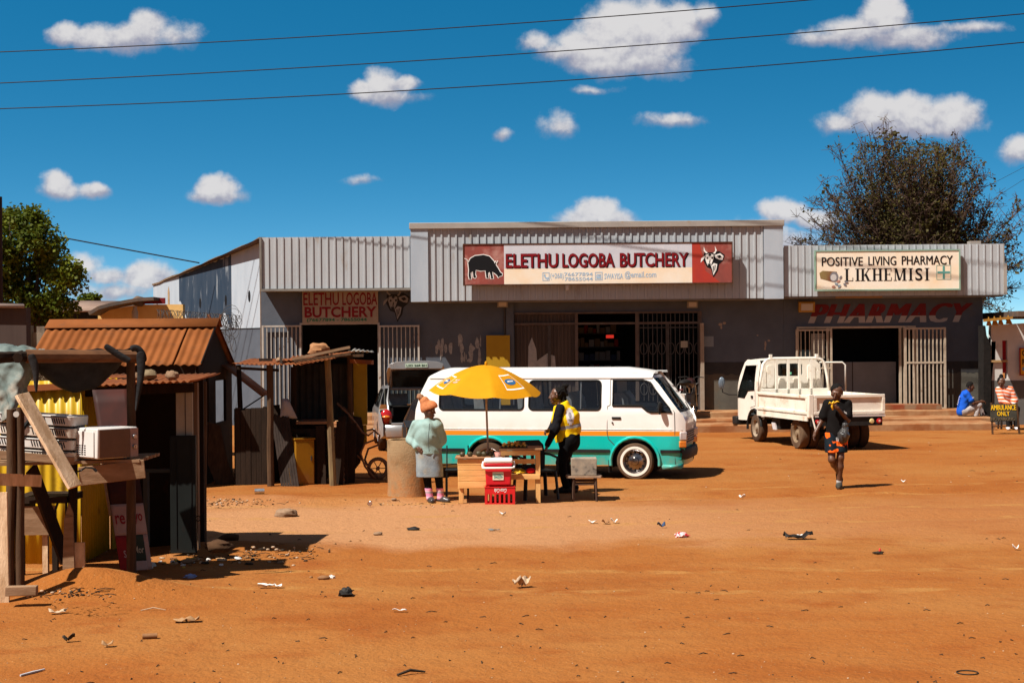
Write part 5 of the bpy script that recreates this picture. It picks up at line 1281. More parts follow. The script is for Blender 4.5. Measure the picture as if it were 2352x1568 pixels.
def wheel(root, c, r, w, side, rimr, tyre, rim, white=False, holes=8, ax='Y', name='wheel'):
 """wheel whose outer face looks along side (-1: -axis)"""
 c = Vector(c)
 t = MB(); prof = [(rimr,-w/2),(r*.93,-w/2*.95),(r*.985,-w/2*.7),(r,-w/4),(r,w/4),(r*.985,w/2*.7),(r*.93,w/2*.95),(rimr,w/2)]
 t.lathe(prof,c,ax=ax,seg=40,close=True); wh = t.build(name,tyre,root,world=False,angle=50)
 s = side; f = w/2
 if white:
  q = MB(); q.lathe([(r*.665, s*f*1.0), (r*.67, s*(f+.006)), (r*.80, s*(f*.985+.008)), (r*.805, s*f*.9)], c, ax=ax, seg=40, caps=False); q.build('whitewall', m_wwall, wh, world=False)
 q = MB(); pr = [(rimr*1.02,f*.98),(rimr*.98,f*1.0),(rimr*.90,f*.86),(rimr*.80,f*.45),(rimr*.62,f*.40),(rimr*.42,f*.62),(rimr*.34,f*.66),(rimr*.30,f*.98),(rimr*.16,f*1.04),(0,f*1.04)]
 q.lathe([(a, s*b) for a, b in pr], c, ax=ax, seg=32, caps=False); rm = q.build('rim', rim, wh, world=False, angle=40)
 hm = MB()
 for i in range(holes):
  a = 2*pi*i/holes; d = Vector((cos(a), 0, sin(a))) if ax == 'Y' else Vector((0, cos(a), sin(a))); n = Vector((0, s, 0)) if ax == 'Y' else Vector((s, 0, 0))
  e1 = d; e2 = n.cross(d); rr = rimr*.075
  hm.prism([(rr*cos(b),rr*sin(b)) for b in [2*pi*k/8 for k in range(8)]],c + d*rimr*.72 + n*(f*.44+.004),e1,e2,n*.004)
 hm.build('rim_holes', m_hole, rm, world=False)
 return wh

class Shell:
 """side panels of a vehicle: 2D outline in (x, z) with openings, bent to half-width hw(x, z)"""
 def __init__(s,hw): s.hw = hw
 def panel(s,outline,holes,sgn,zcuts=(),xcuts=(),off=0.0):
  loops = [outline] + list(holes); flat = [p for l in loops for p in l]
  tris = tessellate_polygon([[Vector((p[0],p[1],0)) for p in l] for l in loops])
  bm = bmesh.new(); vs = [bm.verts.new((p[0],0,p[1])) for p in flat]
  for t in tris:
   try: bm.faces.new([vs[i] for i in t])
   except ValueError: pass
  for z in zcuts: bmesh.ops.bisect_plane(bm,geom=bm.verts[:]+bm.edges[:]+bm.faces[:],plane_co=(0,0,z),plane_no=(0,0,1),dist=1e-5)
  for x in xcuts: bmesh.ops.bisect_plane(bm,geom=bm.verts[:]+bm.edges[:]+bm.faces[:],plane_co=(x,0,0),plane_no=(1,0,0),dist=1e-5)
  bm.normal_update(); mb = MB(); bm.verts.index_update()
  V = [(v.co.x,sgn*(s.hw(v.co.x,v.co.z)+off),v.co.z) for v in bm.verts]; Fs = []
  for f in bm.faces:
   ids = [v.index for v in f.verts]; a,b,c = [Vector(V[i]) for i in ids[:3]]
   if (b-a).cross(c-a).y*sgn < 0: ids = ids[::-1]
   Fs.append(tuple(ids))
  bm.free(); mb.add(V,Fs); return mb

def arc(cx,cz,r,a0,a1,n=14): return [(cx + r*cos(radians(a0+(a1-a0)*i/n)),cz + r*sin(radians(a0+(a1-a0)*i/n))) for i in range(n+1)]

def minibus():
 fw = gp(1460,1099)
 yaw = -radians(13.5)
 # origin: ground under the near front wheel's axle centre line
 ctr = Vector((fw.x,fw.y,0)) + Vector((-sin(yaw),cos(yaw),0))*.78
 r = thing('minibus_taxi', (ctr.x, ctr.y, gz(ctr.x, ctr.y)-.01), 'white and turquoise minibus taxi with orange stripe parked behind the umbrella', 'minibus', rotz=yaw)
 L0,L1 = -4.02,1.0
 def hw(x,z):
  y = .845
  if z > 1.15: y -= .115*((z-1.15)/.65)**1.25
  if z < .55: y -= .035*((.55-z)/.3)
  if x > .62: y -= .10*((x-.62)/.40)**2
  if x < L0+.35: y -= .10*((L0+.35-x)/.35)**2
  return y
 S = Shell(hw)
 zt = 1.775
 def xf(z):   # front profile
  if z > 1.14: return .90 - (z-1.14)*(.60/.66)
  if z > .8: return .985 + (1.14-z)*.03 - .085*max(0,(z-1.06)/.08)
  return .985
 def xr(z): return L0 + (.26*((z-.95)/.85)**1.6 if z > .95 else 0)
 RW = -2.62
 a1 = arc(0, .30, .415,205,-25)[::-1]; a1 = arc(0, .30, .415,-12,192); a2 = arc(RW, .30, .405,-12,192)
 bot = .245
 outline = [(L0+.04, .30),(L0+.1,bot)] + [(RW-.43,bot)] + a2[::-1][0:] + [(RW+.43,bot),(-.43,bot)] + a1[::-1] + [(.43,bot),(.93,bot),(.965, .45),(.985, .75),(.99,1.0),(.93,1.12),(.88,1.16),(.30,zt),(L0+.27,zt),(xr(1.5),1.5),(xr(1.2),1.2),(L0, .9)]
 W1 = rrect(-3.52,1.205,-1.98,1.715, .07); W2 = rrect(-1.88,1.205,-.60,1.715, .07)
 DW = [(-.385,1.285),(-.10,1.285),(.12,1.28),(.22,1.20),(.28,1.175),(.70,1.175),(.66,1.23),(.27,1.66),(.20,1.705),(.12,1.715),(-.385,1.715)]
 W0 = []
 zc = [.40, .55, .70, .755, .835,1.0,1.15,1.25,1.35,1.45,1.55,1.65]
 xc = [L0+.08,L0+.16,L0+.25,L0+.35, .62, .72, .80, .88, .94]
 white,teal,orng = m_vwhite,m_vteal,m_vorange
 for sg in (-1,1):
  mb = S.panel(outline,[W1,W2,DW],sg,zc,xc)
  # livery: turquoise below,an orange stripe,white above
  o = mb.build('side_panel', [white, teal, orng], r, world=False, angle=30)
  for p in o.data.polygons:
   z = p.center.z; p.material_index = 1 if z < .755 else (2 if z < .835 else 0)
  for (a,b) in ((L0+.06,RW-.44),(RW+.44,-.44),(.45, .93)):
   st = MB(); n = 12; pts = [Vector((a+(b-a)*i/n,sg*(hw(a+(b-a)*i/n, .49)+.006), .49)) for i in range(n+1)]
   for i in range(n): st.bar(pts[i],pts[i+1], .02, .055)
   st.build('rub_strip', m_vblack, r, world=False)
  n = 20
  for (a, b, z, h, d, nm) in ((L0+.3, .30, 1.765, .022, .012, 'drip_rail'), (L0+.1, .92, .865, .006, .003, 'swage_line')):
   ln = MB()
   for i in range(n): x0,x1 = a+(b-a)*i/n,a+(b-a)*(i+1)/n; ln.bar((x0,sg*(hw(x0,z)+d/2),z),(x1,sg*(hw(x1,z)+d/2),z),d+.01,h)
   ln.build(nm,white,r,world=False)
  for (wp, nm) in ((W1, 'side_window'), (W2, 'side_window'), (DW, 'door_window')):
   g = S.panel(wp, [], sg, zc, [], -.012); gl = g.build(nm, m_glass if nm == 'side_window' else m_glass, r, world=False)
   se = MB(); pts = [Vector((x, sg*(hw(x, z)+.002), z)) for x, z in wp]; se.tube(pts, .016, 6, closed=True); se.build('window_seal', m_rub, gl, world=False)
   if nm == 'side_window':
    x0 = min(q[0] for q in wp); x1 = max(q[0] for q in wp)
    f = MB(); xs = x0 + (x1-x0)*.72; f.bar((xs, sg*(hw(0,1.25)-.02), 1.215), (xs, sg*(hw(0,1.7)-.02), 1.705), .022, .012); f.build('slider_frame', mat('window_alloy', (.5,.5,.5), None, 1, .3, metal=.7), gl, world=False)
  # wheel arch lips
  for (cx,rr) in ((0, .43),(RW, .42)):
   ap = MB(); pts = [Vector((x, sg*(.836+.012*sin(pi*i/14)), z)) for i, (x, z) in enumerate(arc(cx, .30, rr, -8, 188))]; ap.tube(pts, .028, 7); ap.build('arch_lip', teal, r, world=False)
   wl = MB(); P = arc(cx, .30, .41,-14,194)
   vs = [(x, sg*.83, z) for x, z in P] + [(x, sg*.52, z) for x, z in P]; n = len(P); wl.add(vs, [(i, i+1, n+i+1, n+i) for i in range(n-1)] + [tuple(range(n, 2*n))]); wl.build('wheel_well', m_vblack, r, world=False)
 sg = -1
 # driver's door: shut lines, handle, lock
 dl = MB(); pth = [(-.43,1.735),(-.43,1.29),(-.475,1.27),(-.485, .80),(-.46, .70),(-.36, .60)]
 dl.tube([(x,-(hw(x,z)+.001),z) for x,z in pth], .007,5); pth = [(.76,1.17),(.765, .9),(.765, .27)]
 dl.tube([(x,-(hw(x,z)+.001),z) for x,z in pth], .007,5); pth = [(-.43,1.735),(.13,1.735),(.27,1.69),(.76,1.17)]
 dl.tube([(x, -(hw(x, z)+.001), z) for x, z in pth], .006, 5); dl.build('door_gap', mat('shut_line', (.10,.09,.085)), r, world=False)
 h = MB(); h.b2((-.40, -.862, 1.045), (-.24, -.846, 1.085)); h.build('door_handle', m_vblack, r, world=False, bevel=.006)
 k = MB(); k.lathe([(0,-.868),(.014,-.866),(.016,-.846)], (-.39, 0, .985), ax='Y', seg=12); k.build('door_lock', m_chrome, r, world=False)
 tr = MB(); pp = [(-.385, 1.28), (.115, 1.275), (.215, 1.195), (.28, 1.17), (.70, 1.17)]; tr.tube([(x, -(hw(x, z)+.004), z) for x, z in pp], .020, 6); tr.build('door_window_trim', m_rub, r, world=False)
 mi = MB(); mi.ell((.46, -.93, 1.245), (.045, .075, .115), 12, 8); mi.tube([(.46, -.90, 1.17), (.50, -.80, 1.16)], .016, 6); mi.build('door_mirror', m_vblack, r, world=False)
 mi = MB(); mi.ell((.46, .93, 1.245), (.045, .075, .115), 12, 8); mi.build('door_mirror', m_vblack, r, world=False)
 fl = MB(); fl.b2((-1.72,-.853, .60),(-1.55,-.8475, .76));
 # roof: crowned skin from rail to rail,rounded at both ends
 n,mm = 30,14; vs = []
 for i in range(n+1):
  x = L0+.27 + (.30-L0-.27)*i/n
  crown = .165
  te = min(1,(x-(L0+.27))/.25+.15); tf = min(1,(.30-x)/.75 + .28)
  crown *= min(1,te**.5)*min(1,tf**.5)
  for j in range(mm+1):
   t = -1 + 2*j/mm; y = hw(x,zt)*t; z = zt + crown*(1-abs(t)**3.2); vs.append((x,y,z))
 rf = MB(); rf.add(vs, [(i*(mm+1)+j, (i+1)*(mm+1)+j, (i+1)*(mm+1)+j+1, i*(mm+1)+j+1) for i in range(n) for j in range(mm)]); rf.build('roof', white, r, world=False, angle=60)
 gu = MB()
 for t in (.86, .80):
  for sg in (-1,1): gu.tube([(L0+.5+(3.9)*i/12,sg*hw(0,zt)*t,zt + .165*(1-t**3.2)+.001) for i in range(13)], .006,5)
 gu.build('roof_rib', mat('roof_rib_shade', (.62,.61,.6), k=1), r, world=False)
 # front: windscreen,nose,grille,lamps,bumper
 def fpanel(zs,m,nm,xo=0.0,yk=1.0,rng=(-1,1),part=r,solid=0):
  mb = MB(); k = 16; vs = []
  for z in zs:
   for j in range(k+1):
    t = rng[0] + (rng[1]-rng[0])*j/k; vs.append((xf(z) + xo - (.13*abs(t)**4),hw(xf(z)-.13,z)*t*yk,z))
  mb.add(vs,[(i*(k+1)+j,i*(k+1)+j+1,(i+1)*(k+1)+j+1,(i+1)*(k+1)+j) for i in range(len(zs)-1) for j in range(k)]); return mb.build(nm,m,part,world=False,angle=50)
 fpanel([1.20, 1.35, 1.5, 1.65, 1.76], m_glassd, 'windscreen', .0, .94)
 fpanel([1.15, 1.20], m_vblack, 'cowl', .0, .97); fpanel([1.755, 1.80], white, 'windscreen_header', .0, .99)
 for s_ in (-1,1):
  p = MB(); pts = [(xf(z)-.10, s_*hw(xf(z)-.13, z)*.955, z) for z in (1.16, 1.35, 1.55, 1.78)]; p.tube(pts, .035, 8); p.build('windscreen_pillar', white, r, world=False)
 fpanel([.84, .95, 1.05, 1.10, 1.14, 1.155], white, 'nose', .0, 1.0); fpanel([.60, .70, .84], mat('grille_grey', (.42,.38,.37), (.3,.28,.27), 9, .4), 'grille', .005, .99)
 fpanel([.25, .40, .60], teal, 'front_skirt', -.01, 1.0)
 gr = MB()
 for q in range(5): z = .64 + q*.042; gr.tube([(xf(z)+.012-.13*abs(t)**4,hw(.85,z)*t,z) for t in [-.6+1.2*i/10 for i in range(11)]], .010,5)
 gr.build('grille_bars', m_vblack, r, world=False)
 for s_ in (-1,1):
  hl = MB(); hl.box((.905, s_*.70, .755), (.16, .26, .15), rotm('Z', -s_*22)); hl.build('headlight', m_lampc, r, world=False, bevel=.02)
  il = MB(); il.box((.895, s_*.715, .615), (.155, .25, .11), rotm('Z', -s_*22)); il.build('indicator', m_lampo, r, world=False, bevel=.015)
 bu = MB(); k = 16; vs = []
 for (dx,z) in ((.05, .34),(.11, .36),(.13, .44),(.11, .53),(.04, .55)):
  for j in range(k+1): t = -1 + 2*j/k; vs.append((.955 + dx - .16*abs(t)**4, .855*t,z))
 bu.add(vs, [(i*(k+1)+j, i*(k+1)+j+1, (i+1)*(k+1)+j+1, (i+1)*(k+1)+j) for i in range(4) for j in range(k)]); bu.build('front_bumper', m_vblack, r, world=False, angle=50)
 sc = MB(); sc.add([(.46, -.80, .27), (.95, -.78, .27), (.90, -.86, .20), (.50, -.87, .19), (.46, -.80, .24), (.95, -.78, .24)], [(0,1,2,3),(3,2,5,4)]); sc.build('side_step', teal, r, world=False, solid=.01)
 wp = MB(); wp.tube([(.93, -.35, 1.17), (.80, -.05, 1.30)], .010, 5); wp.tube([(.93, .2, 1.17), (.80, .45, 1.30)], .010, 5); wp.build('wiper', m_vblack, r, world=False)
 # rear
 re = MB(); k = 12; vs = []
 zs = [.26, .45, .75, .95,1.2,1.45,1.6,zt,zt+.05]
 for z in zs:
  for j in range(k+1): t = -1 + 2*j/k; vs.append((xr(min(z,zt)) + .02 + .06*abs(t)**4,hw(L0+.1,min(z,zt))*t,z))
 re.add(vs,[((i+1)*(k+1)+j,(i+1)*(k+1)+j+1,i*(k+1)+j+1,i*(k+1)+j) for i in range(len(zs)-1) for j in range(k)])
 re.build('rear_panel', white, r, world=False, angle=50)
 rw = MB(); rw.prism(rrect(-.6, 1.2, .6, 1.62, .08), (L0+.02, 0, 0), Y, Z+X*.28, X*-.02); rw.build('rear_window', m_vblack, r, world=False)
 rb = MB(); rb.b2((L0-.10, -.83, .34), (L0+.03, .83, .50)); rb.build('rear_bumper', m_vblack, r, world=False, bevel=.03)
 for s_ in (-1,1):
  tl = MB(); tl.b2((L0-.02, s_*.62, .62), (L0+.03, s_*.80, .88)); tl.build('tail_light', m_lampr, r, world=False, bevel=.01)
 # floor and cabin
 fl = MB(); fl.b2((L0+.1, -.76, .30), (-.46, .76, .38)); fl.b2((-.47, -.5, .301), (.46, .5, .379)); fl.b2((.45, -.74, .30), (.9, .74, .38)); fl.build('underbody', m_vblack, r, world=False)
 dsh = MB(); dsh.b2((.42, -.72, .7), (.78, .72, 1.16)); dsh.build('dashboard', mat('dash_brown', (.10,.085,.07)), r, world=False, bevel=.03)
 sw = MB(); cc = Vector((.34, -.36, 1.20)); e2 = Vector((.55, 0, .83)); sw.tube([cc + (Y*cos(t) + e2*sin(t))*.19 for t in [2*pi*i/20 for i in range(20)]], .013, 6, closed=True); sw.tube([cc, (.55, -.36, 1.0)], .02, 6); sw.build('steering_wheel', m_vblack, r, world=False)
 for (x,ys) in ((-.25,(-.38, .42)),(-1.15,(-.46, .2)),(-1.95,(-.46, .2)),(-2.75,(-.46, .2)),(-3.5,(-.46, .2))):
  for y in ys:
   w_ = .5 if x > -.5 else .62
   sb = MB(); sb.prism([(0, .42), (.48, .46), (.5, .56), (.10, .58), (.02, 1.18), (-.08, 1.30), (-.16, 1.28), (-.12, .6), (-.06, .42)], (x, y-w_/2, .2), X, Z, Y*w_); sb.build('seat', m_seat, r, world=False, bevel=.03)
 tr = MB(); tr.b2((L0+.2, .70, .40), (.3, .72, 1.2)); tr.build('cabin_trim', m_inn, r, world=False)
 hd = MB(); hd.b2((L0+.3, -.70, 1.735), (.2, .70, 1.765)); hd.build('headlining', m_inn, r, world=False)
 # wheels
 wheel(r,(0,-.755, .315), .322, .19,-1, .208,m_tyred,m_chrome,white=True,holes=12)
 wheel(r,(0, .755, .315), .322, .19,1, .215,m_tyred,m_chrome,holes=12)
 wheel(r,(RW,-.755, .315), .322, .19,-1, .225,m_tyre,m_chrome,holes=12); wheel(r,(RW, .755, .315), .322, .19,1, .225,m_tyre,m_chrome,holes=12)
 for ob in bpy.data.objects:
  q = ob
  while q.parent: q = q.parent
  if q is r and ob.type == 'MESH':
   for v in ob.data.vertices:
    if v.co.x > .42: v.co.x = .42 + (v.co.x-.42)*.80
 mf = MB(); mf.b2((-.47, -.82, .12), (-.455, -.56, .40)); mf.build('mud_flap', m_vblack, r, world=False)
 return r
minibus()

def truck():
 rear = gp(1836,1030)
 th = radians(12.5); h = Vector((-sin(th),cos(th),0)); yaw = atan2(h.y,h.x)
 left = Vector((-h.y,h.x,0))
 # origin: ground at the middle of the rear axle; the near rear wheel is on the left side
 o = Vector((rear.x,rear.y,0)) - left*.72
 r = thing('flatbed_truck', (o.x, o.y, -.01), 'small white flatbed truck with dusty rear wheels parked before the pharmacy', 'truck', rotz=yaw)
 mw = mat('truck_white_paint', (.80,.76,.68), (.74,.69,.60), 2.5, .4, coat=.2, k=1, c3=(.50,.36,.24), s3=4, lo3=.60, hi3=.74)
 ms = mat('truck_bed_white', (.78,.73,.64), (.70,.63,.53), 3, .5, k=1, c3=(.48,.30,.18), s3=3.2, lo3=.57, hi3=.74)
 HW = .86; x0,x1 = -.92,2.08; zf,zt = .78,1.21
 # bed floor and frame
 b = MB(); b.b2((x0, -HW, zf-.07), (x1, HW, zf)); b.build('bed_floor', ms, r, world=False)
 b = MB()
 for s_ in (-1,1): b.b2((x0+.02,s_*.40-.05,zf-.24),(x1+1.3,s_*.40+.05,zf-.071))
 for x in (-.7,-.2, .4, .9,1.4,1.9): b.b2((x-.04,-.78,zf-.15),(x+.04, .78,zf-.072))
 b.build('chassis', m_vblack, r, world=False)
 def dropside(p0,p1,z0,z1,nrm,nm):
  p0,p1,nrm = Vector(p0),Vector(p1),Vector(nrm); ex = (p1-p0).normalized(); w = (p1-p0).length; H = z1-z0
  q = MB(); q.prism([(0,0),(w,0),(w,H),(0,H)],p0 + Z*z0,ex,Z,nrm*-.03); ob = q.build(nm,ms,r,world=False)
  f = MB(); fw_ = .065
  for (a,c) in (((0,0),(w,fw_)),((0,H-fw_),(w,H)),((0,fw_+.001),(fw_,H-fw_-.001)),((w-fw_,fw_+.001),(w,H-fw_-.001))): f.prism([(a[0],a[1]),(c[0],a[1]),(c[0],c[1]),(a[0],c[1])],p0 + Z*z0 + nrm*.001,ex,Z,nrm*.035)
  f.build('raised_rim', ms, ob, world=False, bevel=.008); return ob
 dropside((x0-.0, HW, zf+.0), (x0, -HW, 0), zf+.01, zt, (-1, 0, 0), 'tailgate') if False else None
 tg = dropside((x0, HW-.08, 0), (x0, -HW, 0), zf+.01, zt, (-1, 0, 0), 'tailgate')
 dropside((x1, HW, 0), (x0+.10, HW, 0), zf-.0+.01, zt-.01, (0, 1, 0), 'side_board'); dropside((x0+.10, -HW, 0), (x1, -HW, 0), zf+.01, zt-.01, (0, -1, 0), 'side_board')
 cp = MB(); cp.b2((x0-.035, HW-.075, zf-.05), (x0+.09, HW+.035, zt+.01)); cp.build('corner_post', ms, r, world=False, bevel=.01)
 lt = MB(); lt.bar((x0-.06, HW-.02, zf-.02), (x0-.09, HW-.10, zf-.36), .05, .03); lt.build('latch_lever', ms, r, world=False)
 si = MB(); si.b2((x0-.05, -HW, zf-.045), (x0-.036, HW-.1, zf-.008)); si.build('tail_sill', mat('bare_alloy', (.7,.68,.66), None, 1, .35, metal=.5, k=1), r, world=False)
 sb = MB(); sb.b2((x0+.1, HW+.0, zf-.13), (x1, HW+.03, zf-.02)); sb.build('side_rail', ms, r, world=False)
 hk = MB()
 # rear light bar
 lb = MB(); lb.b2((x0-.02, -.80, zf-.24), (x0+.05, .84, zf-.05)); bar = lb.build('light_bar', m_vblack, r, world=False)
 for (y, m, rr) in ((.70, m_lampr, .055), (-.72, m_lampr, .06), (-.55, mat('amber_pale_lamp', (.62,.48,.22), k=1), .055), (.53, m_lampr, .0)):
  if rr == 0: continue
  l = MB(); l.lathe([(0,-.035),(rr*.8,-.03),(rr,-.012),(rr,0)], (x0-.02, y, zf-.145), ax='X', seg=18); lo = l.build('tail_light', m, bar, world=False)
  if m is m_lampr: c = MB(); c.lathe([(0,-.008),(rr*.4,-.005),(rr*.4,0)], (x0-.0535, y, zf-.145), ax='X', seg=14); c.build('lens_centre', mat('lens_pale', (.75,.5,.42), k=1), lo, world=False)
 # headboard rack behind the cab
 g = MB(); zr = 1.96; xg = x1-.10
 pts = [(xg,HW-.0,zt)] + [(xg,HW-.03,1.5),(xg,HW-.10,zr-.12),(xg,HW-.18,zr-.03),(xg,HW-.30,zr),(xg,-HW+.30,zr),(xg,-HW+.18,zr-.03),(xg,-HW+.10,zr-.12),(xg,-HW+.03,1.5),(xg,-HW,zt)]
 g.tube(pts, .036, 8); g.build('rack_hoop', mw, r, world=False, angle=180)
 for y in (-.42, -.13, .15, .44): q = MB(); q.b2((xg-.03, y-.03, zt-.1), (xg+.01, y+.03, zr-.02)); q.build('rack_bar', mw, r, world=False)
 for y in (-.56, .58): q = MB(); q.b2((xg-.03, y-.03, zr+.02), (xg+.03, y+.03, zr+.10)); q.build('rack_horn', mw, r, world=False)
 q = MB(); q.b2((xg-.03, -HW, zt-.12), (xg+.03, HW, zt+.05)); q.build('headboard', mw, r, world=False, bevel=.01)
 # cab: side outline in (x,z) swept across with rounded corners
 c0,c1 = x1+.10,x1+1.62
 def hw(x,z):
  y = .82 - (.10*((z-1.25)/.7)**1.3 if z > 1.25 else 0)
  if x > c1-.35: y -= .08*((x-c1+.35)/.35)**2
  return y
 S = Shell(hw)
 wr = arc(2.42, .33, .43,0,170)
 outl = [(c0, .60),(1.99+.0, .60)] if False else [(c0, .55)] + [p for p in wr[::-1] if p[0] > c0 and p[1] > .55] + [(2.86, .50),(c1-.02, .48),(c1, .75),(c1-.02,1.12),(c1-.12,1.30),(c1-.48,1.86),(c1-.62,1.93),(c0+.12,1.93),(c0+.02,1.86)]
 win = [(c0+.22,1.22),(c0+.62,1.20),(c0+.86,1.02),(c1-.20,1.02),(c1-.24,1.14),(c1-.60,1.78),(c0+.26,1.80)]
 zc = [.7, .9,1.1,1.25,1.4,1.55,1.7,1.8]; xc = [c1-.35,c1-.25,c1-.15,c1-.08]
 for s_ in (1,-1):
  o_ = S.panel(outl, [win], s_, zc, xc).build('cab_side', mw, r, world=False, angle=40)
  gl = S.panel(win, [], s_, zc, [], -.015).build('cab_window', m_glassd, r, world=False)
  se = MB(); se.tube([(x, s_*(hw(x, z)+.002), z) for x, z in win], .013, 6, closed=True); se.build('window_seal', m_rub, gl, world=False)
  al = MB(); al.tube([(x, s_*.82, z) for x, z in arc(2.42, .33, .44, -5, 172)], .03, 7); al.build('arch_lip', m_vblack, r, world=False)
  ln = MB(); ln.tube([(x, s_*(hw(x, z)+.001), z) for x, z in ((c0+.20, 1.82), (c0+.18, 1.2), (c0+.16, .86), (c0+.5, .80))], .006, 5); ln.tube([(x, s_*(hw(x, z)+.001), z) for x, z in ((c0+.2, .98), (c1-.05, .98))], .005, 5); ln.build('door_gap', mat('shut_line', (.1,.09,.085)), r, world=False)
 hd = MB(); hd.b2((c0+.30, .822, 1.03), (c0+.42, .838, 1.09)); hd.build('door_handle', m_vblack, r, world=False)
 # cab back with pressed ribs and a rear window
 cb = MB(); cb.prism([(-.80, .6), (.80, .6), (.80, 1.3), (.73, 1.82), (.62, 1.92), (-.62, 1.92), (-.73, 1.82), (-.80, 1.3)], (c0, 0, 0), Y, Z, X*.03, [rrect(-.29, 1.55, .33, 1.84, .06)]); cb.build('cab_back', mw, r, world=False)
 gw = MB(); gw.prism(rrect(-.29, 1.55, .33, 1.84, .06), (c0+.012, 0, 0), Y, Z, X*.004); gl = gw.build('rear_window', m_glassd, r, world=False)
 gs = MB(); gs.b2((c0+.004, -.02, 1.585), (c0+.010, .10, 1.64)); gs.build('window_sticker', mat('sticker_green', (.15,.5,.3), k=1), gl, world=False)
 for (y0,y1,z0,z1) in ((.42,.60,1.28,1.80),(.16,.30,1.24,1.50),(-.24,-.06,1.24,1.50),(-.60,-.42,1.28,1.80),(.62,.72,1.28,1.70),(-.72,-.64,1.28,1.68)):
  rb = MB(); rb.prism(rrect(y0, z0, y1, z1, .04), (c0, 0, 0), Y, Z, X*-.028); rb.build('pressed_rib', mw, r, world=False, bevel=.008)
 rf = MB(); n,mm = 10,10; vs = []
 for i in range(n+1):
  x = c0+.02 + (c1-.58-c0)*i/n
  for j in range(mm+1): t = -1+2*j/mm; vs.append((x,hw(x,1.92)*t,1.915 + .045*(1-abs(t)**4)*min(1,(n-i)/2.5+.2)*min(1,i/2+.3)))
 rf.add(vs, [(i*(mm+1)+j, (i+1)*(mm+1)+j, (i+1)*(mm+1)+j+1, i*(mm+1)+j+1) for i in range(n) for j in range(mm)]); rf.build('cab_roof', mw, r, world=False, angle=60)
 fr = MB(); vs = []; zs = [.48, .75,1.12,1.22]; xs_ = [c1-.02,c1,c1-.02,c1-.07]
 for z,xx in zip(zs,xs_):
  for j in range(11): t = -1+.2*j; vs.append((xx+.03-.05*abs(t)**4,hw(c1-.02,z)*t,z))
 fr.add(vs, [(i*11+j, i*11+j+1, (i+1)*11+j+1, (i+1)*11+j) for i in range(3) for j in range(10)]); fr.build('cab_front', mw, r, world=False, angle=50)
 ws = MB(); vs = []
 for z,xx in ((1.22,c1-.06),(1.5,c1-.24),(1.88,c1-.49)):
  for j in range(11): t = -1+.2*j; vs.append((xx-.04*abs(t)**4,hw(c1-.1,z)*t*.97,z))
 ws.add(vs, [(i*11+j, i*11+j+1, (i+1)*11+j+1, (i+1)*11+j) for i in range(2) for j in range(10)]); ws.build('windscreen', m_glassd, r, world=False)
 fb = MB(); fb.b2((c1-.20, -.86, .36), (c1+.10, .86, .56)); fb.build('front_bumper', m_vblack, r, world=False, bevel=.03)
 fe = MB(); fe.box((c1+.02, .80, .42), (.05, .12, .2), rotm('Z', 30)); fe.build('bumper_trim', m_chrome, r, world=False, bevel=.01)
 fl = MB(); fl.b2((c0+.03, -.75, .56), (c1-.1, .75, .62)); fl.b2((c0+.1, -.7, .62), (c0+.45, .7, .95)); fl.b2((c0+.1, -.7, .95), (c0+.22, .7, 1.45)); fl.build('cab_seat', m_seat, r, world=False, bevel=.02)
 # mirrors on bent arms
 for s_ in (1,-1):
  am = MB(); am.tube([(c1-.12, s_*.80, 1.08), (c1-.02, s_*.98, 1.08), (c1+.0, s_*1.13, 1.14), (c1+.0, s_*1.15, 1.40)], .014, 6); a_ = am.build('mirror_arm', m_vblack, r, world=False)
  mi = MB(); mi.ell((c1+.0, s_*1.15, 1.36), (.035, .085, .15), 12, 8); mi.build('mirror', mat('mirror_shell', (.25,.33,.42), (.1,.12,.14), 3, .25), a_, world=False)
 # right door standing open
 dr = MB(); hx = c1-.30; dY = Vector((-.30,-.95,0)).normalized(); p0 = Vector((hx-.15,-.80,0))
 def D(a,z): return tuple(p0 + dY*a + Z*z)
 dr.hexa([D(0,.62), D(.98,.62), tuple(Vector(D(.98,.62))+X*.06), tuple(Vector(D(0,.62))+X*.06), D(0,1.12), D(.98,1.12), tuple(Vector(D(.98,1.12))+X*.06), tuple(Vector(D(0,1.12))+X*.06)]); do = dr.build('open_door', mat('door_inner_trim', (.03,.035,.045), (.05,.055,.06), 4, .6), r, world=False, bevel=.015)
 df = MB(); df.tube([D(.02,1.12), D(.04,1.78), D(.12,1.84), D(.90,1.84), D(.97,1.78), D(.97,1.12)], .022, 7); df.build('door_frame', mw, do, world=False, angle=180)
 de = MB(); de.tube([D(.99,.62), D(1.0,.95), D(.99,1.12)], .035, 7); de.build('door_edge', mw, do, world=False)
 # wheels
 for (x, y, tyre) in ((0, .70, m_tyred), (0, .47, m_tyre), (0, -.70, m_tyre), (0, -.47, m_tyre)): wheel(r, (x, y, .335), .335, .20, 1 if y > 0 else -1, .20, tyre, mat('dusty_rim', (.34,.24,.15), (.25,.17,.1), 6, .8), holes=6)
 for y in (.70, -.70): wheel(r, (2.42, y, .335), .335, .19, 1 if y > 0 else -1, .205, m_tyre, mat('pale_dusty_rim', (.48,.38,.28), (.3,.22,.15), 5, .7), holes=6)
 ax_ = MB(); ax_.tube([(0,-.6,.34), (0,.6,.34)], .07, 10); ax_.ell((0,0,.34), .15); ax_.build('rear_axle', m_vblack, r, world=False)
 tk = MB(); tk.box((1.25, .62, .50), (.5, .28, .26)); tk.build('fuel_tank', m_vblack, r, world=False, bevel=.02)
 bt = MB(); bt.box((1.28, .78, .44), (.20, .03, .16), rotm('X', -12)); bt.build('reflector_plate', mat('plate_white', (.7,.72,.75), k=1), r, world=False)
truck()

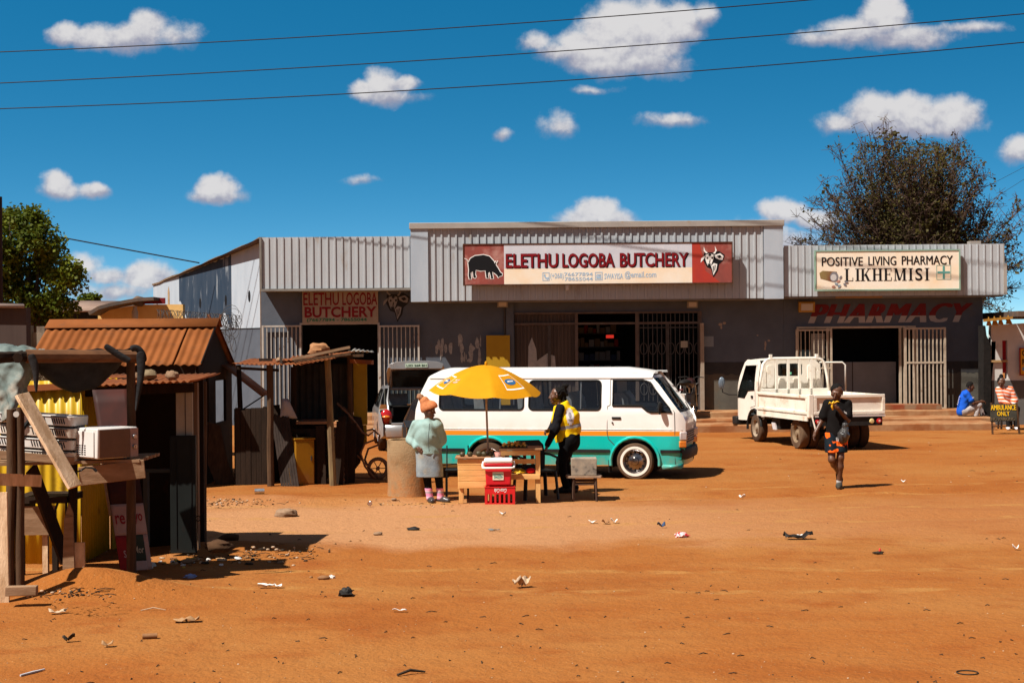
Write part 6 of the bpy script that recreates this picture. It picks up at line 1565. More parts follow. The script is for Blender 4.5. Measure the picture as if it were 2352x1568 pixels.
def hatchback():
 # silver hatchback seen from behind,tailgate up
 b = gp(868,1036); th = radians(7); h = Vector((sin(-th),cos(th),0)); yaw = atan2(h.y,h.x); left = Vector((-h.y,h.x,0))
 o = Vector((b.x,b.y+.25,0)) - left*.80
 r = thing('silver_hatchback', (o.x, o.y, 0), 'silver hatchback with its tailgate raised, half hidden by the minibus', 'car', rotz=yaw)
 ms = mat('silver_car_paint', (.30,.30,.305), (.26,.26,.265), 2, .32, metal=.35, coat=.5, k=1.05, dirt=((.40,.26,.15), .2, .6))
 def hw(x,z):
  y = .83 - (.17*((z-.85)/.55)**1.2 if z > .85 else 0) - (.03*((.5-z)/.3) if z < .5 else 0)
  if x < -.55: y -= .13*((-.55-x)/.28)**2*1.0
  return y
 S = Shell(hw)
 a = arc(0, .30, .36,-10,190)
 outl = [(-.78, .36),(-.55, .24),(-.40, .22)] + a[::-1] + [(.42, .2),(2.1, .2)] + arc(2.6, .3, .36,-10,190)[::-1] + [(3.0, .3),(3.35, .45),(3.35, .62),(3.2, .78),(2.35, .92),(1.65,1.34),(1.3,1.41),(.2,1.43),(-.20,1.38),(-.44,1.12),(-.56, .92),(-.72, .86),(-.80, .6)]
 win1 = [(-.22, .98),(.28, .96),(.32,1.34),(.0,1.33)]; win2 = [(.40, .96),(1.2, .95),(1.2,1.34),(.40,1.345)]; win3 = [(1.28, .95),(2.2, .95),(1.6,1.28),(1.28,1.34)]
 zc = [.4, .55, .7, .85, .95,1.05,1.15,1.25,1.35]; xc = [-.76,-.72,-.66,-.6,-.55,1.0,2.0,2.8,3.1]
 for s_ in (1,-1):
  S.panel(outl, [win1, win2, win3], s_, zc, xc).build('body_side', ms, r, world=False, angle=40)
  for w in (win1,win2,win3):
   g = S.panel(w, [], s_, zc, [], -.012).build('side_window', m_glassd, r, world=False)
   se = MB(); se.tube([(x, s_*(hw(x, z)+.001), z) for x, z in w], .012, 5, closed=True); se.build('window_seal', m_rub, g, world=False)
  t = MB(); t.ell((-.655, s_*.66, .77), (.075, .14, .17), 14, 10); t.build('tail_light', m_lampr, r, world=False)
  t = MB(); t.ell((-.72, s_*.665, .775), (.062, .09, .035), 12, 8); t.build('indicator', m_lampo, r, world=False)
 rf = MB(); rf.add([(x, s_*hw(x, 1.39)*k, z) for (x, z) in ((-.20, 1.385), (.2, 1.43), (1.3, 1.415), (1.65, 1.345), (2.35, .925), (3.2, .785), (3.35, .62)) for (s_, k) in ((-1, 1), (-1, .5), (1, .5), (1, 1))], [(i*4+j, i*4+j+1, (i+1)*4+j+1, (i+1)*4+j) for i in (0, 1, 2, 4) for j in range(3)]); rf.build('roof', ms, r, world=False, angle=60)
 ws = MB(); ws.add([(1.66, -.62, 1.34), (1.66, .62, 1.34), (2.33, .75, .93), (2.33, -.75, .93)], [(0,1,2,3)]); ws.build('windscreen', m_glassd, r, world=False)
 # bumper
 bp = MB(); k = 14; vs = []
 for (dx,z) in ((.10, .30),(.0, .34),(-.03, .46),(-.02, .56),(.02, .60)):
  for j in range(k+1): t = -1+2*j/k; vs.append((-.84+dx+.17*abs(t)**3.5, .80*t,z))
 bp.add(vs, [((i+1)*(k+1)+j, (i+1)*(k+1)+j+1, i*(k+1)+j+1, i*(k+1)+j) for i in range(4) for j in range(k)]); bp.build('rear_bumper', ms, r, world=False, angle=50)
 # boot opening,dark inside
 bo = MB(); bo.b2((-.70, -.52, .62), (.1, .52, .635)); bo.b2((.1, -.6, .5), (.12, .6, 1.0)); bo.b2((-.6, .50, .63), (.1, .53, .95)); bo.b2((-.6, -.53, .63), (.1, -.50, .95)); bo.build('boot_lining', m_vblack, r, world=False)
 sl = MB(); sl.tube([(-.76, -.55, .62), (-.77, .55, .62)], .025, 6); sl.build('boot_sill', ms, r, world=False)
 fr = MB(); fr.tube([(-.72, .56, .64), (-.60, .60, .90), (-.42, .62, 1.12), (-.18, .58, 1.37), (-.18, -.58, 1.37), (-.42, -.62, 1.12), (-.60, -.60, .90), (-.72, -.56, .64)], .03, 7); fr.build('boot_frame', ms, r, world=False, angle=180)
 ps = MB(); ps.b2((-.40, -.56, .98), (.1, .56, 1.0)); ps.build('parcel_shelf', m_vblack, r, world=False)
 for y in (-.35, .35): q = MB(); q.prism([(0,.35),(.14,.3),(.2,1.1),(.14,1.25),(.06,1.25)], (.16, y-.2, 0), X, Z, Y*.4); q.build('rear_seat', m_seat, r, world=False, bevel=.03)
 # raised tailgate
 hg = Vector((-.20,0,1.40)); d = Vector((-.80,0, .60)).normalized(); u_ = d.cross(Y)
 tg = MB(); n = 10; vs = []
 prof = [(0, .0, .58),(.25, .02, .62),(.50, .05, .64),(.70, .03, .62),(.86,-.04, .56)]
 for (a_,up_,w_) in prof:
  for j in range(n+1): t = -1+2*j/n; vs.append(tuple(hg + d*a_ + Z*(up_+.03*(1-abs(t)**3)) + Y*w_*t))
 tg.add(vs, [((i+1)*(n+1)+j, (i+1)*(n+1)+j+1, i*(n+1)+j+1, i*(n+1)+j) for i in range(4) for j in range(n)]); tgo = tg.build('tailgate', ms, r, world=False, angle=60, solid=.03)
 lip = MB(); e = hg + d*.88 + Z*-.02
 lip.prism([(-.56,-.09),(.56,-.09),(.60,.02),(.45,.075),(.2,.095),(-.2,.095),(-.45,.075),(-.60,.02)], e, -Y, Z, d*-.03); lp = lip.build('tailgate_edge', ms, tgo, world=False, bevel=.01)
 pl = MB(); pl.b2((e.x-.015, -.24, e.z-.055), (e.x-.002, .24, e.z+.035)); pk = pl.build('number_plate', mat('plate_pale_green', (.50,.62,.50), k=1), tgo, world=False)
 tx = MB(); tx.text('LSD 268 BH', (e.x-.016, .22, e.z-.035), -Y, Z, .44, .045, .002, bold=.02); tx.build('plate_lettering', mat('plate_ink', (.03,.10,.06)), pk, world=False)
 gw = MB(); gw.add([tuple(hg + d*a_ - Z*.06 + Y*y) for a_, y in ((.10,-.5),(.10,.5),(.72,.53),(.72,-.53))], [(0,1,2,3)]); gw.build('tailgate_glass', mat('tailgate_dark', (.02,.025,.03), None, 1, .15), tgo, world=False)
 for s_ in (1,-1):
  s2 = MB(); s2.tube([(-.34, s_*.58, 1.16), tuple(hg + d*.42 + Y*s_*.56)], .011, 6); s2.build('gas_strut', m_vblack, r, world=False)
  wheel(r, (0, s_*.73, .30), .30, .18, s_, .20, m_tyre, mat('silver_hubcap', (.6,.6,.6), None, 1, .3, metal=.6, k=1), holes=7); wheel(r, (2.6, s_*.73, .30), .30, .18, s_, .20, m_tyre, mat('silver_hubcap', (.6,.6,.6)), holes=7)
 fl = MB(); fl.b2((-.6, -.45, .22), (3.1, .45, .30)); fl.build('underbody', m_vblack, r, world=False)
hatchback()
def small_dark_car():
 # tail of a dark car standing between the hatchback and the minibus
 c = W(945, 990, 29.5); r = thing('dark_car', (c.x+.75, 31.2, 0), 'dark car mostly hidden behind the minibus tail and the woman in the pom-pom hat', 'car', rotz=radians(84))
 m = mat('black_car_paint', (.02,.02,.022), None, 1, .25, coat=.6)
 hw = lambda x,z: .80 - (.16*((z-.8)/.5) if z > .8 else 0) - (.14*((-1.5-x)/.25)**2 if x < -1.5 else 0)
 S = Shell(hw); out = [(-1.72, .3),(-1.4, .22)] + arc(-1.0, .3, .34,-10,190)[::-1] + [(1.6, .22),(1.7, .75),(.9, .85),(.3,1.28),(-1.1,1.30),(-1.55, .92),(-1.74, .80)]
 win = [(-1.2, .9),(.5, .88),(.15,1.2),(-1.0,1.22)]
 for s_ in (1,-1):
  S.panel(out, [win], s_, [.5, .8, .95, 1.1], [-1.65, -1.58, -1.5]).build('body_side', m, r, world=False, angle=40); S.panel(win, [], s_, [.95, 1.1], [], -.01).build('side_window', m_glassd, r, world=False)
  wheel(r, (-1.0, s_*.70, .29), .29, .17, s_, .19, m_tyre, mat('silver_hubcap', (.6,.6,.6), None, 1, .3, metal=.6, k=1), holes=7)
  t = MB(); t.b2((-1.70, s_*.50, .62), (-1.62, s_*.66, .78)); t.build('tail_light', m_lampr, r, world=False, bevel=.01)
 for (a,b) in (((-1.74, .80),(-1.55, .92)),((-1.55, .92),(-1.1,1.30)),((-1.1,1.30),(.3,1.28)),((.3,1.28),(.9, .85)),((.9, .85),(1.7, .75))):
  q = MB(); q.add([(a[0], -hw(*a), a[1]), (a[0], hw(*a), a[1]), (b[0], hw(*b), b[1]), (b[0], -hw(*b), b[1])], [(0,1,2,3)]); q.build('body_panel' if a[1] < .9 or a[1] > 1.25 and b[1] > 1.2 else 'end_window', m if a[1] < .9 or b[1] > 1.25 and a[1] > 1.2 else m_glassd, r, world=False)
 q = MB(); q.prism([(-.66,.3),(.66,.3),(.66,.80),(-.66,.80)], (-1.72, 0, 0), Y, Z, X*.03); q.build('tail_panel', m, r, world=False, bevel=.02)
 q = MB(); q.b2((-1.80, -.7, .36), (-1.70, .7, .50)); q.build('rear_bumper', mat('grey_bumper', (.5,.5,.5), k=1), r, world=False, bevel=.03)
small_dark_car()
def motorbike():
 c = W(1590, 930, 41.9); r = thing('motorbike', (c.x-.05, 42.6, .27), 'dark motorbike parked on the step beyond the minibus nose', 'motorbike', rotz=radians(70))
 s = MB(); s.ell((-.25, 0, .98), (.42, .14, .09), 14, 8); s.build('saddle', m_vblack, r, world=False)
 t = MB(); t.ell((.35, 0, .95), (.28, .15, .15), 14, 8); t.build('fuel_tank', mat('bike_tank', (.05,.02,.02), None, 1, .25, coat=.6), r, world=False)
 e = MB(); e.box((.1, 0, .5), (.45, .26, .36)); e.build('engine', mat('bike_engine', (.25,.24,.23), (.1,.1,.1), 8, .4, metal=.6), r, world=False, bevel=.03)
 l = MB(); l.ell((-.68, 0, .80), (.04, .06, .035), 12, 8); l.build('tail_light', mat('dim_red_lens', (.12,.02,.02), None, 1, .4), r, world=False)
 p = MB(); p.box((-.72, 0, .62), (.02, .20, .16), rotm('Y', -15)); p.build('number_plate', mat('bike_plate', (.7,.68,.62), k=1), r, world=False)
 for x in (-.62, .72):
  w = MB(); w.tube([(x + .27*cos(a), 0, .31 + .27*sin(a)) for a in [2*pi*i/28 for i in range(28)]], .045, 8, closed=True); wo = w.build('wheel', m_vblack, r, world=False, angle=180)
  sp = MB()
  for i in range(6): a = pi*i/6; sp.tube([(x-.25*cos(a),0, .31-.25*sin(a)),(x+.25*cos(a),0, .31+.25*sin(a))], .005,4)
  sp.build('spokes', m_chrome, wo, world=False)
 for pp in (((.72,.09,.31), (.52,.09,.98)), ((.72,-.09,.31), (.52,-.09,.98)), ((-.62,.1,.31), (-.3,.1,.9))): f = MB(); f.tube(pp, .023, 7); f.build('fork_leg' if pp[0][0] > 0 else 'shock_absorber', m_chrome, r, world=False)
 h = MB(); h.tube([(.42,.36,1.10), (.50,.15,1.12), (.52,0,1.05), (.50,-.15,1.12), (.42,-.36,1.10)], .015, 6); h.build('handlebar', m_vblack, r, world=False)
 m = MB(); m.tube([(.1,-.14,.35), (-.5,-.17,.42)], .045, 8); m.build('exhaust', m_chrome, r, world=False)
motorbike()
# ------------------------------------------------------------------ people: smooth-blended distance fields,one surface per body
def surface_nets(f,org,h):
 s = f < 0; nx,ny,nz = f.shape
 C = [(i,j,k) for i in (0,1) for j in (0,1) for k in (0,1)]
 sub = lambda a,c: a[c[0]:nx-1+c[0],c[1]:ny-1+c[1],c[2]:nz-1+c[2]]
 cnt = sum(sub(s,c).astype(np.int8) for c in C); mask = (cnt > 0) & (cnt < 8)
 idx = -np.ones(mask.shape,dtype=np.int64); n = int(mask.sum()); idx[mask] = np.arange(n)
 pos = np.zeros((n,3)); num = np.zeros(n); ijk = np.argwhere(mask)
 for a in C:
  for ax in range(3):
   if a[ax] == 1: continue
   b = list(a); b[ax] = 1; fa = sub(f,a)[mask]; fb = sub(f,tuple(b))[mask]; cr = (fa < 0) != (fb < 0)
   t = np.where(cr,fa/np.where(cr,fa-fb,1),0)
   for q in range(3): pos[:, q] += np.where(cr,a[q] + (t if q == ax else 0),0)
   num += cr
 pos = (pos/num[:, None] + ijk)*h + np.array(org); F_ = []
 for ax in range(3):
  o = [q for q in range(3) if q != ax]
  sl0 = [slice(1,-1)]*3; sl0[ax] = slice(0,-1); sl1 = list(sl0); sl1[ax] = slice(1,None)
  ch = s[tuple(sl0)] != s[tuple(sl1)]; pts = np.argwhere(ch)
  for q in range(3):
   if q != ax: pts[:, q] += 1
  inside = s[tuple(pts.T)]
  def at(d1,d2):
   p = pts.copy(); p[:, o[0]] += d1; p[:, o[1]] += d2; return idx[tuple(p.T)]
  A,B,Cc,D = at(-1,-1),at(0,-1),at(0,0),at(-1,0); flip = inside if ax != 1 else ~inside
  quad = np.where(flip[:, None],np.stack([A,B,Cc,D],1),np.stack([A,D,Cc,B],1)); F_.append(quad)
 return pos,np.concatenate(F_)
def sdf(prims,h=.008,clip=(),wr=0.0,wf=22.0,cut=()):
 """prims: (a, b, ra, rb, blend[, squash xyz]); clip: (point, normal) keeps the side the normal points away from"""
 P = []
 for p in prims:
  a,b,ra,rb,k = p[:5]; sq = p[5] if len(p) > 5 else (1,1,1); P.append((np.array(a,float),np.array(b,float),ra,rb,k,np.array(sq,float)))
 m = .05
 lo = np.min([np.minimum(a-ra*q.max(),b-rb*q.max()) for a,b,ra,rb,k,q in P],0) - m; hi = np.max([np.maximum(a+ra*q.max(),b+rb*q.max()) for a,b,ra,rb,k,q in P],0) + m
 n = np.ceil((hi-lo)/h).astype(int) + 1; f = np.full(n,1.0); ax = [lo[i] + h*np.arange(n[i]) for i in range(3)]
 for a,b,ra,rb,k,sq in P:
  l = np.minimum(a-ra*sq.max(),b-rb*sq.max()) - k - .03; u = np.maximum(a+ra*sq.max(),b+rb*sq.max()) + k + .03
  i0 = np.maximum(0,np.floor((l-lo)/h).astype(int)); i1 = np.minimum(n,np.ceil((u-lo)/h).astype(int)+1)
  X_, Y_, Z_ = np.meshgrid(*[ax[i][i0[i]:i1[i]] for i in range(3)], indexing='ij')
  c = (a+b)/2; ab = (b-a)/sq; pa = [(X_-a[0])/sq[0],(Y_-a[1])/sq[1],(Z_-a[2])/sq[2]]
  L2 = max(1e-9,float(ab@ab)); t = np.clip((pa[0]*ab[0]+pa[1]*ab[1]+pa[2]*ab[2])/L2,0,1)
  d = (np.sqrt((pa[0]-ab[0]*t)**2+(pa[1]-ab[1]*t)**2+(pa[2]-ab[2]*t)**2) - (ra+(rb-ra)*t))*sq.min()
  sl = tuple(slice(i0[i],i1[i]) for i in range(3)); g = f[sl]
  hh = np.clip(.5 + .5*(d-g)/k,0,1) if k > 1e-6 else (d < g).astype(float)
  f[sl] = (g*hh + d*(1-hh) - k*hh*(1-hh)) if k <= 1e-6 else (g + (d-g)*(1-np.clip(.5+.5*(d-g)/k,0,1))) - k*np.clip(.5+.5*(d-g)/k,0,1)*(1-np.clip(.5+.5*(d-g)/k,0,1))
 X_, Y_, Z_ = np.meshgrid(*ax, indexing='ij')
 if wr:
  f = f + wr*(np.sin(wf*Z_+3*np.sin(wf*.5*X_+1.3)+2*Y_*wf*.3)*np.sin(wf*.7*X_+2.2*np.sin(wf*.33*Z_)) )
 for (p,nrm) in clip:
  nrm = np.array(nrm,float); nrm /= np.linalg.norm(nrm); f = np.maximum(f,(X_-p[0])*nrm[0]+(Y_-p[1])*nrm[1]+(Z_-p[2])*nrm[2])
 for (c,rr) in cut: f = np.maximum(f,rr - np.sqrt((X_-c[0])**2+(Y_-c[1])**2+(Z_-c[2])**2))
 return surface_nets(f,lo,h)
def sdf_obj(name,prims,m,parent, **k):
 v,q = sdf(prims, **k); mb = MB(); mb.add([tuple(p) for p in v],[tuple(int(i) for i in t) for t in q])
 o = mb.build(name,m,parent,world=False,angle=180); return o
def V(*a): return Vector(a)
m_skin = mat('dark_brown_skin', (.135,.060,.034), (.095,.042,.024), 8, .42, k=.9)
m_eye = mat('eye_white', (.45,.42,.38), None, 1, .3); m_iris = mat('eye_dark', (.01,.008,.006), None, 1, .2)
m_hair = mat('black_hair', (.012,.010,.009), (.014,.012,.011), 60, .8, .6, 120, spec=.12)
m_lip = mat('lip_brown', (.14,.045,.035), None, 1, .5)
def head_prims(c,f,up=Z,s=1.0):
 """c head centre, f facing direction"""
 f = f.normalized(); up = (up - f*up.dot(f)).normalized(); r = f.cross(up)
 L = lambda a,b,z: tuple(c + (r*a + f*b + up*z)*s)
 P = [(L(0,-.012,.035),L(0,-.005,.02), .092*s, .088*s, .02),(L(0,.018,-.02),L(0,.03,-.075), .070*s, .050*s, .03),
   (L(0,.055,-.098),L(0,.05,-.105), .026*s, .024*s, .03),                       # chin
   (L(0,.092,.012),L(0,.108,-.026), .010*s, .016*s, .012),(L(-.013,.094,-.03),L(.013,.094,-.03), .011*s, .011*s, .008),   # nose
   (L(-.035,.078,.028),L(.035,.078,.028), .015*s, .015*s, .015),                # brow
   (L(-.022,.084,-.062),L(.022,.084,-.062), .011*s, .011*s, .010),(L(-.018,.083,-.076),L(.018,.083,-.076), .011*s, .011*s, .008),  # lips
   (L(-.055,.05,-.025),L(-.05,.045,-.03), .028*s, .026*s, .03),(L(.055,.05,-.025),L(.05,.045,-.03), .028*s, .026*s, .03)]   # cheeks
 for q in (-1,1): P.append((L(q*.088,-.012,.018),L(q*.090,-.010,-.025), .018*s, .013*s, .006,(.6,1,1) if abs(r.x) > .7 else (1,.8,1)))  # ears
 return P,L
def face(root,body,L,s=1.0):
 for q in (-1,1):
  e = MB(); e.ell(L(q*.033,.080,.008), .0125*s, 10, 8); eo = e.build('eye', m_eye, body, world=False)
  e = MB(); e.ell(L(q*.033,.0895,.008), (.006*s, .006*s, .006*s), 8, 6); e.build('iris', m_iris, body, world=False)
 l = MB(); l.tube([L(-.025,.094,-.069), L(0,.098,-.069), L(.025,.094,-.069)], .004*s, 5); l.build('mouth', m_lip, body, world=False)
def hand_prims(w,d,palm,s=1.0,curl=.4,thumb=1,wid=1.0):
 """w wrist, d direction of the hand, palm = palm normal; five unequal fingers"""
 d = d.normalized(); palm = (palm - d*palm.dot(d)).normalized(); sd = d.cross(palm)*thumb
 P = [(tuple(w),tuple(w + d*.03*s), .026*s, .030*s, .02),(tuple(w + d*.045*s + sd*.018*s),tuple(w + d*.085*s + sd*.022*s), .019*s, .016*s, .015),(tuple(w + d*.045*s - sd*.016*s),tuple(w + d*.078*s - sd*.022*s), .019*s, .015*s, .015)]
 for (o,ln,c) in ((.030, .070, .9),(.010, .080,1.0),(-.011, .074,1.1),(-.030, .058,1.25)):
  k0 = w + (d*.086 + sd*o)*s; a = curl*c; k1 = k0 + (d*cos(a) + palm*sin(a))*ln*.5*s; k2 = k1 + (d*cos(a*2.1) + palm*sin(a*2.1))*ln*.55*s
  P += [(tuple(k0 - d*.012*s),tuple(k1), .0098*s, .0092*s, .004),(tuple(k1),tuple(k2), .0092*s, .0078*s, .003)]
 t0 = w + (d*.028 + sd*.030 + palm*.008)*s; t1 = t0 + (d*.030 + sd*.030 + palm*.014)*s; t2 = t1 + (d*.034 + sd*.006 + palm*.012)*s
 P += [(tuple(t0),tuple(t1), .0135*s, .0115*s, .010),(tuple(t1),tuple(t2), .011*s, .009*s, .003)]
 return P
def shoe_prims(ank,f,s=1.0):
 f = V(f.x,f.y,0).normalized(); g = V(ank.x,ank.y,0)
 return [(tuple(ank + Z*-.01),tuple(g + f*-.035*s + Z*.045), .045*s, .040*s, .03),(tuple(g + f*-.035*s + Z*.04),tuple(g + f*.10*s + Z*.038), .040*s, .042*s, .03),(tuple(g + f*.10*s + Z*.036),tuple(g + f*.17*s + Z*.030), .042*s, .030*s, .02)]
def strands(mb,c,f,n,seed,spread,down):
 pass

def woman_hat():
 fp = gp(1005, 1153); r = thing('person', (fp.x, fp.y, fp.z), 'woman in pale mint fleece, denim skirt, pink socks and orange pom-pom hat', 'person')
 lean = 0.0
 hip,chest,neck,hd = V(-.125,.02,.80),V(-.155,.02,1.10),V(-.140,.01,1.245),V(-.125,-.005,1.385)
 sl,sr = V(-.31,.02,1.18),V(.0,.02,1.18); el,er = V(-.41,.08,.95),V(.075,.07,.94); wl,wr_ = V(-.30,-.085,.835),V(-.02,-.02,.86)
 kl,kr = V(-.165,-.005,.43),V(.015,.0,.43); al,ar = V(-.115,.0,.075),V(.045,.02,.075)
 hl,hr = V(-.205,.02,.80),V(-.055,.02,.80)
 f = V(.93,-.36,-.05)
 HP,L = head_prims(hd,f,V(.05,0,1))
 body = HP + [(tuple(neck-Z*.03),tuple(hd-Z*.06), .052, .050, .03),(tuple(hip),tuple(chest), .135, .14, .05,(1.1,.8,1)),(tuple(sl),tuple(sr), .055, .055, .05),
  (tuple(sl),tuple(el), .048, .040, .03),(tuple(el),tuple(wl), .038, .026, .02),(tuple(sr),tuple(er), .048, .040, .03),(tuple(er),tuple(wr_), .038, .026, .02),
  (tuple(hl),tuple(kl), .085, .055, .04),(tuple(kl),tuple(al), .052, .036, .02),(tuple(hr),tuple(kr), .085, .055, .04),(tuple(kr),tuple(ar), .052, .036, .02)]
 body += shoe_prims(al,V(.25,-.9,0), .9) + shoe_prims(ar,V(.75,-.65,0), .9)
 body += hand_prims(wl,V(.75,-.45,-.45),V(.2,.8,-.3), .9, .5,1) + hand_prims(wr_,V(-.6,-.4,-.55),V(.0,.8,-.2), .9, .5,-1)
 b = sdf_obj('body', body, m_skin, r, h=.0075); face(r, b, L)
 m_fl = mat('mint_fleece', (.35,.50,.475), (.28,.42,.40), 6, .95, .4, 50, k=.85)
 jac = [(tuple(hip-Z*.09),tuple(chest-Z*.02), .185, .178, .06,(1.08,.86,1)),(tuple(chest),tuple(chest+V(0,-.03,-.12)), .16, .16, .05),(tuple(sl+V(.02,0,-.005)),tuple(sr+V(-.02,0,-.005)), .082, .082, .05),(tuple(sl),tuple(el), .078, .068, .04),(tuple(el),tuple(wl+(el-wl)*.12), .066, .048, .03),
   (tuple(sr),tuple(er), .082, .076, .04),(tuple(er),tuple(wr_+(er-wr_)*.2), .072, .052, .03),(tuple(neck-Z*.05),tuple(neck+Z*.005), .085, .074, .03)]
 j = sdf_obj('fleece_jacket', jac, m_fl, r, h=.009, wr=.009, wf=24, clip=[((0,0,.735),(0,0,-1)), (tuple(neck+V(.01,0,.02)),(-.1,.15,1))])
 z = MB(); zp = [V(-.10,-.185,1.20), V(-.115,-.195,1.05), V(-.125,-.19,.92), V(-.11,-.165,.78)]; z.tube(zp, .006, 5); z.build('zip', mat('zip_grey', (.15,.2,.2)), j, world=False)
 col = MB();
 m_den = mat('faded_denim', (.20,.25,.30), (.33,.37,.38), 5, .9, .3, 60, c3=(.40,.37,.30), s3=4, lo3=.55, hi3=.7, k=.8)
 sdf_obj('denim_skirt', [(tuple(hip), tuple(V(-.11,.02,.36)), .165, .178, .04, (1.0,.82,1)), (tuple(hl), tuple(V(-.20,-.01,.36)), .12, .115, .05), (tuple(hr), tuple(V(-.03,-.01,.36)), .12, .115, .05)], m_den, r, h=.009, wr=.004, wf=18, clip=[((0,0,.385),(0,0,-1)), ((0,0,.85),(0,0,1))])
 m_leg = mat('black_leggings', (.010,.010,.011), None, 1, .85, spec=.08)
 for (h_,k_,a_) in ((hl,kl,al),(hr,kr,ar)):
  sdf_obj('legging', [(tuple(h_-Z*.3), tuple(k_), .075, .066, .02), (tuple(k_), tuple(a_), .066, .046, .02)], m_leg, r, h=.009, clip=[((0,0,.20),(0,0,-1))])
  st = [mat('sock_pink', (.80,.28,.45), k=1), mat('sock_grey', (.42,.36,.42), k=1), mat('sock_light_pink', (.85,.48,.58), k=1)]
  so = sdf_obj('striped_sock', [(tuple(a_+(k_-a_)*.42), tuple(a_), .060, .050, .01), (tuple(a_), tuple(a_-Z*.035), .05, .05, .02)], st[0], r, h=.007, clip=[((0,0,.215),(0,0,1)), ((0,0,.045),(0,0,-1))])
  for q in st[1:]: so.data.materials.append(q)
  for p in so.data.polygons: zz = p.center.z; p.material_index = (0,2,1,0,0,2,0)[min(6,int((.215-zz)/.025))]
 m_sho = mat('dark_slip_shoe', (.05,.045,.05), (.08,.07,.07), 9, .3)
 for (a_,d_) in ((al,V(.25,-.9,0)),(ar,V(.75,-.65,0))):
  g = V(a_.x, a_.y, 0); dd = d_.normalized(); sdf_obj('shoe', [(tuple(g+dd*-.035+Z*.04), tuple(g+dd*.09+Z*.040), .045, .049, .03), (tuple(g+dd*.09+Z*.038), tuple(g+dd*.155+Z*.033), .049, .036, .02)], m_sho, r, h=.007, clip=[((0,0,.0),(0,0,-1)), (tuple(g+Z*.07),(-dd.x*.3,-dd.y*.3,1))])
 m_hat = mat('orange_knit', (.60,.235,.10), (.50,.18,.075), 40, .95, .5, 110, k=.9)
 hat = sdf_obj('knit_hat', [(tuple(hd+V(-.015,.0,.05)), tuple(hd+V(-.06,0,.145)), .108, .074, .03), (L(0,.04,.055), L(0,-.02,.045), .103, .108, .02)], m_hat, r, h=.008, wr=.0018, wf=120, clip=[(L(0,.085,.045), tuple(-(Z-f*.42)))])
 pm = MB(); pm.ell(hd+V(-.125,0,.21), .05, 16, 12, jit=.35, seed=4); pm.build('pom_pom', mat('pom_tan', (.55,.30,.18), (.42,.2,.1), 60, .95, .6, 120), hat, world=False)
woman_hat()

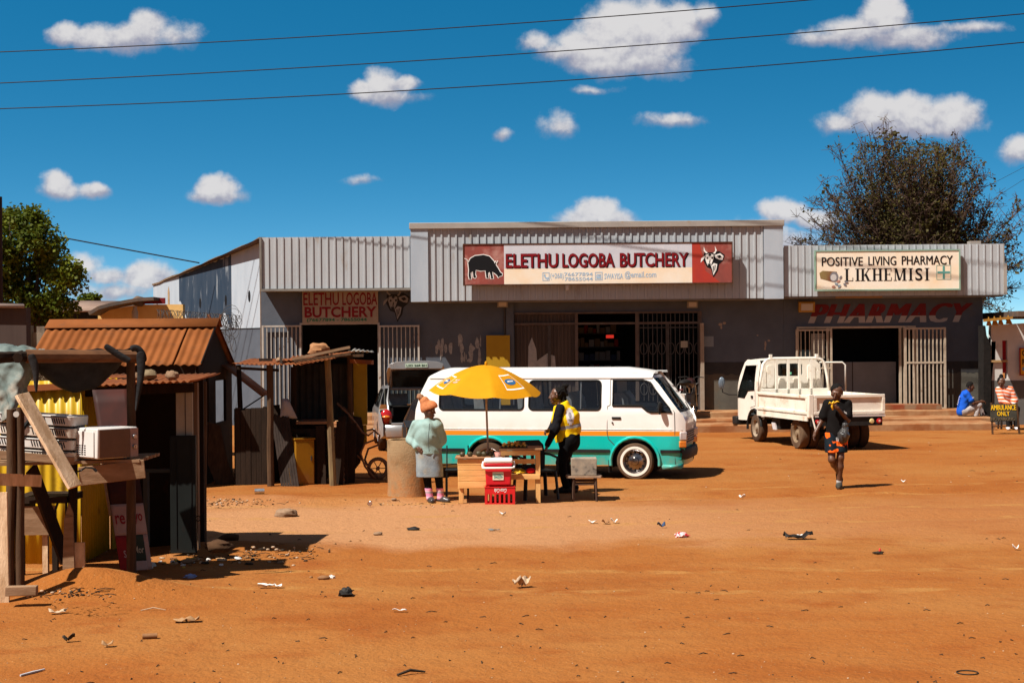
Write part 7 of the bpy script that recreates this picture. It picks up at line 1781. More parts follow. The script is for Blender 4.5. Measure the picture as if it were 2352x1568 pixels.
def woman_vest():
 fp = gp(1305, 1131); r = thing('person', (fp.x, fp.y, fp.z), 'woman in bright yellow vest over dark sleeves, striding left before the minibus', 'person')
 hd = V(-.175,.0,1.535); neck = V(-.115,.0,1.40); chest = V(-.06,.0,1.20); hip = V(.02,.0,.86); f = V(-1,.05,-.05)
 sn,sf = V(-.12,-.16,1.335),V(-.09,.17,1.335); en,ef = V(-.20,-.22,1.03),V(-.20,.24,1.08); wn,wf_ = V(-.315,-.20,.80),V(-.285,.10,.98)
 hn,hf = V(.02,-.085,.84),V(.02,.085,.84); kn,kf = V(-.11,-.09,.48),V(-.05,.08,.46); an,af = V(-.03,-.09,.085),V(.085,.08,.11)
 HP,L = head_prims(hd,f,V(.12,0,1),1.02)
 body = HP + [(tuple(neck-V(-.02,0,.04)),tuple(hd-V(-.025,0,.07)), .056, .054, .03),(tuple(hip),tuple(chest), .15, .15, .06,(.9,1.1,1)),(tuple(sn),tuple(sf), .058, .058, .05),
  (tuple(sn),tuple(en), .052, .044, .03),(tuple(en),tuple(wn), .042, .028, .02),(tuple(sf),tuple(ef), .052, .044, .03),(tuple(ef),tuple(wf_), .042, .028, .02),
  (tuple(hn),tuple(kn), .105, .065, .05),(tuple(kn),tuple(an), .06, .04, .03),(tuple(hf),tuple(kf), .105, .065, .05),(tuple(kf),tuple(af), .06, .04, .03)]
 body += shoe_prims(an,V(-1,0,0)) + shoe_prims(af,V(-.9,.1,0)) + hand_prims(wn,V(-.3,-.0,-.95),V(-.9,.2,.2),1.0, .35,1) + hand_prims(wf_,V(-.6,-.4,-.1),V(.3,-.6,-.5),1.0, .7,1)
 b = sdf_obj('body', body, m_skin, r, h=.0075); face(r, b, L, 1.02)
 m_dk = mat('black_knit_sleeve', (.010,.010,.014), (.016,.016,.02), 20, .9, .2, 60, spec=.1)
 sdf_obj('sleeve', [(tuple(sn), tuple(en), .080, .070, .03), (tuple(en), tuple(wn+(wn-en)*.12), .068, .045, .03)], m_dk, r, h=.009, wr=.004, wf=40)
 sdf_obj('sleeve', [(tuple(sf), tuple(ef), .078, .068, .03), (tuple(ef), tuple(wf_+(ef-wf_)*.1), .066, .045, .03)], m_dk, r, h=.009, wr=.004, wf=40)
 # glove-dark cuff of the near hand
 m_tr = mat('black_trousers', (.010,.010,.012), (.012,.012,.013), 10, .9, spec=.08)
 sdf_obj('trousers', [(tuple(hip+Z*.04), tuple(hip-Z*.06), .165, .17, .05, (1,1.12,1)), (tuple(hip+V(.07,0,.02)), tuple(hip+V(.065,0,-.06)), .095, .09, .06, (1,1.4,1)), (tuple(hn), tuple(kn), .125, .082, .05), (tuple(kn), tuple(an+Z*.01), .080, .058, .03), (tuple(hf), tuple(kf), .125, .082, .05), (tuple(kf), tuple(af+Z*.01), .08, .058, .03)], m_tr, r, h=.010, wr=.004, wf=30, clip=[((0,0,.07),(0,0,-1))])
 m_v = mat('bright_yellow_vest', (.98,.66,.006), (.92,.58,.006), 5, .7, .2, 20, k=.92)
 vest = sdf_obj('yellow_vest', [(tuple(V(-.01,0,.80)), tuple(chest), .186, .185, .06, (1.02,1.05,1)), (tuple(chest), tuple(V(-.085,0,1.34)), .185, .14, .05, (.95,1.1,1)), (tuple(V(.05,0,.93)), tuple(V(.035,0,1.17)), .160, .168, .06, (1,1.08,1)), (tuple(sn+V(.03,.05,.01)), tuple(sf+V(.03,-.05,.01)), .088, .088, .05)], m_v, r, h=.009, wr=.011, wf=21,
  clip=[((.0,0,.865),(.42,0,-1)),(tuple(neck+V(.0,0,.015)),(-.45,0,1)), ],cut=[(tuple(sn+V(-.055,-.075,-.04)), .085),(tuple(sf+V(-.055,.075,-.04)), .085)])
 m_rf = mat('reflective_grey', (.46,.45,.46), (.40,.39,.40), 9, .4)
 vest.data.materials.append(m_rf)
 for p in vest.data.polygons:
  c = p.center
  if abs(c.z - (1.045 + .16*c.x)) < .028: p.material_index = 1
 bp = MB(); bl = [(.055*cos(t)*(1+.1*sin(3*t)), .085*sin(t)) for t in [2*pi*i/16 for i in range(16)]]
 # printed patch on the back shoulder,following the bulge
 from mathutils.bvhtree import BVHTree
 bv = BVHTree.FromPolygons([v.co for v in vest.data.vertices],[tuple(p.vertices) for p in vest.data.polygons])
 def project(cx,cz,w,h_,m,nm,par,off=.004,n=10,dirv=V(-.30,.95,0)):
  mb = MB(); dirv = dirv.normalized(); e1 = dirv.cross(Z).normalized(); vs = []; ok = True
  for j in range(n+1):
   for i in range(n+1):
    o = V(cx,-.35,cz) + e1*((i/n-.5)*w) + Z*((j/n-.5)*h_) - dirv*.4; hit = bv.ray_cast(o,dirv)
    vs.append(hit[0] - dirv*off if hit[0] else o + dirv*.6)
  keep = [(j*(n+1)+i,j*(n+1)+i+1,(j+1)*(n+1)+i+1,(j+1)*(n+1)+i) for j in range(n) for i in range(n) if ((i+.5)/n-.5)**2+((j+.5)/n-.5)**2 < .26]
  mb.add(vs,keep); return mb.build(nm,m,par,world=False,angle=180)
 pt = project(.085, 1.215, .13, .26, mat('patch_white', (.75,.72,.72), (.6,.57,.6), 9, k=1), 'back_print', vest)
 project(.085, 1.235, .05, .09, mat('patch_mauve', (.22,.18,.24), (.6,.57,.6), 40), 'print_figure', pt, .006); project(.082, 1.165, .07, .035, mat('patch_mauve', (.22,.18,.24)), 'print_figure', pt, .006)
 m_sh = mat('black_shoe', (.012,.010,.010), None, 1, .6, spec=.2)
 for (a_,d_) in ((an,V(-1,0,0)),(af,V(-.9,.1,0))):
  g = V(a_.x, a_.y, a_.z-.085); dd = d_.normalized(); sdf_obj('shoe', [(tuple(g+dd*-.04+Z*.05), tuple(g+dd*.09+Z*.045), .05, .05, .03), (tuple(g+dd*.09+Z*.043), tuple(g+dd*.17+Z*.036), .05, .037, .02), (tuple(g+Z*.06), tuple(g+Z*.11), .05, .048, .02)], m_sh, r, h=.008, clip=[(tuple(g),(0,0,-1))])
 # braided hair gathered in a high tail
 hp = [(tuple(hd+V(.03,0,.04)),tuple(hd+V(.02,0,.02)), .098, .095, .02),(tuple(hd+V(.10,.01,.09)),tuple(hd+V(.13,.0,.145)), .046, .050, .01),(tuple(hd+V(.14,-.02,.15)),tuple(hd+V(.18,.0,.165)), .035, .022, .01),(tuple(hd+V(.12,0,.07)),tuple(hd+V(.16,0,.02)), .05, .032, .015)]
 ha = sdf_obj('hair', hp, m_hair, r, h=.008, wr=.007, wf=75, clip=[(tuple(hd+V(-.055,0,.03)), (-1,0,-.55))])
 rnd = random.Random(3)
 for k in range(14):
  y = rnd.uniform(-.06,.06); x0 = rnd.uniform(.06,.13); d1 = rnd.uniform(-.02,.06); ln = rnd.uniform(.22,.46); q = MB()
  p0 = hd + V(x0, y*.6, .08); q.tube([p0, p0 + V(.01+d1*.3, y*.4-.02, -.10), p0 + V(.0+d1, y*.8-.03, -.22), p0 + V(.02+d1*2, y-.06, -ln)], [.011, .012, .011, .006], 6); q.build('braid', m_hair, ha, world=False, angle=180)
woman_vest()

def man_walking():
 fp = gp(1926, 1121); r = thing('person', (fp.x, fp.y, fp.z), 'man walking in black polo shirt and orange patterned shorts, eating from one hand', 'person')
 hd = V(-.025,-.06,1.545); neck = V(.0,.0,1.41); chest = V(.0,.0,1.20); hip = V(-.03,.0,.87); f = V(-.45,-.85,-.35)
 sl,sr = V(-.165,.0,1.345),V(.15,.0,1.345); el,er = V(-.25,.02,1.10),V(.135,-.10,1.10); wl,wr_ = V(-.365,-.04,.92),V(-.055,-.235,1.305)
 hl,hr = V(-.11,.0,.85),V(.05,.0,.85); kl,kr = V(-.13,-.12,.47),V(.015,-.10,.50); al,ar = V(.065,.26,.22),V(.005,-.03,.08)
 HP,L = head_prims(hd,f,V(.1,-.2,1))
 body = HP + [(tuple(neck-Z*.04),tuple(hd-V(0,-.03,.07)), .056, .055, .03),(tuple(hip),tuple(chest), .125, .14, .06,(1.1,.75,1)),(tuple(sl),tuple(sr), .055, .055, .05),
  (tuple(sl),tuple(el), .050, .040, .03),(tuple(el),tuple(wl), .038, .026, .02),(tuple(sr),tuple(er), .050, .042, .03),(tuple(er),tuple(wr_), .041, .028, .02),
  (tuple(hl),tuple(kl), .080, .055, .04),(tuple(kl),tuple(kl.lerp(al,.35)), .054, .055, .03),(tuple(kl.lerp(al,.35)),tuple(al), .055, .034, .03),(tuple(hr),tuple(kr), .080, .055, .04),(tuple(kr),tuple(kr.lerp(ar,.35)), .054, .054, .03),(tuple(kr.lerp(ar,.35)),tuple(ar), .054, .034, .03)]
 body += shoe_prims(ar,V(-.25,-.95,0)) + [(tuple(al),tuple(al+V(.0,-.05,-.13)), .04, .035, .03)]
 body += hand_prims(wl,V(-.4,-.1,-.9),V(.5,-.3,-.3),1.0, .4,1) + hand_prims(wr_,V(-.75,-.1,.25),V(-.1,.6,.6),1.0, .95,-1)
 b = sdf_obj('body', body, m_skin, r, h=.0075); face(r, b, L)
 m_po = mat('black_polo', (.010,.009,.009), (.012,.010,.010), 6, .9, spec=.08)
 po = sdf_obj('polo_shirt', [(tuple(V(-.02,0,.88)), tuple(chest), .168, .168, .06, (1.05,.82,1)), (tuple(chest), tuple(V(.0,0,1.33)), .165, .12, .05, (1.05,.85,1)), (tuple(sl), tuple(sr), .078, .078, .05), (tuple(sl), tuple(sl.lerp(el,.72)), .078, .082, .03), (tuple(sr), tuple(sr.lerp(er,.72)), .078, .086, .03), (tuple(neck-Z*.05), tuple(neck+Z*.0), .08, .066, .02)], m_po, r, h=.009, wr=.005, wf=22,
  clip=[((0,0,.80),(0,0,-1)),(tuple(neck+Z*.03),(0,-.4,1))])
 lg = MB(); lg.prism([(0,.03),(.02,.01),(.045,.0),(.05,-.03),(.03,-.02),(.01,-.005)], V(.055,-.185,1.23), X, Z, -Y*.004); lg.build('chest_emblem', mat('emblem_white', (.6,.6,.6)), po, world=False)
 m_sh = mat('orange_black_shorts', (.90,.13,.008), (.004,.010,.016), 5.5, .8, spec=.15, lo=.49, hi=.51, detail=1.5, k=.9)
 so = sdf_obj('shorts', [(tuple(hip), tuple(hip-Z*.06), .158, .16, .05, (1.05,.8,1)), (tuple(hl), tuple(hl.lerp(kl,.72)), .105, .108, .04), (tuple(hr), tuple(hr.lerp(kr,.72)), .105, .108, .04)], m_sh, r, h=.009, wr=.004, wf=20, clip=[((0,0,.585),(0,0,-1)), ((0,0,.90),(0,0,1))])
 dc = MB(); dc.bar((-.06,-.155,.83), (-.055,-.165,.77), .012, .006); dc.bar((-.035,-.155,.83), (-.033,-.165,.765), .012, .006); dc.build('drawstring', mat('cord_white', (.7,.7,.7)), so, world=False)
 m_s = mat('grey_trainer', (.06,.055,.045), (.10,.09,.07), 9, .7); m_so = mat('pale_sole', (.42,.33,.22)); m_sk = mat('white_sock', (.55,.53,.52))
 dd = V(-.25,-.95,0).normalized(); g = V(ar.x,ar.y,0)
 s1 = sdf_obj('trainer', [(tuple(g+dd*-.04+Z*.055), tuple(g+dd*.09+Z*.05), .05, .05, .03), (tuple(g+dd*.09+Z*.045), tuple(g+dd*.18+Z*.036), .05, .036, .02)], m_s, r, h=.008, clip=[((0,0,.0),(0,0,-1))])
 s1.data.materials.append(m_so)
 for p in s1.data.polygons: p.material_index = 1 if p.center.z < .022 else 0
 sdf_obj('sock', [(tuple(ar+Z*.06), tuple(ar), .046, .046, .01)], m_sk, r, h=.008, clip=[((0,0,.135),(0,0,1))])
 t = al; sdf_obj('trainer', [(tuple(t+V(0,.02,-.01)), tuple(t+V(.0,-.04,-.10)), .052, .05, .03), (tuple(t+V(.0,-.04,-.10)), tuple(t+V(.0,-.075,-.16)), .05, .036, .02)], mat('dark_trainer', (.02,.02,.02)), r, h=.008)
 sdf_obj('hair', [(tuple(hd+V(0,.01,.045)), tuple(hd+V(0,.02,.03)), .100, .098, .02)], m_hair, r, h=.008, wr=.002, wf=140, clip=[(L(0,.05,.045), tuple(V(-.45,-.85,0)*.9 - Z*.7)), (L(0,0,-.01),(0,0,-1))])
 # the banana in his hand and the bag on his forearm are things of their own
 w = fp + wr_; bn = MB(); c = w + V(-.06,-.03,.02); bn.tube([c + V(-.02,.0,-.05),c + V(-.035,-.01,.0),c + V(-.03,0,.05),c + V(.0,.0,.085)],[.012,.018,.018,.012],8); bn.tube([c + V(-.03,-.01,.04),c + V(-.075,-.02,.07),c + V(-.09,-.02,.045)],[.012,.013,.006],6); bn.tube([c + V(-.03,.01,.04),c + V(.05,-.01,.085),c + V(.08,-.02,.075)],[.012,.013,.006],6)
 bn.solo('banana', mat('banana_yellow', (.85,.52,.03), (.7,.4,.03), 20, .5, k=.9), 'half peeled banana held to the walking man\'s mouth', 'banana', angle=180)
 el_ = fp + er.lerp(wr_, .12); m_bag = mat('black_plastic_bag', (.035,.033,.034), (.10,.095,.09), 9, .22, .8, 14, stretch=(2.2,2.2,.35))
 pr = [(tuple(el_+V(-.01,0,.0)),tuple(el_+V(-.03,-.02,-.10)), .022, .045, .02),(tuple(el_+V(-.03,-.02,-.10)),tuple(el_+V(-.055,-.03,-.27)), .045, .085, .03),(tuple(el_+V(-.055,-.03,-.27)),tuple(el_+V(-.07,-.02,-.33)), .09, .075, .04),(tuple(el_+V(-.01,-.02,.03)),tuple(el_+V(.0,.03,.03)), .012, .012, .02)]
 v, q = sdf(pr, h=.009, wr=.008, wf=45); mb = MB(); mb.add([tuple(p) for p in v], [tuple(int(i) for i in t_) for t_ in q]); mb.solo('plastic_bag', m_bag, 'shiny black plastic bag hanging from the walking man\'s arm', 'bag', angle=180)
man_walking()

def man_sitting():
 y = 42.55; o = W(2208,955,y); o.z = FLOOR - .005
 o = V(W(2208,955,y).x,y,FLOOR-.145)
 zz = W(2208,955,y).z
 o.z = .275
 r = thing('person', (o.x, o.y, o.z), 'man in blue T-shirt and pale trousers sitting on the shop step', 'person')
 hd = V(.245,-.02,.80); neck = V(.17,.0,.655); chest = V(.10,.0,.47); hip = V(.02,.0,.13); f = V(.93,-.3,-.15)
 sn,sf = V(.10,-.17,.60),V(.14,.17,.60); en,ef = V(.26,-.23,.36),V(.30,.2,.36); wn,wf_ = V(.52,-.14,.40),V(.56,.10,.40)
 hn,hf = V(.06,-.10,.12),V(.06,.10,.12); kn,kf = V(.44,-.13,.30),V(.50,.12,.28); an,af = V(.36,-.14,-.02),V(.62,.12,-.0)
 HP,L = head_prims(hd,f,V(-.15,0,1))
 body = HP + [(tuple(neck-Z*.04),tuple(hd-V(.02,0,.07)), .058, .056, .03),(tuple(hip),tuple(chest), .13, .14, .06,(.8,1.15,1)),(tuple(sn),tuple(sf), .056, .056, .05),(tuple(sn),tuple(en), .05, .042, .03),(tuple(en),tuple(wn), .04, .028, .02),(tuple(sf),tuple(ef), .05, .042, .03),(tuple(ef),tuple(wf_), .04, .028, .02),
  (tuple(hn),tuple(kn), .085, .058, .04),(tuple(kn),tuple(an), .056, .038, .03),(tuple(hf),tuple(kf), .085, .058, .04),(tuple(kf),tuple(af), .056, .038, .03)]
 body += hand_prims(wn,V(.9,.25,-.1),V(0,.2,-1),1.0, .6,1) + hand_prims(wf_,V(.9,-.2,-.1),V(0,-.2,-1),1.0, .6,-1)
 for a_ in (an,af): body += [(tuple(a_),tuple(a_+V(.14,0,-.035)), .042, .034, .03)]
 b = sdf_obj('body', body, m_skin, r, h=.009); face(r, b, L)
 m_b = mat('blue_t_shirt', (.010,.10,.58), (.008,.08,.48), 7, .85, .2, 30, k=.95)
 sh = sdf_obj('t_shirt', [(tuple(hip), tuple(chest), .165, .168, .06, (.88,1.1,1)), (tuple(chest), tuple(V(.13,0,.58)), .165, .12, .05, (.85,1.15,1)), (tuple(sn), tuple(sf), .08, .08, .05), (tuple(sn), tuple(sn.lerp(en,.68)), .08, .082, .03), (tuple(sf), tuple(sf.lerp(ef,.68)), .08, .082, .03), (tuple(neck-V(.03,0,.06)), tuple(neck-V(.02,0,.02)), .085, .07, .02)], m_b, r, h=.010, wr=.005, wf=24, clip=[((0,0,.02),(0,0,-1))])
 ba = MB(); ba.prism([(0,0),(.05,.01),(.05,.035),(0,.03)], V(.205,-.325,.49), X, Z, Y*.004); ba.build('sleeve_badge', mat('badge_white', (.7,.7,.7)), sh, world=False)
 lt = MB()
 for i,(dx,dz) in enumerate(((0,0),(.012,.05),(.02,.10),(.03,.15),(.045,.2))): lt.ell((-.125+dx*1.3,-.08, .32+dz),(.006, .045, .018),8,6)
 lt.build('back_lettering', mat('badge_white', (.7,.7,.7)), sh, world=False)
 m_t = mat('pale_trousers', (.52,.47,.46), (.44,.39,.38), 6, .9, .3, 30)
 sdf_obj('trousers', [(tuple(hip-Z*.0), tuple(hip-Z*.03), .14, .13, .05, (1,1.2,1)), (tuple(hn), tuple(kn), .108, .082, .04), (tuple(kn), tuple(an+Z*.03), .08, .062, .03), (tuple(hf), tuple(kf), .108, .082, .04), (tuple(kf), tuple(af+Z*.03), .08, .062, .03)], m_t, r, h=.010, wr=.005, wf=26, clip=[((0,0,.19),(-.8,0,1))] if False else [((0,0,-.0),(0,0,-1))])
 m_sh = mat('black_shoe', (.015,.013,.012))
 for a_ in (an, af): sdf_obj('shoe', [(tuple(a_+V(-.03,0,-.0)), tuple(a_+V(.15,0,-.02)), .052, .042, .03)], m_sh, r, h=.009, clip=[(tuple(a_-Z*.055),(0,0,-1))])
 sdf_obj('hair', [(tuple(hd+V(-.01,0,.04)), tuple(hd+V(-.02,0,.02)), .098, .096, .02)], m_hair, r, h=.008, clip=[(L(0,.04,.05), (.9,-.3,-.6)), (L(0,0,-.01),(0,0,-1))])
man_sitting()

def girl_sitting():
 d = 40.9; o = V(W(2312,985,d).x,d, .0)
 r = thing('person', (o.x, o.y, o.z), 'person in orange and white striped top sitting behind the ambulance sign', 'person')
 hd = V(-.145,-.05,1.235); neck = V(-.09,.0,1.10); chest = V(-.03,.02,.90); hip = V(.05,.10,.56); f = V(-.35,-.85,-.35)
 sl,sr = V(-.19,.0,1.03),V(.11,.02,1.03); el,er = V(-.17,-.16,.76),V(.20,-.03,.76); wl,wr_ = V(-.03,-.30,.66),V(.10,-.25,.64)
 hl,hr = V(-.04,.06,.55),V(.13,.06,.55); kl,kr = V(-.08,-.36,.53),V(.16,-.36,.55); al,ar = V(-.09,-.42,.08),V(.13,-.42,.08)
 HP,L = head_prims(hd,f,V(.1,-.2,1))
 body = HP + [(tuple(neck-Z*.03),tuple(hd-V(0,-.02,.07)), .05, .05, .03),(tuple(hip),tuple(chest), .13, .13, .06,(1.1,.8,1)),(tuple(sl),tuple(sr), .052, .052, .05),(tuple(sl),tuple(el), .045, .038, .03),(tuple(el),tuple(wl), .036, .025, .02),(tuple(sr),tuple(er), .045, .038, .03),(tuple(er),tuple(wr_), .036, .025, .02),
  (tuple(hl),tuple(kl), .085, .056, .04),(tuple(kl),tuple(al), .054, .036, .03),(tuple(hr),tuple(kr), .085, .056, .04),(tuple(kr),tuple(ar), .054, .036, .03)]
 body += hand_prims(wl,V(.4,-.6,-.4),V(0,.3,-1), .95, .5,1) + hand_prims(wr_,V(-.4,-.7,-.3),V(0,.3,-1), .95, .5,-1)
 body += [(tuple(al),tuple(al+V(-.03,-.13,-.04)), .04, .034, .03),(tuple(ar),tuple(ar+V(-.03,-.13,-.04)), .04, .034, .03)]
 b = sdf_obj('body', body, m_skin, r, h=.009); face(r, b, L)
 m1 = mat('stripe_orange', (.80,.16,.045), (.7,.13,.04), 8, .9, k=.9); m2 = mat('stripe_white', (.72,.62,.58), (.62,.5,.46), 8, .9, k=.9)
 tp = sdf_obj('striped_top', [(tuple(hip+V(0,-.03,.06)), tuple(chest), .165, .175, .06, (1.05,.85,1)), (tuple(sl), tuple(sr), .085, .085, .05), (tuple(sl), tuple(el), .088, .085, .04), (tuple(el), tuple(wl), .082, .05, .03), (tuple(sr), tuple(er), .088, .09, .04), (tuple(er), tuple(wr_), .085, .052, .03), (tuple(neck-Z*.06), tuple(neck-Z*.02), .085, .068, .02)], m1, r, h=.010, wr=.006, wf=24, clip=[((0,0,.55),(0,0,-1))])
 tp.data.materials.append(m2)
 for p in tp.data.polygons: c = p.center; p.material_index = 1 if ((c.z + .12*c.x + .012*sin(c.x*14))/.088) % 1 < .42 else 0
 m_d = mat('dark_leggings', (.014,.012,.012), spec=.1)
 sdf_obj('leggings', [(tuple(hl), tuple(kl), .10, .072, .04), (tuple(kl), tuple(al), .07, .048, .03), (tuple(hr), tuple(kr), .10, .072, .04), (tuple(kr), tuple(ar), .07, .048, .03)], m_d, r, h=.010)
 for a_ in (al, ar): sdf_obj('shoe', [(tuple(a_+V(0,.03,-.01)), tuple(a_+V(-.04,-.15,-.03)), .055, .045, .03)], mat('white_shoe', (.72,.72,.74), k=1), r, h=.009, clip=[((0,0,.0),(0,0,-1))])
 ha = sdf_obj('hair', [(tuple(hd+V(0,.015,.045)), tuple(hd+V(0,.025,.02)), .098, .098, .02), (tuple(hd+V(.01,.03,.15)), tuple(hd+V(.01,.03,.16)), .055, .05, .02)], m_hair, r, h=.008, wr=.002, wf=120, clip=[(L(0,.05,.045), (-.35,-.85,-.7)), (L(0,0,-.03),(0,0,-1))])
 # what the figure sits on
 st = MB(); c = o + V(.06,.20,0)
 st = thing('low_stool', (c.x, c.y, 0), 'low dark stool under the person in the striped top', 'stool')
 q = MB(); q.box((0,0,.44), (.40,.32,.05)); q.build('seat', m_wooddark, st, world=False, bevel=.01)
 for (a, b_) in ((-.16,-.12),(.16,-.12),(-.16,.12),(.16,.12)): q = MB(); q.bar((a*1.1,b_*1.1,0), (a,b_,.415), .04, .04); q.build('leg', m_wooddark, st, world=False)
girl_sitting()
# ------------------------------------------------------------------ the fruit seller's corner
MO = gp(1117.8,1154.5)                      # ground under zoom point (1285,1500)
MS = .00152
def mk(zx,zy,dy=0.0): return V(MO.x + (zx-1285)*MS,MO.y + dy,MO.z + (1500-zy)*MS)
m_pl = mat('orange_pine_board', (.80,.46,.175), (.68,.36,.12), 6, .75, .2, 40, k=.95, stretch=(.5,2.5,2.5), c3=(.42,.19,.06), s3=5, lo3=.62, hi3=.74)
m_plv = mat('orange_pine_leg', (.80,.48,.19), (.68,.37,.13), 6, .75, .2, 40, k=.95, stretch=(2.5,2.5,.5))
m_topb = mat('worn_table_top', (.42,.20,.10), (.50,.28,.14), 6, .8, .2, 40)
def tables():
 b = mk(1140, 1500); r = thing('market_table', (b.x, b.y+.25, b.z), 'low pine market table with planked front holding avocados', 'table')
 for i,(a,c) in enumerate(((1070,1130),(1133,1175),(1178,1232),(1235,1286),(1289,1355))):
  q = MB(); q.hexa([mk(1000+i*3, c), mk(1310, c), mk(1310, c, .025), mk(1000+i*3, c, .025), mk(1000+i*3, a), mk(1310, a), mk(1310, a, .025), mk(1000+i*3, a, .025)]); q.build('front_board', m_pl, r, bevel=.004)
 q = MB(); q.b2(mk(980, 1066, -.03), mk(1330, 1048, .55)); q.build('table_top', m_topb, r, bevel=.004)
 q = MB(); q.b2(mk(1003, 1360, .03), mk(1012, 1070, .50)); q.build('side_board', m_pl, r)
 for x, dy in ((1032, .03), (1032, .47), (1290, .03), (1290, .47)): q = MB(); q.b2(mk(x-20, 1505, dy), mk(x+20, 1068, dy+.045)); q.build('leg', m_plv, r, bevel=.003)
 b = mk(1630, 1500); r2 = thing('market_table', (b.x, b.y+.25, b.z), 'higher pine market table with a lower shelf and a heap of small fruit', 'table')
 q = MB(); q.b2(mk(1412, 985, -.04), mk(1836, 966, .55)); q.build('table_top', m_topb, r2, bevel=.004)
 for (x0, x1, a, c, dy) in ((1425,1810,990,1036,0),(1425,1765,1072,1120,.02)): q = MB(); q.b2(mk(x0, c, dy), mk(x1, a, dy+.025)); q.build('rail', m_pl, r2, bevel=.003)
 q = MB(); q.b2(mk(1425, 1272, .0), mk(1812, 1226, .03)); q.build('rail', m_pl, r2, bevel=.003)
 q = MB(); q.b2(mk(1425, 1232, .031), mk(1812, 1222, .5)); q.build('shelf', m_pl, r2)
 for x, dy in ((1793, .03), (1793, .48), (1440, .03), (1440, .48)): q = MB(); q.b2(mk(x-23, 1505, dy), mk(x+23, 986, dy+.045)); q.build('leg', m_plv, r2, bevel=.003)
tables()
def fruit():
 mav = mat('dark_avocado_skin', (.055,.045,.018), (.085,.075,.025), 14, .45, .4, 60)
 for (zx, r_, lab) in ((1048, .041, 'round dark avocado, first from the left on the low market table'), (1122, .043, 'round dark avocado, second from the left on the low market table'), (1212, .048, 'larger dark avocado in the middle of the row on the low market table'), (1262, .044, 'dark avocado just left of the umbrella pole on the low market table'), (1326, .046, 'dark avocado just right of the umbrella pole on the low market table')):
  m = MB(); c = mk(zx, 1048, .12 + .03*sin(zx)) + Z*r_*.86; m.ell(c, (r_*1.05, r_, r_*.92), 18, 12, jit=.06, seed=int(zx)); m.solo('avocado', mav, lab, 'avocado', 'avocados on the low market table', angle=180)
 rnd = random.Random(5); mats_ = [mat('fruit_yellow', (.98,.62,.12), (.85,.46,.08), 9, .45, k=.9), mat('fruit_brown', (.65,.36,.08), (.42,.2,.05), 9, .5, k=.9), mat('fruit_dark', (.16,.10,.03), (.3,.18,.05), 9, .5)]
 meshes = []
 for m_ in mats_:
  q = MB(); q.ell((0,0,0), (.021,.019,.018), 12, 8, jit=.08, seed=2); o = q.build('small_fruit', m_, None, world=False, angle=180); me = o.data; bpy.data.objects.remove(o); meshes.append(me)
 tray = MB(); tray.b2(mk(1428, 966, .03), mk(1692, 958, .32)); tray.solo('tray', mat('dark_tray', (.06,.05,.03)), 'shallow dark tray under the heap of small fruit', 'tray')
 for i in range(74):
  lay = 0 if i < 40 else 1 if i < 62 else 2; t = rnd.random()
  x = rnd.uniform(1446+lay*10,1676-lay*10); p = mk(x,957 - lay*14 - rnd.uniform(0,6), .045 + (.255-lay*.05)*rnd.random() + lay*.02) + Z*.016
  o = bpy.data.objects.new('small_fruit', rnd.choice((meshes[0], meshes[0], meshes[1], meshes[1], meshes[2]))); COL.objects.link(o); o.location = p; o.rotation_euler = (rnd.random()*6, rnd.random()*6, rnd.random()*6)
  tag(o, 'small yellow brown fruit in the heap on the higher market table', 'fruit', 'small fruit heaped on the higher market table')
fruit()
def cooler():
 b = mk(1405, 1312, -.19); r = thing('cooler_box', (b.x, b.y, b.z), 'red cooler box with white lid and handle standing on the red crate', 'cooler box')
 mr_ = mat('cooler_red', (.62,.010,.022), (.56,.008,.02), 4, .35, k=.95); mw_ = mat('cooler_white', (.80,.78,.77), None, 1, .4, k=1)
 def frus(x0,x1,y0,y1,z0,z1,tp): return [V(x0*tp,y0*tp,z0),V(x1*tp,y0*tp,z0),V(x1*tp,y1*tp,z0),V(x0*tp,y1*tp,z0),V(x0,y0,z1),V(x1,y0,z1),V(x1,y1,z1),V(x0,y1,z1)]
 q = MB(); q.hexa(frus(-.20, .20, -.135, .135, 0, .325, .92)); bd = q.build('body', mr_, r, world=False, bevel=.022, bseg=3)
 q = MB(); q.hexa(frus(-.207, .207, -.143, .143, .30, .33, 1)); q.build('rim', mr_, bd, world=False, bevel=.008)
 q = MB(); q.hexa(frus(-.212, .212, -.148, .148, .331, .395, 1)); lid = q.build('lid', mw_, r, world=False, bevel=.025, bseg=3)
 q = MB(); q.b2((-.06, -.05, .393), (.06, .05, .405)); q.build('lid_grip', mw_, lid, world=False, bevel=.01)
 q = MB(); q.tube([(-.225, .02, .34), (-.235, -.05, .30), (-.228, -.155, .265), (-.19, -.168, .262), (.19, -.168, .262), (.228, -.155, .265), (.235, -.05, .30), (.225, .02, .34)], .016, 8); q.build('handle', mw_, r, world=False, angle=180)
 q = MB(); q.b2((-.085, -.1375, .085), (.075, -.131, .20)); st = q.build('sticker', mat('sticker_cream', (.72,.70,.55), None, 1, .5, k=1), bd, world=False)
 q = MB(); q.text('Adventure', (-.078, -.139, .155), X, Z, .145, .032, .001, bold=.01)
 for z in (.115, .13, .145): q.tube([(x,-.139,z + .005*sin(x*70+z*90)) for x in [-.07+.13*i/14 for i in range(15)]], .003,4)
 q.build('sticker_print', mat('sticker_teal', (.05,.32,.30), k=1), st, world=False, smooth=False)
cooler()
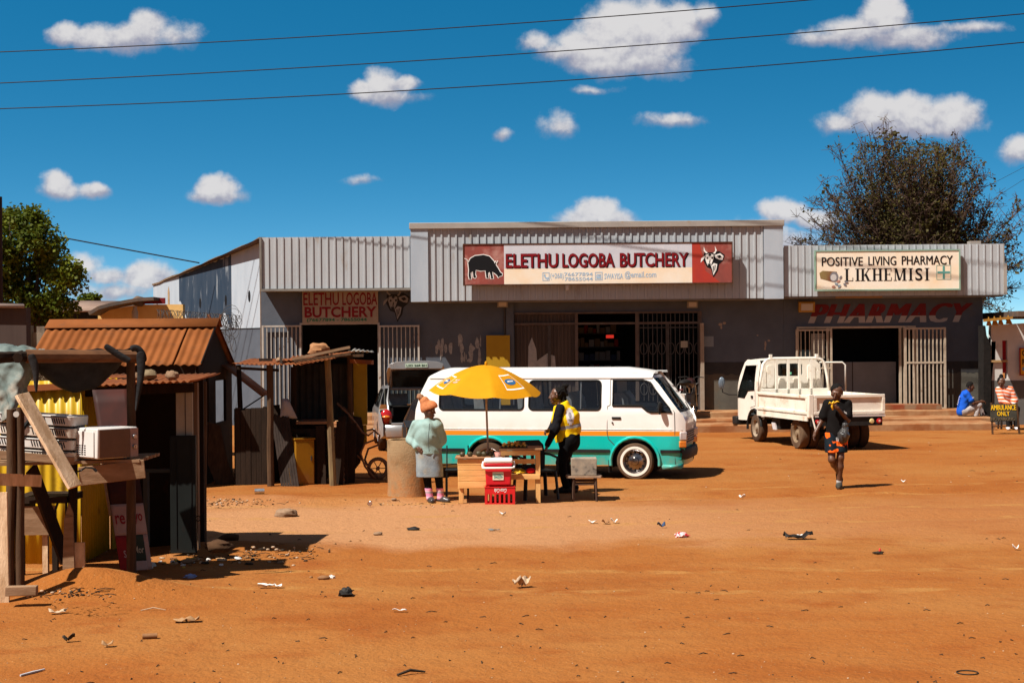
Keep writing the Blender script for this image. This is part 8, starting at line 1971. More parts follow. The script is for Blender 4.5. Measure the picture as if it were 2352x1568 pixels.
def crate():
 b = mk(1418, 1507, -.19); r = thing('drinks_crate', (b.x, b.y, b.z), 'red slotted plastic bottle crate under the cooler box', 'crate'); m = mat('crate_red', (.66,.012,.014), (.58,.01,.012), 5, .4, k=.95)
 w,d,h = .445, .33, .283
 def side(o,ex,n,W_,nm,cols):
  sl = []; pw = W_/(cols+.7)
  for i in range(cols): x0 = pw*(i+.55); sl.append([(x0, .045),(x0, .175),(x0+pw*.55, .175),(x0+pw*.55, .045)])
  q = MB(); q.prism([(0,0),(W_,0),(W_,h),(0,h)],o,ex,Z,n*-.018,sl); return q.build(nm,m,r,world=False)
 fr = side(V(-w/2, -d/2, 0), X, V(0,-1,0), w, 'front_wall', 6); side(V(w/2, d/2, 0), -X, V(0,1,0), w, 'back_wall', 6); side(V(w/2, -d/2+.019, 0), Y, V(1,0,0), d-.038, 'end_wall', 4); side(V(-w/2, d/2-.019, 0), -Y, V(-1,0,0), d-.038, 'end_wall', 4)
 q = MB(); q.b2((-w/2+.02, -d/2+.02, .01), (w/2-.02, d/2-.02, .02)); q.build('base', m, r, world=False)
 q = MB()
 for i in range(1,6): q.b2((-w/2+w*i/6-.004,-d/2+.02, .02),(-w/2+w*i/6+.004,d/2-.02, .2))
 q.build('dividers', m, r, world=False)
 q = MB(); q.b2((-w/2-.008, -d/2-.008, h-.012), (w/2+.008, -d/2, h)); q.build('lip', m, r, world=False)
 # the crate stands upside down,so its script reads upside down too
 q = MB(); q.text('Coca-Cola', (w*.22, -d/2-.002, h-.025), -X, -Z, .18, .06, .0015, bold=.012, shear=.4); o = q.build('lettering', mat('crate_white', (.8,.78,.76), k=1), fr, world=False, smooth=False)
 for v in o.data.vertices: v.co.y = -d/2 - .0035 + (.0012 if v.co.y > -d/2-.002 else 0)
crate()
def cup():
 b = mk(1400, 1048, -.02); q = MB(); q.lathe([(.040, 0), (.056, .066), (.056, .068), (.0, .068)], mk(1400, 1047, .03), seg=20); q.solo('plastic_tub', mat('pink_tub', (.80,.30,.24), (.75,.42,.36), 8, .3, k=.95), 'small pink plastic tub on the table edge behind the cooler box', 'tub')
 q = MB(); c = mk(1605, 1204, .16); q.ell(c, (.095, .10, .045), 18, 12, jit=.5, seed=8); q.solo('plastic_bag', mat('yellow_bag', (.85,.60,.02), (.75,.48,.02), 7, .4, .6, 16, k=.95), 'crumpled yellow plastic bag on the shelf of the higher table', 'bag')
 q = MB(); c = mk(1722, 1196, .13); q.ell(c, (.072, .072, .045), 20, 12, jit=.1, seed=2); q.solo('bundle', mat('red_bundle', (.75,.012,.02), None, 1, .6, k=.95), 'round red bundle on the shelf of the higher table', 'bundle')
cup()
def umbrella():
 ap = mk(1286, 150, .38); r = thing('market_umbrella', (mk(1296, 1500, .38).x, ap.y, MO.z), 'yellow market umbrella with printed logo squares over the fruit tables', 'umbrella')
 R_, Hh = .86, .40; tilt = Matrix.Rotation(radians(2.6), 3, 'Y') @ Matrix.Rotation(radians(4), 3, 'X'); rot0 = radians(10)
 def cp(a,t,off=0.0):
  # canopy: eight gores,slack cloth between the ribs,drooping valance
  k = a/(2*pi/8); fr = k - math.floor(k); sl = 4*fr*(1-fr)
  rad = R_*t*(1 - .045*sl*t*t); z = -Hh*(t**1.75) - .045*sl*t*t*(1-t*.3) + .012*noise.noise(Vector((cos(a)*2,sin(a)*2,t*3)))*t
  p = V(rad*cos(a+rot0),rad*sin(a+rot0),z + off); return ap + tilt @ p
 q = MB(); nr,na = 16,96; vs = [cp(2*pi*j/na,max(.01,i/nr)) for i in range(nr+1) for j in range(na)]
 q.add(vs,[(i*na+j,i*na+(j+1) % na,(i+1)*na+(j+1) % na,(i+1)*na+j) for i in range(nr) for j in range(na)][::1])
 m_u = mat('umbrella_yellow', (.78,.37,.008), (.72,.33,.007), 3, .75, .1, 40, k=.9)
 nt = m_u.node_tree; b = nt.nodes['Principled BSDF']; tr = nt.nodes.new('ShaderNodeBsdfTranslucent'); tr.inputs[0].default_value = (.75,.36,.01,1); mx = nt.nodes.new('ShaderNodeMixShader'); mx.inputs[0].default_value = .3
 nt.links.new(b.outputs[0], mx.inputs[1]); nt.links.new(tr.outputs[0], mx.inputs[2]); nt.links.new(mx.outputs[0], nt.nodes['Material Output'].inputs[0])
 cn = q.build('canopy', m_u, r, angle=50)
 for k in range(8):
  a = 2*pi*k/8; q = MB(); q.tube([cp(a, t, -.012) for t in (.02,.2,.4,.6,.8,1.0)], .006, 5); q.build('rib', mat('rib_steel', (.4,.4,.4), None, 1, .4), r)
  q = MB(); q.tube([cp(a, .55, -.02), ap + V(.01,0,-.42)], .005, 5); q.build('strut', mat('rib_steel', (.4,.4,.4)), r)
 q = MB(); q.tube([ap + Z*.045, ap - Z*.6, V(mk(1298, 985, .38).x, ap.y, mk(1298, 985).z), V(mk(1302, 1500, .38).x, ap.y, MO.z-.1)], .016, 10); q.build('pole', mat('pole_grey', (.48,.40,.33), (.38,.3,.24), 12, .5), r, angle=180)
 q = MB(); q.ell(ap + Z*.02, (.022,.022,.04), 10, 8); q.build('finial', m_u, r)
 # printed squares: patches laid on the cloth
 def local(px,pz):      # canopy point seen at zoom (px,pz): search the front half
  best = None
  for i in range(180):
   a = pi + pi*i/180 - rot0
   for j in range(20,100,2):
    p = cp(a,j/100); sx = (p.x-MO.x)/MS+1285 + 0; sz = 1500-(p.z-MO.z)/MS; e = (sx-px)**2 + (sz-pz)**2
    if best is None or e < best[0]: best = (e,a,j/100)
  return best[1],best[2]
 def logo(cx,cz,wa,ht,inner):
  a0,t0 = local(cx,cz); wa = wa/(R_*t0); P = lambda s,t,o: cp(a0 + s*wa,t0 - t*ht,o)
  q = MB(); e = .035
  for (s0,s1,t0_,t1_) in ((-.5,.5,-.5,-.5+e*2),(-.5,.5,.5-e*2,.5),(-.5,-.5+e,-.5+e,.5-e),(.5-e,.5,-.5+e,.5-e)):
   n = 6
   for i in range(n):
    for j in range(n):
     u0,u1 = s0+(s1-s0)*i/n,s0+(s1-s0)*(i+1)/n; v0,v1 = t0_+(t1_-t0_)*j/n,t0_+(t1_-t0_)*(j+1)/n
     q.add([P(u0,v0, .004),P(u1,v0, .004),P(u1,v1, .004),P(u0,v1, .004)],[(0,1,2,3)])
  q.build('logo_square', mat('logo_white', (.82,.78,.72), k=1), cn)
  q = MB(); n = 18; ri = [P(.36*cos(2*pi*i/n)*inner[0], .20*sin(2*pi*i/n)*inner[1], .006) for i in range(n)]; q.add([P(0,0,.006)] + ri, [(0, i+1, (i+1) % n + 1) for i in range(n)]); q.build('logo_oval', mat('logo_blue', (.02,.10,.24), k=1), cn)
  q = MB(); c = P(0, 0, .012); ex = (P(.2,0,.012)-P(-.2,0,.012)).normalized(); ey = (P(0,.2,.012)-P(0,-.2,.012)).normalized(); w = .10*inner[0]; q.text('MTN', c - ex*w*.5 - ey*.018, ex, ey, w, .034, .001, bold=.03); q.build('logo_lettering', mat('logo_white', (.8,.78,.72)), cn, smooth=False)
 logo(1527,318, .27, .36,(1,1)); logo(902,308, .20, .30,(.75,1))
 q = MB(); a0,t0 = local(985,312)
 for i in range(4):
  for j in range(2): s = (i-1.5)*.045; t = t0 + (j-.5)*.06; q.add([cp(a0+s,t, .006),cp(a0+s+.035,t, .006),cp(a0+s+.035,t-.035, .006),cp(a0+s,t-.035, .006)],[(0,1,2,3)])
 q.build('printed_words', mat('print_red', (.55,.06,.03), (.8,.7,.6), 30, k=1), cn)
umbrella()
def chairs():
 m = mat('black_moulded_plastic', (.014,.014,.015), (.02,.02,.02), 6, .5, spec=.25)
 b = mk(1775, 1490, .62); r = thing('plastic_chair', (b.x, b.y, MO.z), 'black moulded plastic armchair behind the higher market table', 'chair', rotz=radians(20))
 q = MB(); pts = []
 out = [(-.25,.42),(-.27,.62),(-.25,.80),(-.18,.87),(.18,.87),(.25,.80),(.27,.62),(.25,.42)]; inn = [(-.17,.50),(-.17,.74),(-.12,.79),(.12,.79),(.17,.74),(.17,.50)]
 q.prism(out, (0, .22, 0), X, Z+Y*.12, Y*.025, [[(-.04,.5),(-.04,.76),(.04,.76),(.04,.5)], [(-.18,.5),(-.18,.74),(-.09,.76),(-.09,.5)], [(.09,.5),(.09,.76),(.18,.74),(.18,.5)]]); q.build('backrest', m, r, world=False, bevel=.006)
 q = MB(); q.b2((-.25,-.24,.41), (.25,.25,.44)); q.build('seat', m, r, world=False, bevel=.012)
 for s in (-1,1):
  q = MB(); q.tube([(s*.25,.27,.66), (s*.28,.1,.66), (s*.28,-.20,.63), (s*.27,-.24,.44)], .022, 6); q.build('armrest', m, r, world=False)
  for y in (-.22, .24): q = MB(); q.bar((s*.27, y*1.12, 0), (s*.24, y, .42), .05, .03); q.build('leg', m, r, world=False)
 b = mk(985, 1400, .70); r = thing('metal_chair', (b.x, b.y, MO.z), 'thin black metal chair frame behind the low market table', 'chair'); h = .78
 x0,x1 = -.17, .16
 for x in (x0,x1):
  q = MB(); q.tube([(x, .2, 0), (x, .17, .42), (x, .24, .80)], .011, 6); q.build('back_post', m, r, world=False); q = MB(); q.tube([(x, -.2, 0), (x, -.17, .42)], .011, 6); q.build('leg', m, r, world=False)
 q = MB(); q.b2((x0-.02,-.2,.42), (x1+.02,.19,.45)); q.build('seat', m, r, world=False, bevel=.01)
 q = MB(); q.b2((x0,.19,.60), (x1,.215,.78)); q.build('backrest', m, r, world=False) if False else None
chairs()
def stool():
 b = gp(1343, 1151); s = 1/154.; r = thing('iron_stool', (b.x, b.y+.15, b.z), 'low iron legged stool carrying a scorched tin box', 'stool')
 q = MB(); q.prism([(-.265,-.16),(.25,-.17),(.275,.0),(.24,.17),(-.25,.16),(-.28,.02)], (0,0,.352), X, Y, Z*.035); q.build('seat', mat('bleached_plank', (.50,.35,.24), (.36,.24,.16), 6, .85, .2, 40), r, world=False, bevel=.004)
 m = mat('rusty_angle_iron', (.12,.065,.04), (.07,.04,.03), 7, .8)
 for x in (-.16, .17):
  for y in (-.13, .13): q = MB(); q.bar((x*1.08, y*1.05, 0), (x, y, .35), .032, .03); q.build('leg', m, r, world=False)
 for z in (.305, .255): q = MB(); q.bar((-.16,-.13,z), (.17,-.13,z), .02, .022); q.build('crossbar', m, r, world=False); q = MB(); q.bar((-.16,.13,z), (.17,.13,z), .02, .022); q.build('crossbar', m, r, world=False)
 q = MB(); top = []
 c = b + V(-.005,.15,.389); n = 10
 w,d,h = .192, .14, .27
 ring = [(-w,-d),(w,-d),(w,d),(-w,d)]
 vs = [V(x*1.0,y,0)+c for x,y in ring] + [V(x*1.02,y*1.02,h*(.96+.06*noise.noise(Vector((x*9,y*9,1)))))+c for x,y in ring]
 q.hexa(vs); o = q.solo('tin_box', mat('scorched_tin', (.50,.42,.32), (.30,.27,.23), 7, .6, .2, 30, c3=(.05,.045,.04), s3=6, lo3=.56, hi3=.66), 'scorched tin brazier box standing on the iron stool', 'tin box', bevel=.008)
stool()
def ambulance_sign():
 d = 38.9; px = lambda x,y,k=0: W(2178+.1866*x,714.6+.1866*y,d+k)
 b = px(690, 1510); r = thing('ambulance_sign', (b.x, d+.2, 0), 'black wooden ambulance only sign on an easel frame', 'sign')
 q = MB(); q.hexa([px(518,1355,.0), px(842,1350,.0), px(842,1350,.03), px(518,1355,.03), px(515,1140,.10), px(845,1136,.10), px(845,1136,.13), px(515,1140,.13)]); bd = q.build('board', mat('sign_black_board', (.045,.042,.032), (.07,.062,.045), 4, .8), r)
 my = mat('sign_yellow_paint', (.78,.47,.012), (.62,.36,.01), 12, .7, k=.95); mb_ = mat('sign_faded_brown', (.20,.14,.08), (.08,.06,.04), 14, .8)
 def word(t,x0,x1,y1,y0,m,k):
  q = MB(); o = px(x0, y1, k); w = px(x1, y1).x - px(x0, y1).x; h = px(x0, y0).z - px(x0, y1).z; q.text(t, o - Y*.004, X, (Z + Y*.22).normalized(), w, h, .002, fat=.010); q.build('lettering', m, bd, smooth=False)
 word('AMBULANCE', 526, 836, 1216, 1152, my, .055); word('ONLY', 603, 756, 1287, 1230, my, .022); word('NO PARKING', 530, 820, 1345, 1306, mb_, -.004)
 ml = mat('sign_leg_brown', (.12,.055,.025), (.08,.04,.02), 5, .8)
 for (a,c,k) in (((528,1130),(546,1512),-.02),((838,1130),(876,1508),-.02)):
  q = MB(); p0 = px(*c, -.03); p0.z = 0; q.bar(p0, px(*a, .11), .045, .03); q.build('front_leg', ml, r)
  q = MB(); p1 = px(*c, .75); p1.z = 0; q.bar(p1, px(*a, .14), .045, .03); q.build('back_leg', ml, r)
 q = MB(); q.bar(px(540,1416,-.02), px(868,1418,-.02), .045, .03); q.build('crossbar', ml, r)
ambulance_sign()

# ------------------------------------------------------------------ background: houses,fence,poles,wires
def white_house():
 d = 43.0; px = lambda x,y,k=0: W(2178+.1866*x,714.6+.1866*y,d+k)
 r = thing('white_house', (px(900, 800).x, d, 0), 'white plastered house with narrow red shuttered openings at the right edge', 'building'); mw_ = mat('white_plaster', (.62,.60,.57), (.52,.50,.48), 2, .9, .2, 20, c3=(.36,.3,.24), s3=2, lo3=.62, hi3=.72, k=.85)
 x0,x1 = px(526,0).x,px(2300,0).x; zt = px(700,170).z; zb = px(700,852).z
 o1 = [px(528,600),px(583,372)]; o2 = [px(668,760),px(727,360)]
 q = MB(); q.prism([(x0,zb),(x1,zb),(x1,zt+.2),(x0,zt)], (0,d,0), X, Z, Y*.25, [[(o1[0].x,o1[0].z),(o1[0].x,o1[1].z),(o1[1].x,o1[1].z),(o1[1].x,o1[0].z)], [(o2[0].x,zb+.05),(o2[0].x,o2[1].z),(o2[1].x,o2[1].z),(o2[1].x,zb+.05)]]); q.build('wall', mw_, r)
 q = MB(); q.b2((x0,d-.01,-.1), (x1,d+.2,zb-.002)); q.build('wall_base', mat('grey_plinth', (.17,.165,.155), (.13,.125,.12), 2, .9), r)
 mr_ = mat('shutter_red', (.55,.02,.03), None, 1, .6)
 for o, nm in ((o1, 'window_shutter'), (o2, 'door')): q = MB(); q.b2((o[0].x,d+.14,max(zb,o[0].z)), (o[1].x,d+.17,o[1].z)); q.build(nm, mr_, r)
 q = MB(); q.b2((o1[0].x-.05,d-.08,o1[0].z-.06), (o1[1].x+.3,d,o1[0].z-.003)); q.build('window_sill', mat('sill_ochre', (.5,.32,.15)), r)
 my = mat('eave_timber', (.55,.28,.05), (.4,.2,.04), 6, .8)
 q = MB(); q.hexa([px(430,132,-.9), px(795,95,-.9), px(795,95,.1), px(430,132,.1), px(430,100,-.9), px(795,62,-.9), px(795,62,.1), px(430,100,.1)]); rf = q.build('porch_roof', my, r)
 for i, x in enumerate((495,565,640,735)): q = MB(); q.prism([(0,0),(.14+.03*(i % 2),0),(.06,.24)], px(x-22,178-i*7,-.7), X, Z, Y*.05); q.build('eave_light_wedge', my, rf)  # wedges shaped after the triangular light and shadow pattern under the eave
 q = MB(); q.b2((px(790,0).x, d-.5, px(0,75).z+.0), (x1, d+6, px(0,62).z+.12)); q.build('roof', m_roofdark, r)
 # black stub whose colour stands in for shade in the gap between the houses
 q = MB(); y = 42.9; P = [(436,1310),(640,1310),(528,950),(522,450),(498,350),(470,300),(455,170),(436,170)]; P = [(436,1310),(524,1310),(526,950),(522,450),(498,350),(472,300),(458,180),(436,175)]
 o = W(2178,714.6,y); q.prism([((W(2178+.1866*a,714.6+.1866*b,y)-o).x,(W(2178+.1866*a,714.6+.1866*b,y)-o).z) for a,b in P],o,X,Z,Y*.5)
 q.solo('shade_stub', mat('shade_black', (.012,.011,.010), (.024,.02,.018), 4, .95, .6, 14), 'jagged black stub standing in for the shaded gap between the pharmacy and the white house', 'wall')
 q = None; r2 = thing('yellow_sign', px(930, 790, -.1), 'tall yellow sign with a red rim at the right edge on the white house', 'sign'); yy = -.12
 q = MB(); q.b2(px(880,788,yy), px(1180,448,yy+.03)); q.build('frame', mat('sign_rim_red', (.45,.04,.02)), r2)
 q = MB(); q.b2(px(894,774,yy-.01), px(1166,462,yy-.002)); q.build('panel', mat('sign_panel_yellow', (.90,.45,.03), (.82,.38,.02), 3, .6), r2)
 q = MB(); q.text('C', px(910,550,yy-.014), X, Z, px(950,0).x-px(910,0).x, px(0,480).z-px(0,550).z, .003, bold=.03); q.text('P', px(912,655,yy-.014), X, Z, px(948,0).x-px(912,0).x, px(0,590).z-px(0,655).z, .003, bold=.03); q.build('lettering', m_ink, r2, smooth=False)
 q = MB(); q.b2(px(914,730,yy-.016), px(1000,690,yy-.0105)); q.build('blue_block', mat('sign_blue_block', (.2,.4,.6)), r2)
white_house()
def left_background():
 d = 48.0
 r = thing('yellow_house', (W(290,730,d).x, d, 0), 'pale yellow house with a sagging dark roof left of the grey annex', 'building')
 zt = W(290,692,d).z; q = MB(); pts = [(225,722),(250,712),(290,704),(330,699),(420,699)]; o = W(225,800,d)
 poly = [((W(u,v,d)-o).x, (W(u,v,d)-o).z) for u, v in pts]; q.prism([(0,-2.4),(poly[-1][0],-2.4)] + poly[::-1], o, X, Z, Y*.3); q.build('wall', mat('yellow_plaster', (.95,.62,.24), (.85,.52,.18), 2, .9, k=.8), r)
 q = MB(); P = [W(u,v-3,d-.5) for u,v in ((218,724),(240,711),(265,704),(300,697),(330,692),(365,690))]
 for i in range(5): q.bar(P[i],P[i+1],1.4, .10)
 q.build('roof', m_roofdark, r)
 q = MB(); q.b2(W(330,698,d-.45), W(380,684,d-.40)); q.build('fascia_board', mat('maroon_board', (.22,.015,.02)), r)
 q = MB(); q.ell(W(318,692,d-.3), (.22,.2,.16), 10, 8, jit=.2); q.build('roof_cowl', m_roofdark, r)
 q = MB(); c = W(310,735,d-.6); q.lathe([(.06,0),(.10,.1),(.10,.25),(.06,.34),(.07,.42)], c, seg=10); q.build('vent_pipe', mat('pale_vent', (.6,.5,.4)), r)
 r = thing('grey_roof_house', (W(170,720,54).x, 54, 0), 'low house with a dull pinkish grey roof behind the leafy tree', 'building')
 q = MB(); q.add([W(80,716,53), W(330,712,53), W(322,694,56), W(85,692,56)], [(0,1,2,3)]); q.build('roof', mat('dull_roof', (.40,.28,.22), (.34,.22,.17), 2, .8), r, solid=.08)
 q = MB(); a, b = W(95,714,53.4), W(300,712,53.4); q.b2((a.x,53.4,0), (b.x,53.7,a.z-.05)); q.build('wall', m_inner, r)
 # precast fence with razor wire
 d = 33.5; m = mat('stained_precast', (.40,.33,.24), (.26,.21,.16), 3, .95, .4, 25, c3=(.12,.1,.08), s3=2.5, lo3=.55, hi3=.7)
 zt = W(90,758,d).z; r = thing('precast_fence', (W(200,800,d).x, d, 0), 'stained precast concrete fence wall behind the tin hut', 'fence')
 q = MB(); q.b2((W(40,0,d).x, d, 0), (W(466,0,d).x, d+.08, zt-.05)); q.build('panel', m, r)
 for u in (58, 90, 165, 262, 360, 458): q = MB(); q.b2((W(u-9,0,d).x, d-.1, 0), (W(u+9,0,d).x, d+.12, zt+.08+.02*(u % 3))); q.build('post', m, r)
 rw = thing('razor_wire', (W(450,725,d).x, d, zt), 'tangled razor wire coils along the fence before the pale side wall', 'razor wire'); m_w = mat('wire_grey', (.10,.09,.085), None, 1, .5); rnd = random.Random(4)
 q = MB(); n = 620; q.tube([V(W(355,0,d).x + (W(545,0,d).x-W(355,0,d).x)*i/n + .03*rnd.uniform(-1,1), d+.05+.16*cos(i*.42), W(355+190*i/n, 726+14*i/n, d).z + .15*sin(i*.42)) for i in range(n+1)], .006, 4); q.build('coil', m_w, rw, angle=180)
 q = MB(); P = [V(W(520,0,d).x+.22*cos(i*.5)*(1-i/160)+.1*sin(i*.13), d-.1+.1*sin(i*.3), W(520,720+ i*.62,d).z+.2*sin(i*.5)) for i in range(120)]; q.tube(P, .006, 4); q.build('hanging_coil', m_w, rw, angle=180)
 q = MB(); q.bar(W(483,738,d), W(479,722,d), .06, .06); q.bar(W(503,742,d), W(507,722,d), .06, .06); q.build('bracket', m_rust2, rw)
 # dark shed cut by the left edge
 d = 21.5; r = thing('dark_shed', (W(10,800,d).x, d, 0), 'dark brown board shed cut off by the left edge of the picture', 'shed'); q = MB(); q.b2((W(-260,0,d).x, d, 0), (W(54,0,d).x, d+.2, W(30,706,d).z)); q.build('wall', mat('dark_brown_board', (.10,.07,.06), (.075,.05,.045), 3, .9, stretch=(2,2,.2)), r)
 q = MB(); q.add([W(-260,700,d-.1), W(56,704,d-.1), W(54,700,d+2), W(-260,696,d+2)], [(0,1,2,3)]); q.build('roof', mat('shed_roof', (.45,.32,.26)), r, solid=.04)
left_background()
def pole_and_wires():
 m = mat('pole_dark', (.05,.03,.025)); b = W(-6, 790, 40); q = MB(); q.tube([(W(-2,0,40).x-.09, 40, 0), (W(-2,0,40).x-.09, 40, 6.2)], .12, 10); q.solo('utility_pole', m, 'dark utility pole at the very left edge', 'pole')
 mw_ = mat('cable_black', (.025,.02,.022), None, 1, .5)
 def wire(pts,lab,rad,dd,grp=None):
  n = 60; q = MB(); P = []
  us = [p[0] for p in pts]; vsx = [p[1] for p in pts]
  for i in range(n+1):
   u = us[0] + (us[-1]-us[0])*i/n; v = float(np.interp(u,us,vsx)) if len(pts) == 2 else float(np.polyval(np.polyfit(us,vsx,2),u)); P.append(W(u,v,dd(u)))
  q.tube(P, rad, 5); q.solo('power_line', mw_, lab, 'power line', grp, angle=180)
 f = lambda u: 42.6 - 2.3*u/2352
 wire(((-200,127),(1000,68),(1850,0),(2600,-72)), 'uppermost of the three power lines crossing the sky', .014, f, 'power lines across the sky')
 wire(((-200,199),(1000,140),(1750,80),(2600,10)), 'middle one of the three power lines crossing the sky', .014, f, 'power lines across the sky')
 wire(((-200,256),(1000,203),(1750,153),(2600,72)), 'lowest of the three power lines crossing the sky', .014, f, 'power lines across the sky')
 wire(((-40,512),(110,537),(290,575),(458,603)), 'single sagging cable from the leafy tree to the grey annex roof', .02, lambda u: 47)
 wire(((2180,470),(2352,384),(2450,330)), 'upper thin cable descending behind the bushy tree at the right', .007, lambda u: 58); wire(((2180,520),(2352,412),(2450,350)), 'lower thin cable descending behind the bushy tree at the right', .007, lambda u: 58)
pole_and_wires()
# ------------------------------------------------------------------ trees
def leafmat(name,c1,c2,tr=.35):
 m = mat(name, c1, c2, .9, .55, k=1, detail=2); nt = m.node_tree; b = nt.nodes['Principled BSDF']; t = nt.nodes.new('ShaderNodeBsdfTranslucent'); mx = nt.nodes.new('ShaderNodeMixShader'); mx.inputs[0].default_value = tr
 src = b.inputs['Base Color'].links[0].from_socket; nt.links.new(src, t.inputs[0]); nt.links.new(b.outputs[0], mx.inputs[1]); nt.links.new(t.outputs[0], mx.inputs[2]); nt.links.new(mx.outputs[0], nt.nodes['Material Output'].inputs[0]); return m
def leaf(mb,p,s,rnd,droop=0.3):
 a = rnd.uniform(0,2*pi); d = V(cos(a),sin(a),rnd.uniform(-1, .6) - droop).normalized(); n = V(rnd.gauss(0,1),rnd.gauss(0,1),rnd.gauss(0,1)); w = d.cross(n).normalized()*s*.38; d = d*s
 mb.v += [tuple(p),tuple(p + d*.5 + w),tuple(p + d),tuple(p + d*.5 - w)]; o = len(mb.v)-4; mb.f.append((o,o+1,o+2,o+3)); mb.mi.append(mb.m)
m_bark = mat('grey_brown_bark', (.13,.09,.065), (.08,.055,.04), 6, .9, .5, 30)
def leafy_tree():
 d = 44.0; rnd = random.Random(21); b = W(60, 800, d); r = thing('leafy_tree', (b.x, d, 0), 'dense leafy green tree at the left edge', 'tree')
 blobs = [((45,545),68),((95,560),52),((40,620),70),((110,625),56),((155,640),42),((60,690),60),((130,700),48),((20,505),38),((75,508),38),((165,610),30),((100,740),30),((-40,600),80),((-50,690),80)]
 q = MB(); s = d/F
 for (c,rr) in blobs:
  c = W(c[0],c[1],d + rnd.uniform(-.7,.7)); R_ = rr*s; n = int(560*(rr/50)**2)
  for _ in range(n):
   v = V(rnd.gauss(0,1),rnd.gauss(0,1),rnd.gauss(0,1)).normalized()*R_*(rnd.random()**.33); v.z *= .9
   if noise.noise((c+v)*1.6) < -.12: continue
   p = c + v
   for _k in range(3): leaf(q,p + V(rnd.gauss(0,.07),rnd.gauss(0,.07),rnd.gauss(0,.07)),rnd.uniform(.08,.145),rnd)
 q.build('crown', leafmat('green_leaf', (.15,.17,.014), (.055,.080,.008)), r, world=True, smooth=False)
 q = MB(); t = V(b.x,d,0)
 q.tube([t,t + V(.1,0,1.3),t + V(-.1,0,2.6),t + V(.1,0,4.4)],[.24,.2,.15,.06],9)
 for (c,rr) in blobs[:8]: c = W(c[0],c[1],d); q.tube([t + V(0,0,1.6),t.lerp(c, .55) + V(0,0,.6),c],[.12,.07,.02],6)
 q.build('trunk', m_bark, r, angle=180)
 # smaller tree far behind
 d = 60; b = W(205, 790, d); r = thing('small_tree', (b.x, d, 0), 'small green treetop just right of the leafy tree', 'tree'); q = MB()
 for (c,rr) in (((200,690),18),((215,684),13),((190,700),18)):
  c = W(c[0],c[1],d); R_ = rr*d/F
  for _ in range(260):
   v = V(rnd.gauss(0,1),rnd.gauss(0,1),rnd.gauss(0,1)).normalized()*R_*(rnd.random()**.4); leaf(q,c+v,rnd.uniform(.12,.22),rnd)
 q.build('crown', leafmat('green_leaf', (.15,.17,.014), (.055,.080,.008)), r, smooth=False); q = MB(); q.tube([(b.x,d,0), (b.x,d,3.6)], [.12,.05], 7); q.build('trunk', m_bark, r)
leafy_tree()
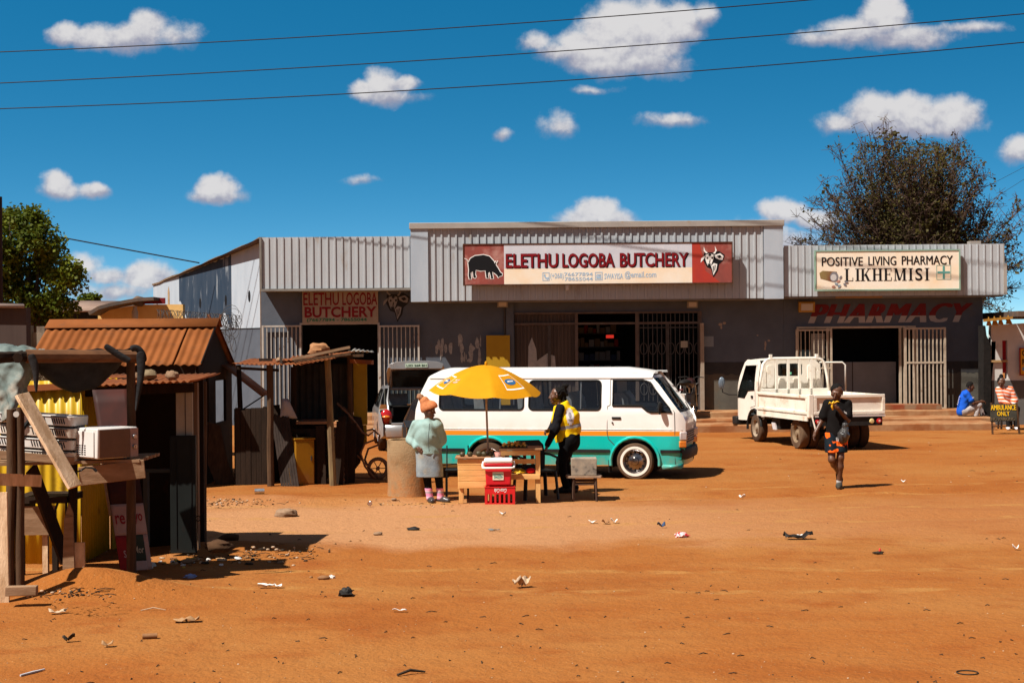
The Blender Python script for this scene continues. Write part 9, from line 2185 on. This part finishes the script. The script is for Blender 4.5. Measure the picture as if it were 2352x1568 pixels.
def bushy_tree():
 d = 52.0; rnd = random.Random(33); b = W(2110, 800, d); r = thing('bushy_tree', (b.x, d, 0), 'tall half bare bushy tree behind the pharmacy roof', 'tree'); s = d/F
 root = V(b.x,d,0); tw,lv = MB(),MB(); lv2 = MB(); fork = root + Z*2.2
 tr = MB(); tr.tube([root,root + V(.05,0,1.2),fork],[.34,.28,.24],10)
 # outline radius by direction: many upright stems reaching the silhouette of the photograph's tree
 tips = [(1840,548),(1868,500),(1880,455),(1893,420),(1915,385),(1905,470),(1945,345),(1950,400),(1985,320),(2005,300),(2022,285),(2040,298),(2060,318),(2085,330),(2110,340),(2140,330),(2165,325),(2190,335),(2205,365),(2235,400),(2250,385),(2228,430),(2255,470),(2285,440),(2290,490),(2310,470),(2320,520),(2335,545),(2260,540),(2300,570),(1930,520),(1965,480),(2000,420),(2045,400),(2090,420),(2130,400),(2170,430),(2200,470),(2020,500),(2080,500),(2140,500),(2180,530),(2060,350),(2120,380),(1990,380),(2150,360),(2330,600),(2320,650),(2290,680),(2270,620),(1900,540),(2100,450),(2050,460),(1870,545),(1925,440),(2215,520)]
 for ti,(u,v) in enumerate(tips*2 + [(u*.55+2105*.45,v*.8+120) for u,v in tips]):
  tip = W(u + rnd.gauss(0,14),v + abs(rnd.gauss(0,14)),d + rnd.uniform(-1.6,1.6)); m0 = fork + V((tip.x-fork.x)*.25 + rnd.gauss(0,.2),rnd.gauss(0,.4),1.2 + rnd.random())
  P = []; n = 12
  for i in range(n+1):
   t = i/n; p = fork*(1-t)**2 + m0*2*t*(1-t) + tip*t*t; p = p + V(noise.noise(Vector((ti*3.1,t*4,0))),noise.noise(Vector((ti*3.1,t*4,5))),0)*.22*t; P.append(p)
  (tr if ti < 26 else tw).tube(P,[.055*(1-t/n)**1.2+.011 for t in range(n+1)] if ti < 26 else [.028*(1-t/n)+.009 for t in range(n+1)],4,caps=False)
  dens = .35 + .65*max(0,1 - abs(tip.x-b.x)/4.2)
  for k in range(34):
   t = .35 + .65*rnd.random(); i = min(n-1,int(t*n)); p = P[i].lerp(P[i+1],t*n-i); tg = (P[i+1]-P[i]).normalized()
   dd = (tg*.9 + V(rnd.gauss(0,.55),rnd.gauss(0,.55),rnd.gauss(.05,.45))).normalized(); L_ = rnd.uniform(.35,1.15)*(1.1-.4*t); e = p + dd*L_; mid = p + dd*L_*.5 + V(rnd.gauss(0,.04),0,rnd.gauss(0,.04))
   tw.tube([p,mid,e],[.014,.010,.006],3,caps=False)
   for _ in range(4):
    f = rnd.uniform(.3,1); q0 = p + dd*L_*f; e2 = q0 + V(rnd.gauss(0,.6),rnd.gauss(0,.6),rnd.gauss(.2,.6)).normalized()*rnd.uniform(.12,.42); tw.tube([q0,e2],[.009,.006],3,caps=False)
    if rnd.random() < dens*.45:
     for _k in range(3): leaf(lv,q0.lerp(e2,rnd.random()) + V(rnd.gauss(0,.06),rnd.gauss(0,.06),rnd.gauss(0,.06)),rnd.uniform(.06,.13),rnd)
  if rnd.random() < .3:
   for k in range(9): leaf(lv,P[-1] + V(rnd.gauss(0,.13),rnd.gauss(0,.13),rnd.gauss(0,.16)),rnd.uniform(.12,.22),rnd)
 # inner mass of small leaves on the old stems
 for _ in range(15000):
  u,v = rnd.gauss(2105,85),rnd.uniform(330,640); w = 1 - abs(u-2100)/(130 + (v-350)*.35)
  if w < 0: continue
  p = W(u,v,d + rnd.gauss(0, .9))
  if noise.noise(p*1.1) < -.05: continue
  for _k in range(2): leaf(lv,p + V(rnd.gauss(0,.08),0,rnd.gauss(0,.08)),rnd.uniform(.045,.085),rnd)
 tr.build('trunk', m_bark, r, angle=180); tw.build('twigs', mat('dry_twig', (.15,.09,.06), (.10,.06,.045), 3, .9), r, angle=180); lv.build('leaves', leafmat('olive_leaf', (.105,.082,.020), (.050,.046,.012), .3), r, smooth=False)
bushy_tree()
# ------------------------------------------------------------------ litter and stones lying on the square
def litter():
 rnd = random.Random(9)
 def crumple(u,v,rx,ry,rz,m,name,label,cat,seed=0,jit=.6,grp=None,rot=0):
  c = gp(u, v); q = MB(); q.ell(c + Z*rz*.6, (rx, ry, rz), 16, 10, jit=jit, seed=seed, M=rotm('Z', rot)); q.solo(name, m, label, cat, grp, angle=60)
 def sheet(u,v,w,l,m,name,label,cat,rot=0,curl=.03,seed=0):
  c = gp(u, v) + Z*.012; q = MB(); n = 6; R_ = rotm('Z', rot); vs = []
  for j in range(n+1):
   for i in range(n+1): x,y = (i/n-.5)*w,(j/n-.5)*l; z = curl*(abs(noise.noise(Vector((x*14+seed,y*14,seed))))*1.6 + 2*(i/n-.5)**2*.6); vs.append(c + R_ @ V(x,y,z))
  q.add(vs,[(j*(n+1)+i,j*(n+1)+i+1,(j+1)*(n+1)+i+1,(j+1)*(n+1)+i) for j in range(n) for i in range(n)]); q.solo(name,m,label,cat,angle=60,solid=.004)
 def stick(u, v, L_, rad, ang, m, label, name='stick', bend=.02, lift=.0):
  c = gp(u, v); a = radians(ang); dd = V(cos(a), sin(a), lift); q = MB(); q.tube([c - dd*L_*.5 + Z*rad, c + Z*(rad+bend) + V(-sin(a), cos(a), 0)*bend, c + dd*L_*.5 + Z*rad], [rad*.8, rad, rad*.6], 6); q.solo(name, m, label, 'stick')
 w = mat('litter_white', (.75,.72,.68), (.6,.55,.5), 30, .7, k=1); bk = mat('litter_black', (.012,.011,.011), (.03,.025,.022), 20, .6); br = mat('litter_brown', (.40,.20,.09), (.28,.13,.06), 20, .8); dk = mat('litter_dark', (.07,.05,.035), (.04,.03,.02), 15, .8); cd = mat('litter_cardboard', (.55,.32,.16), (.45,.25,.12), 12, .85); pa = mat('litter_pale', (.72,.52,.34), (.6,.42,.28), 20, .8)
 crumple(795, 1368, .075, .06, .045, bk, 'rag', 'crumpled black rag lying alone in front of the stalls', 'rag', 3, .8)
 crumple(743, 1330, .065, .026, .026, br, 'corn_cob', 'brown gnawed corn cob near the rubbish patch', 'corn cob', 1, .2, rot=10); crumple(762, 1327, .03, .025, .02, w, 'tissue', 'white tissue scrap beside the brown corn cob', 'tissue', 4)
 sheet(918, 1405, .13, .035, w, 'plastic_spoon', 'white plastic spoon lying on the bare earth', 'spoon', -8, .02); c = gp(345, 1466); q = MB(); q.tube([c + V(-.06,-.01,.022), c + V(.055,.012,.022)], .022, 12); q.solo('tin_can', br, 'brown rusty tin can lying in the left foreground', 'can')
 stick(75, 1546, .24, .010, 62, mat('stick_grey', (.45,.45,.47), k=1), 'thin pale grey rod in the bottom left corner', 'rod', 0); sheet(134, 1409, .16, .06, pa, 'husk', 'pale curled husk at the lower left', 'husk', 30, .05, 3); stick(352, 1402, .22, .006, 6, pa, 'thin straw coloured stick in front of the pole stall')
 sheet(428, 1428, .22, .10, cd, 'cardboard_scrap', 'torn orange brown cardboard scrap in the left foreground', 'cardboard', 10, .04, 5); stick(945, 1549, .22, .012, 28, dk, 'dark pointed stick at the bottom centre')
 sheet(612, 1350, .17, .06, w, 'paper_scrap', 'white torn paper beyond the stall shadow', 'paper', 8, .04, 2); crumple(437, 1326, .06, .04, .022, mat('litter_blue', (.22,.32,.62), k=1), 'plastic_scrap', 'pale blue plastic scrap in the stall shadow', 'plastic', 6, .7)
 crumple(1566, 1233, .085, .05, .035, mat('litter_red_white', (.62,.02,.03), (.72,.66,.66), 26, .4, k=1, lo=.47, hi=.53), 'snack_packet', 'red and white crumpled snack packet right of centre', 'packet', 2, .7)
 sheet(1833, 1238, .34, .12, bk, 'rubber_flap', 'black torn rubber flap on the square below the walking man', 'rubber', 6, .07, 4); sheet(1838, 1235, .12, .06, w, 'paper_scrap', 'small white paper resting on the black rubber flap', 'paper', 12, .05, 7)
 sheet(1198, 1349, .16, .09, pa, 'paper_bag', 'folded brown paper bag at the middle of the foreground', 'bag', 25, .09, 6); crumple(2018, 1272, .05, .03, .022, dk, 'scrap', 'dark scrap with a red tip on the right side of the square', 'scrap', 5, .7); crumple(2021, 1268, .014, .014, .03, mat('litter_red', (.6,.05,.04), k=1), 'bottle_cap', 'tiny red cap on the dark scrap at the right', 'cap', 2, .2)
 crumple(950, 1217, .085, .04, .028, bk, 'lost_shoe', 'flattened black shoe lying below the fruit seller', 'shoe', 7, .35, rot=-6); sheet(1135, 1220, .15, .04, mat('litter_grey', (.25,.24,.22)), 'rubber_sole', 'grey shoe sole lying right of the black shoe', 'sole', -4, .03, 8)
 c = gp(850, 1164); q = MB(); q.tube([c + V(-.02,.0,.03), c + V(.0,0,.055), c + V(.02,0,.09)], [.03,.033,.014], 12); q.solo('plastic_bottle', glassmat('bottle_plastic', (.75,.70,.78), .2, .1, .5), 'small clear plastic bottle left of the concrete pipe foot', 'bottle')
 c = gp(597, 1134); q = MB(); q.tube([c + V(-.08,-.01,.045), c + V(.07,.01,.045)], .045, 14); q.solo('tin_can', mat('bright_tin', (.8,.8,.8), (.5,.5,.5), 16, .25, metal=.9, k=1), 'shiny silver tin can before the plank stall', 'can')
 for (u, v, m, lab) in ((1155,1184,w,'narrow white scrap below the red crate'),(1519,1212,mat('litter_darkblue', (.06,.10,.2)),'small dark blue scrap left of the red packet'),(1361,1202,w,'first cream shell scrap below the iron stool'),(1411,1202,w,'second cream shell scrap right of the brown crumb'),(1391,1204,br,'brown crumb between two cream shell scraps'),(2333,1263,w,'white shell scrap at the right edge'),(247,1485,cd,'orange leaf scrap left of the rusty can'),(158,1474,dk,'dark torn leaf clump in the left foreground'),(640,1350,w,'faint white wisp at the stall shadow tip'),(1705,1145,w,'small white scrap under the minibus nose'),(2075,1108,w,'white scrap right of the walking man')):
  sheet(u, v, rnd.uniform(.06,.11), rnd.uniform(.04,.06), m, 'litter_scrap', lab, 'litter', rnd.uniform(-30,30), .05, u % 17)
 for (u, v, a, lab) in ((657,1185,.16,'half buried flat orange stone on the pale track'),(432,1293,.075,'rounded orange stone in the rubbish patch'),(905,1148,.045,'white pebble at the foot of the concrete pipe'),(868,1228,.06,'flat brown stone near the black shoe'),(645,1293,.04,'pale round stone right of the rubbish patch'),(560,1143,.05,'small tan stone before the bent board'),(527,1240,.12,'dark clod in the shadow of the tin kiosk'),(505,1262,.16,'broad dark clod in the kiosk shadow')):
  crumple(u, v, a, a*.8, a*.42, m_rock if 'dark' not in lab else mat('dark_clod', (.12,.06,.03), (.08,.04,.02), 6, .95, .5, 20), 'stone', lab, 'stone', int(u), .3)
 cols = [w, br, cd, pa, dk, mat('litter_yellow', (.75,.50,.10)), w]
 for i in range(34):
  u = 345 + abs(rnd.gauss(0, 95)); v = 1296 - (u-345)*.045 + rnd.gauss(0, 6); m = rnd.choice(cols); c = gp(u, v); q = MB(); a = rnd.uniform(.02,.055); q.ell(c + Z*.008, (a, a*rnd.uniform(.4,.9), rnd.uniform(.008,.02)), 9, 6, jit=.6, seed=i, M=rotm('Z', rnd.uniform(0,180))); q.solo('rubbish_scrap', m, 'torn scrap in the rubbish patch beside the kiosk door', 'litter', 'scraps in the rubbish patch', angle=60)
 q = MB(); c = gp(2222, 1545); q.tube([c + V(.075*cos(t), .05*sin(t)*1.4, .006) for t in [2*pi*i/18 for i in range(18)]], .005, 5, closed=True); q.solo('wire_ring', dk, 'bent wire ring in the bottom right corner', 'wire')
 # twigs,leaf crumbs and gravel: too many and too small to count
 mt = [MB() for _ in range(3)]
 def patch(n,fu,k0,a0,a1):
  for _ in range(n):
   u,v = fu(); c = gp(u,v); k = rnd.random(); q = mt[0 if k < k0 else 1 if k < .8 else 2]; a = rnd.uniform(a0,a1); r3 = rnd.uniform(0,pi)
   if q is mt[0] and rnd.random() < .5:
    dd = V(cos(r3),sin(r3),0)*a*rnd.uniform(2,5); q.tube([c - dd,c + Z*.01 + V(rnd.gauss(0,.01),rnd.gauss(0,.01),0),c + dd], .0045,3)
   else: q.ell(c + Z*a*.2, (a, a*.7, a*.5), 6, 4, M=rotm('Z', degrees_(r3)))
 degrees_ = lambda x: x*180/pi
 patch(300,lambda: (rnd.uniform(0,2352),1130 + 438*rnd.random()**.8), .55, .005, .012)
 patch(380,lambda: (rnd.uniform(0,2352),rnd.uniform(1330,1570)), .25, .003, .007)
 patch(90,lambda: (rnd.uniform(1620,2352),rnd.uniform(1010,1140)), .4, .008, .018)
 patch(120,lambda: (rnd.gauss(520,60),rnd.gauss(1152,5)), .1, .010, .03)
 patch(130,lambda: (rnd.gauss(600,90),rnd.gauss(1272,18)), .4, .010, .03)
 patch(60,lambda: (rnd.gauss(165,45),rnd.gauss(1362,7)), .6, .010, .022)
 patch(70,lambda: (rnd.gauss(960,70),rnd.gauss(1158,4)), .2, .008, .02)
 for q, m, nm in zip(mt, (dk, mat('gravel_tan', (.50,.28,.13), (.36,.17,.07), 40, .9), mat('gravel_pale', (.70,.52,.36), (.6,.4,.26), 40, .9)), ('twig_litter', 'gravel', 'pale_gravel')): o = q.build(nm, m, angle=180); tag(o, kind='stuff')
litter()
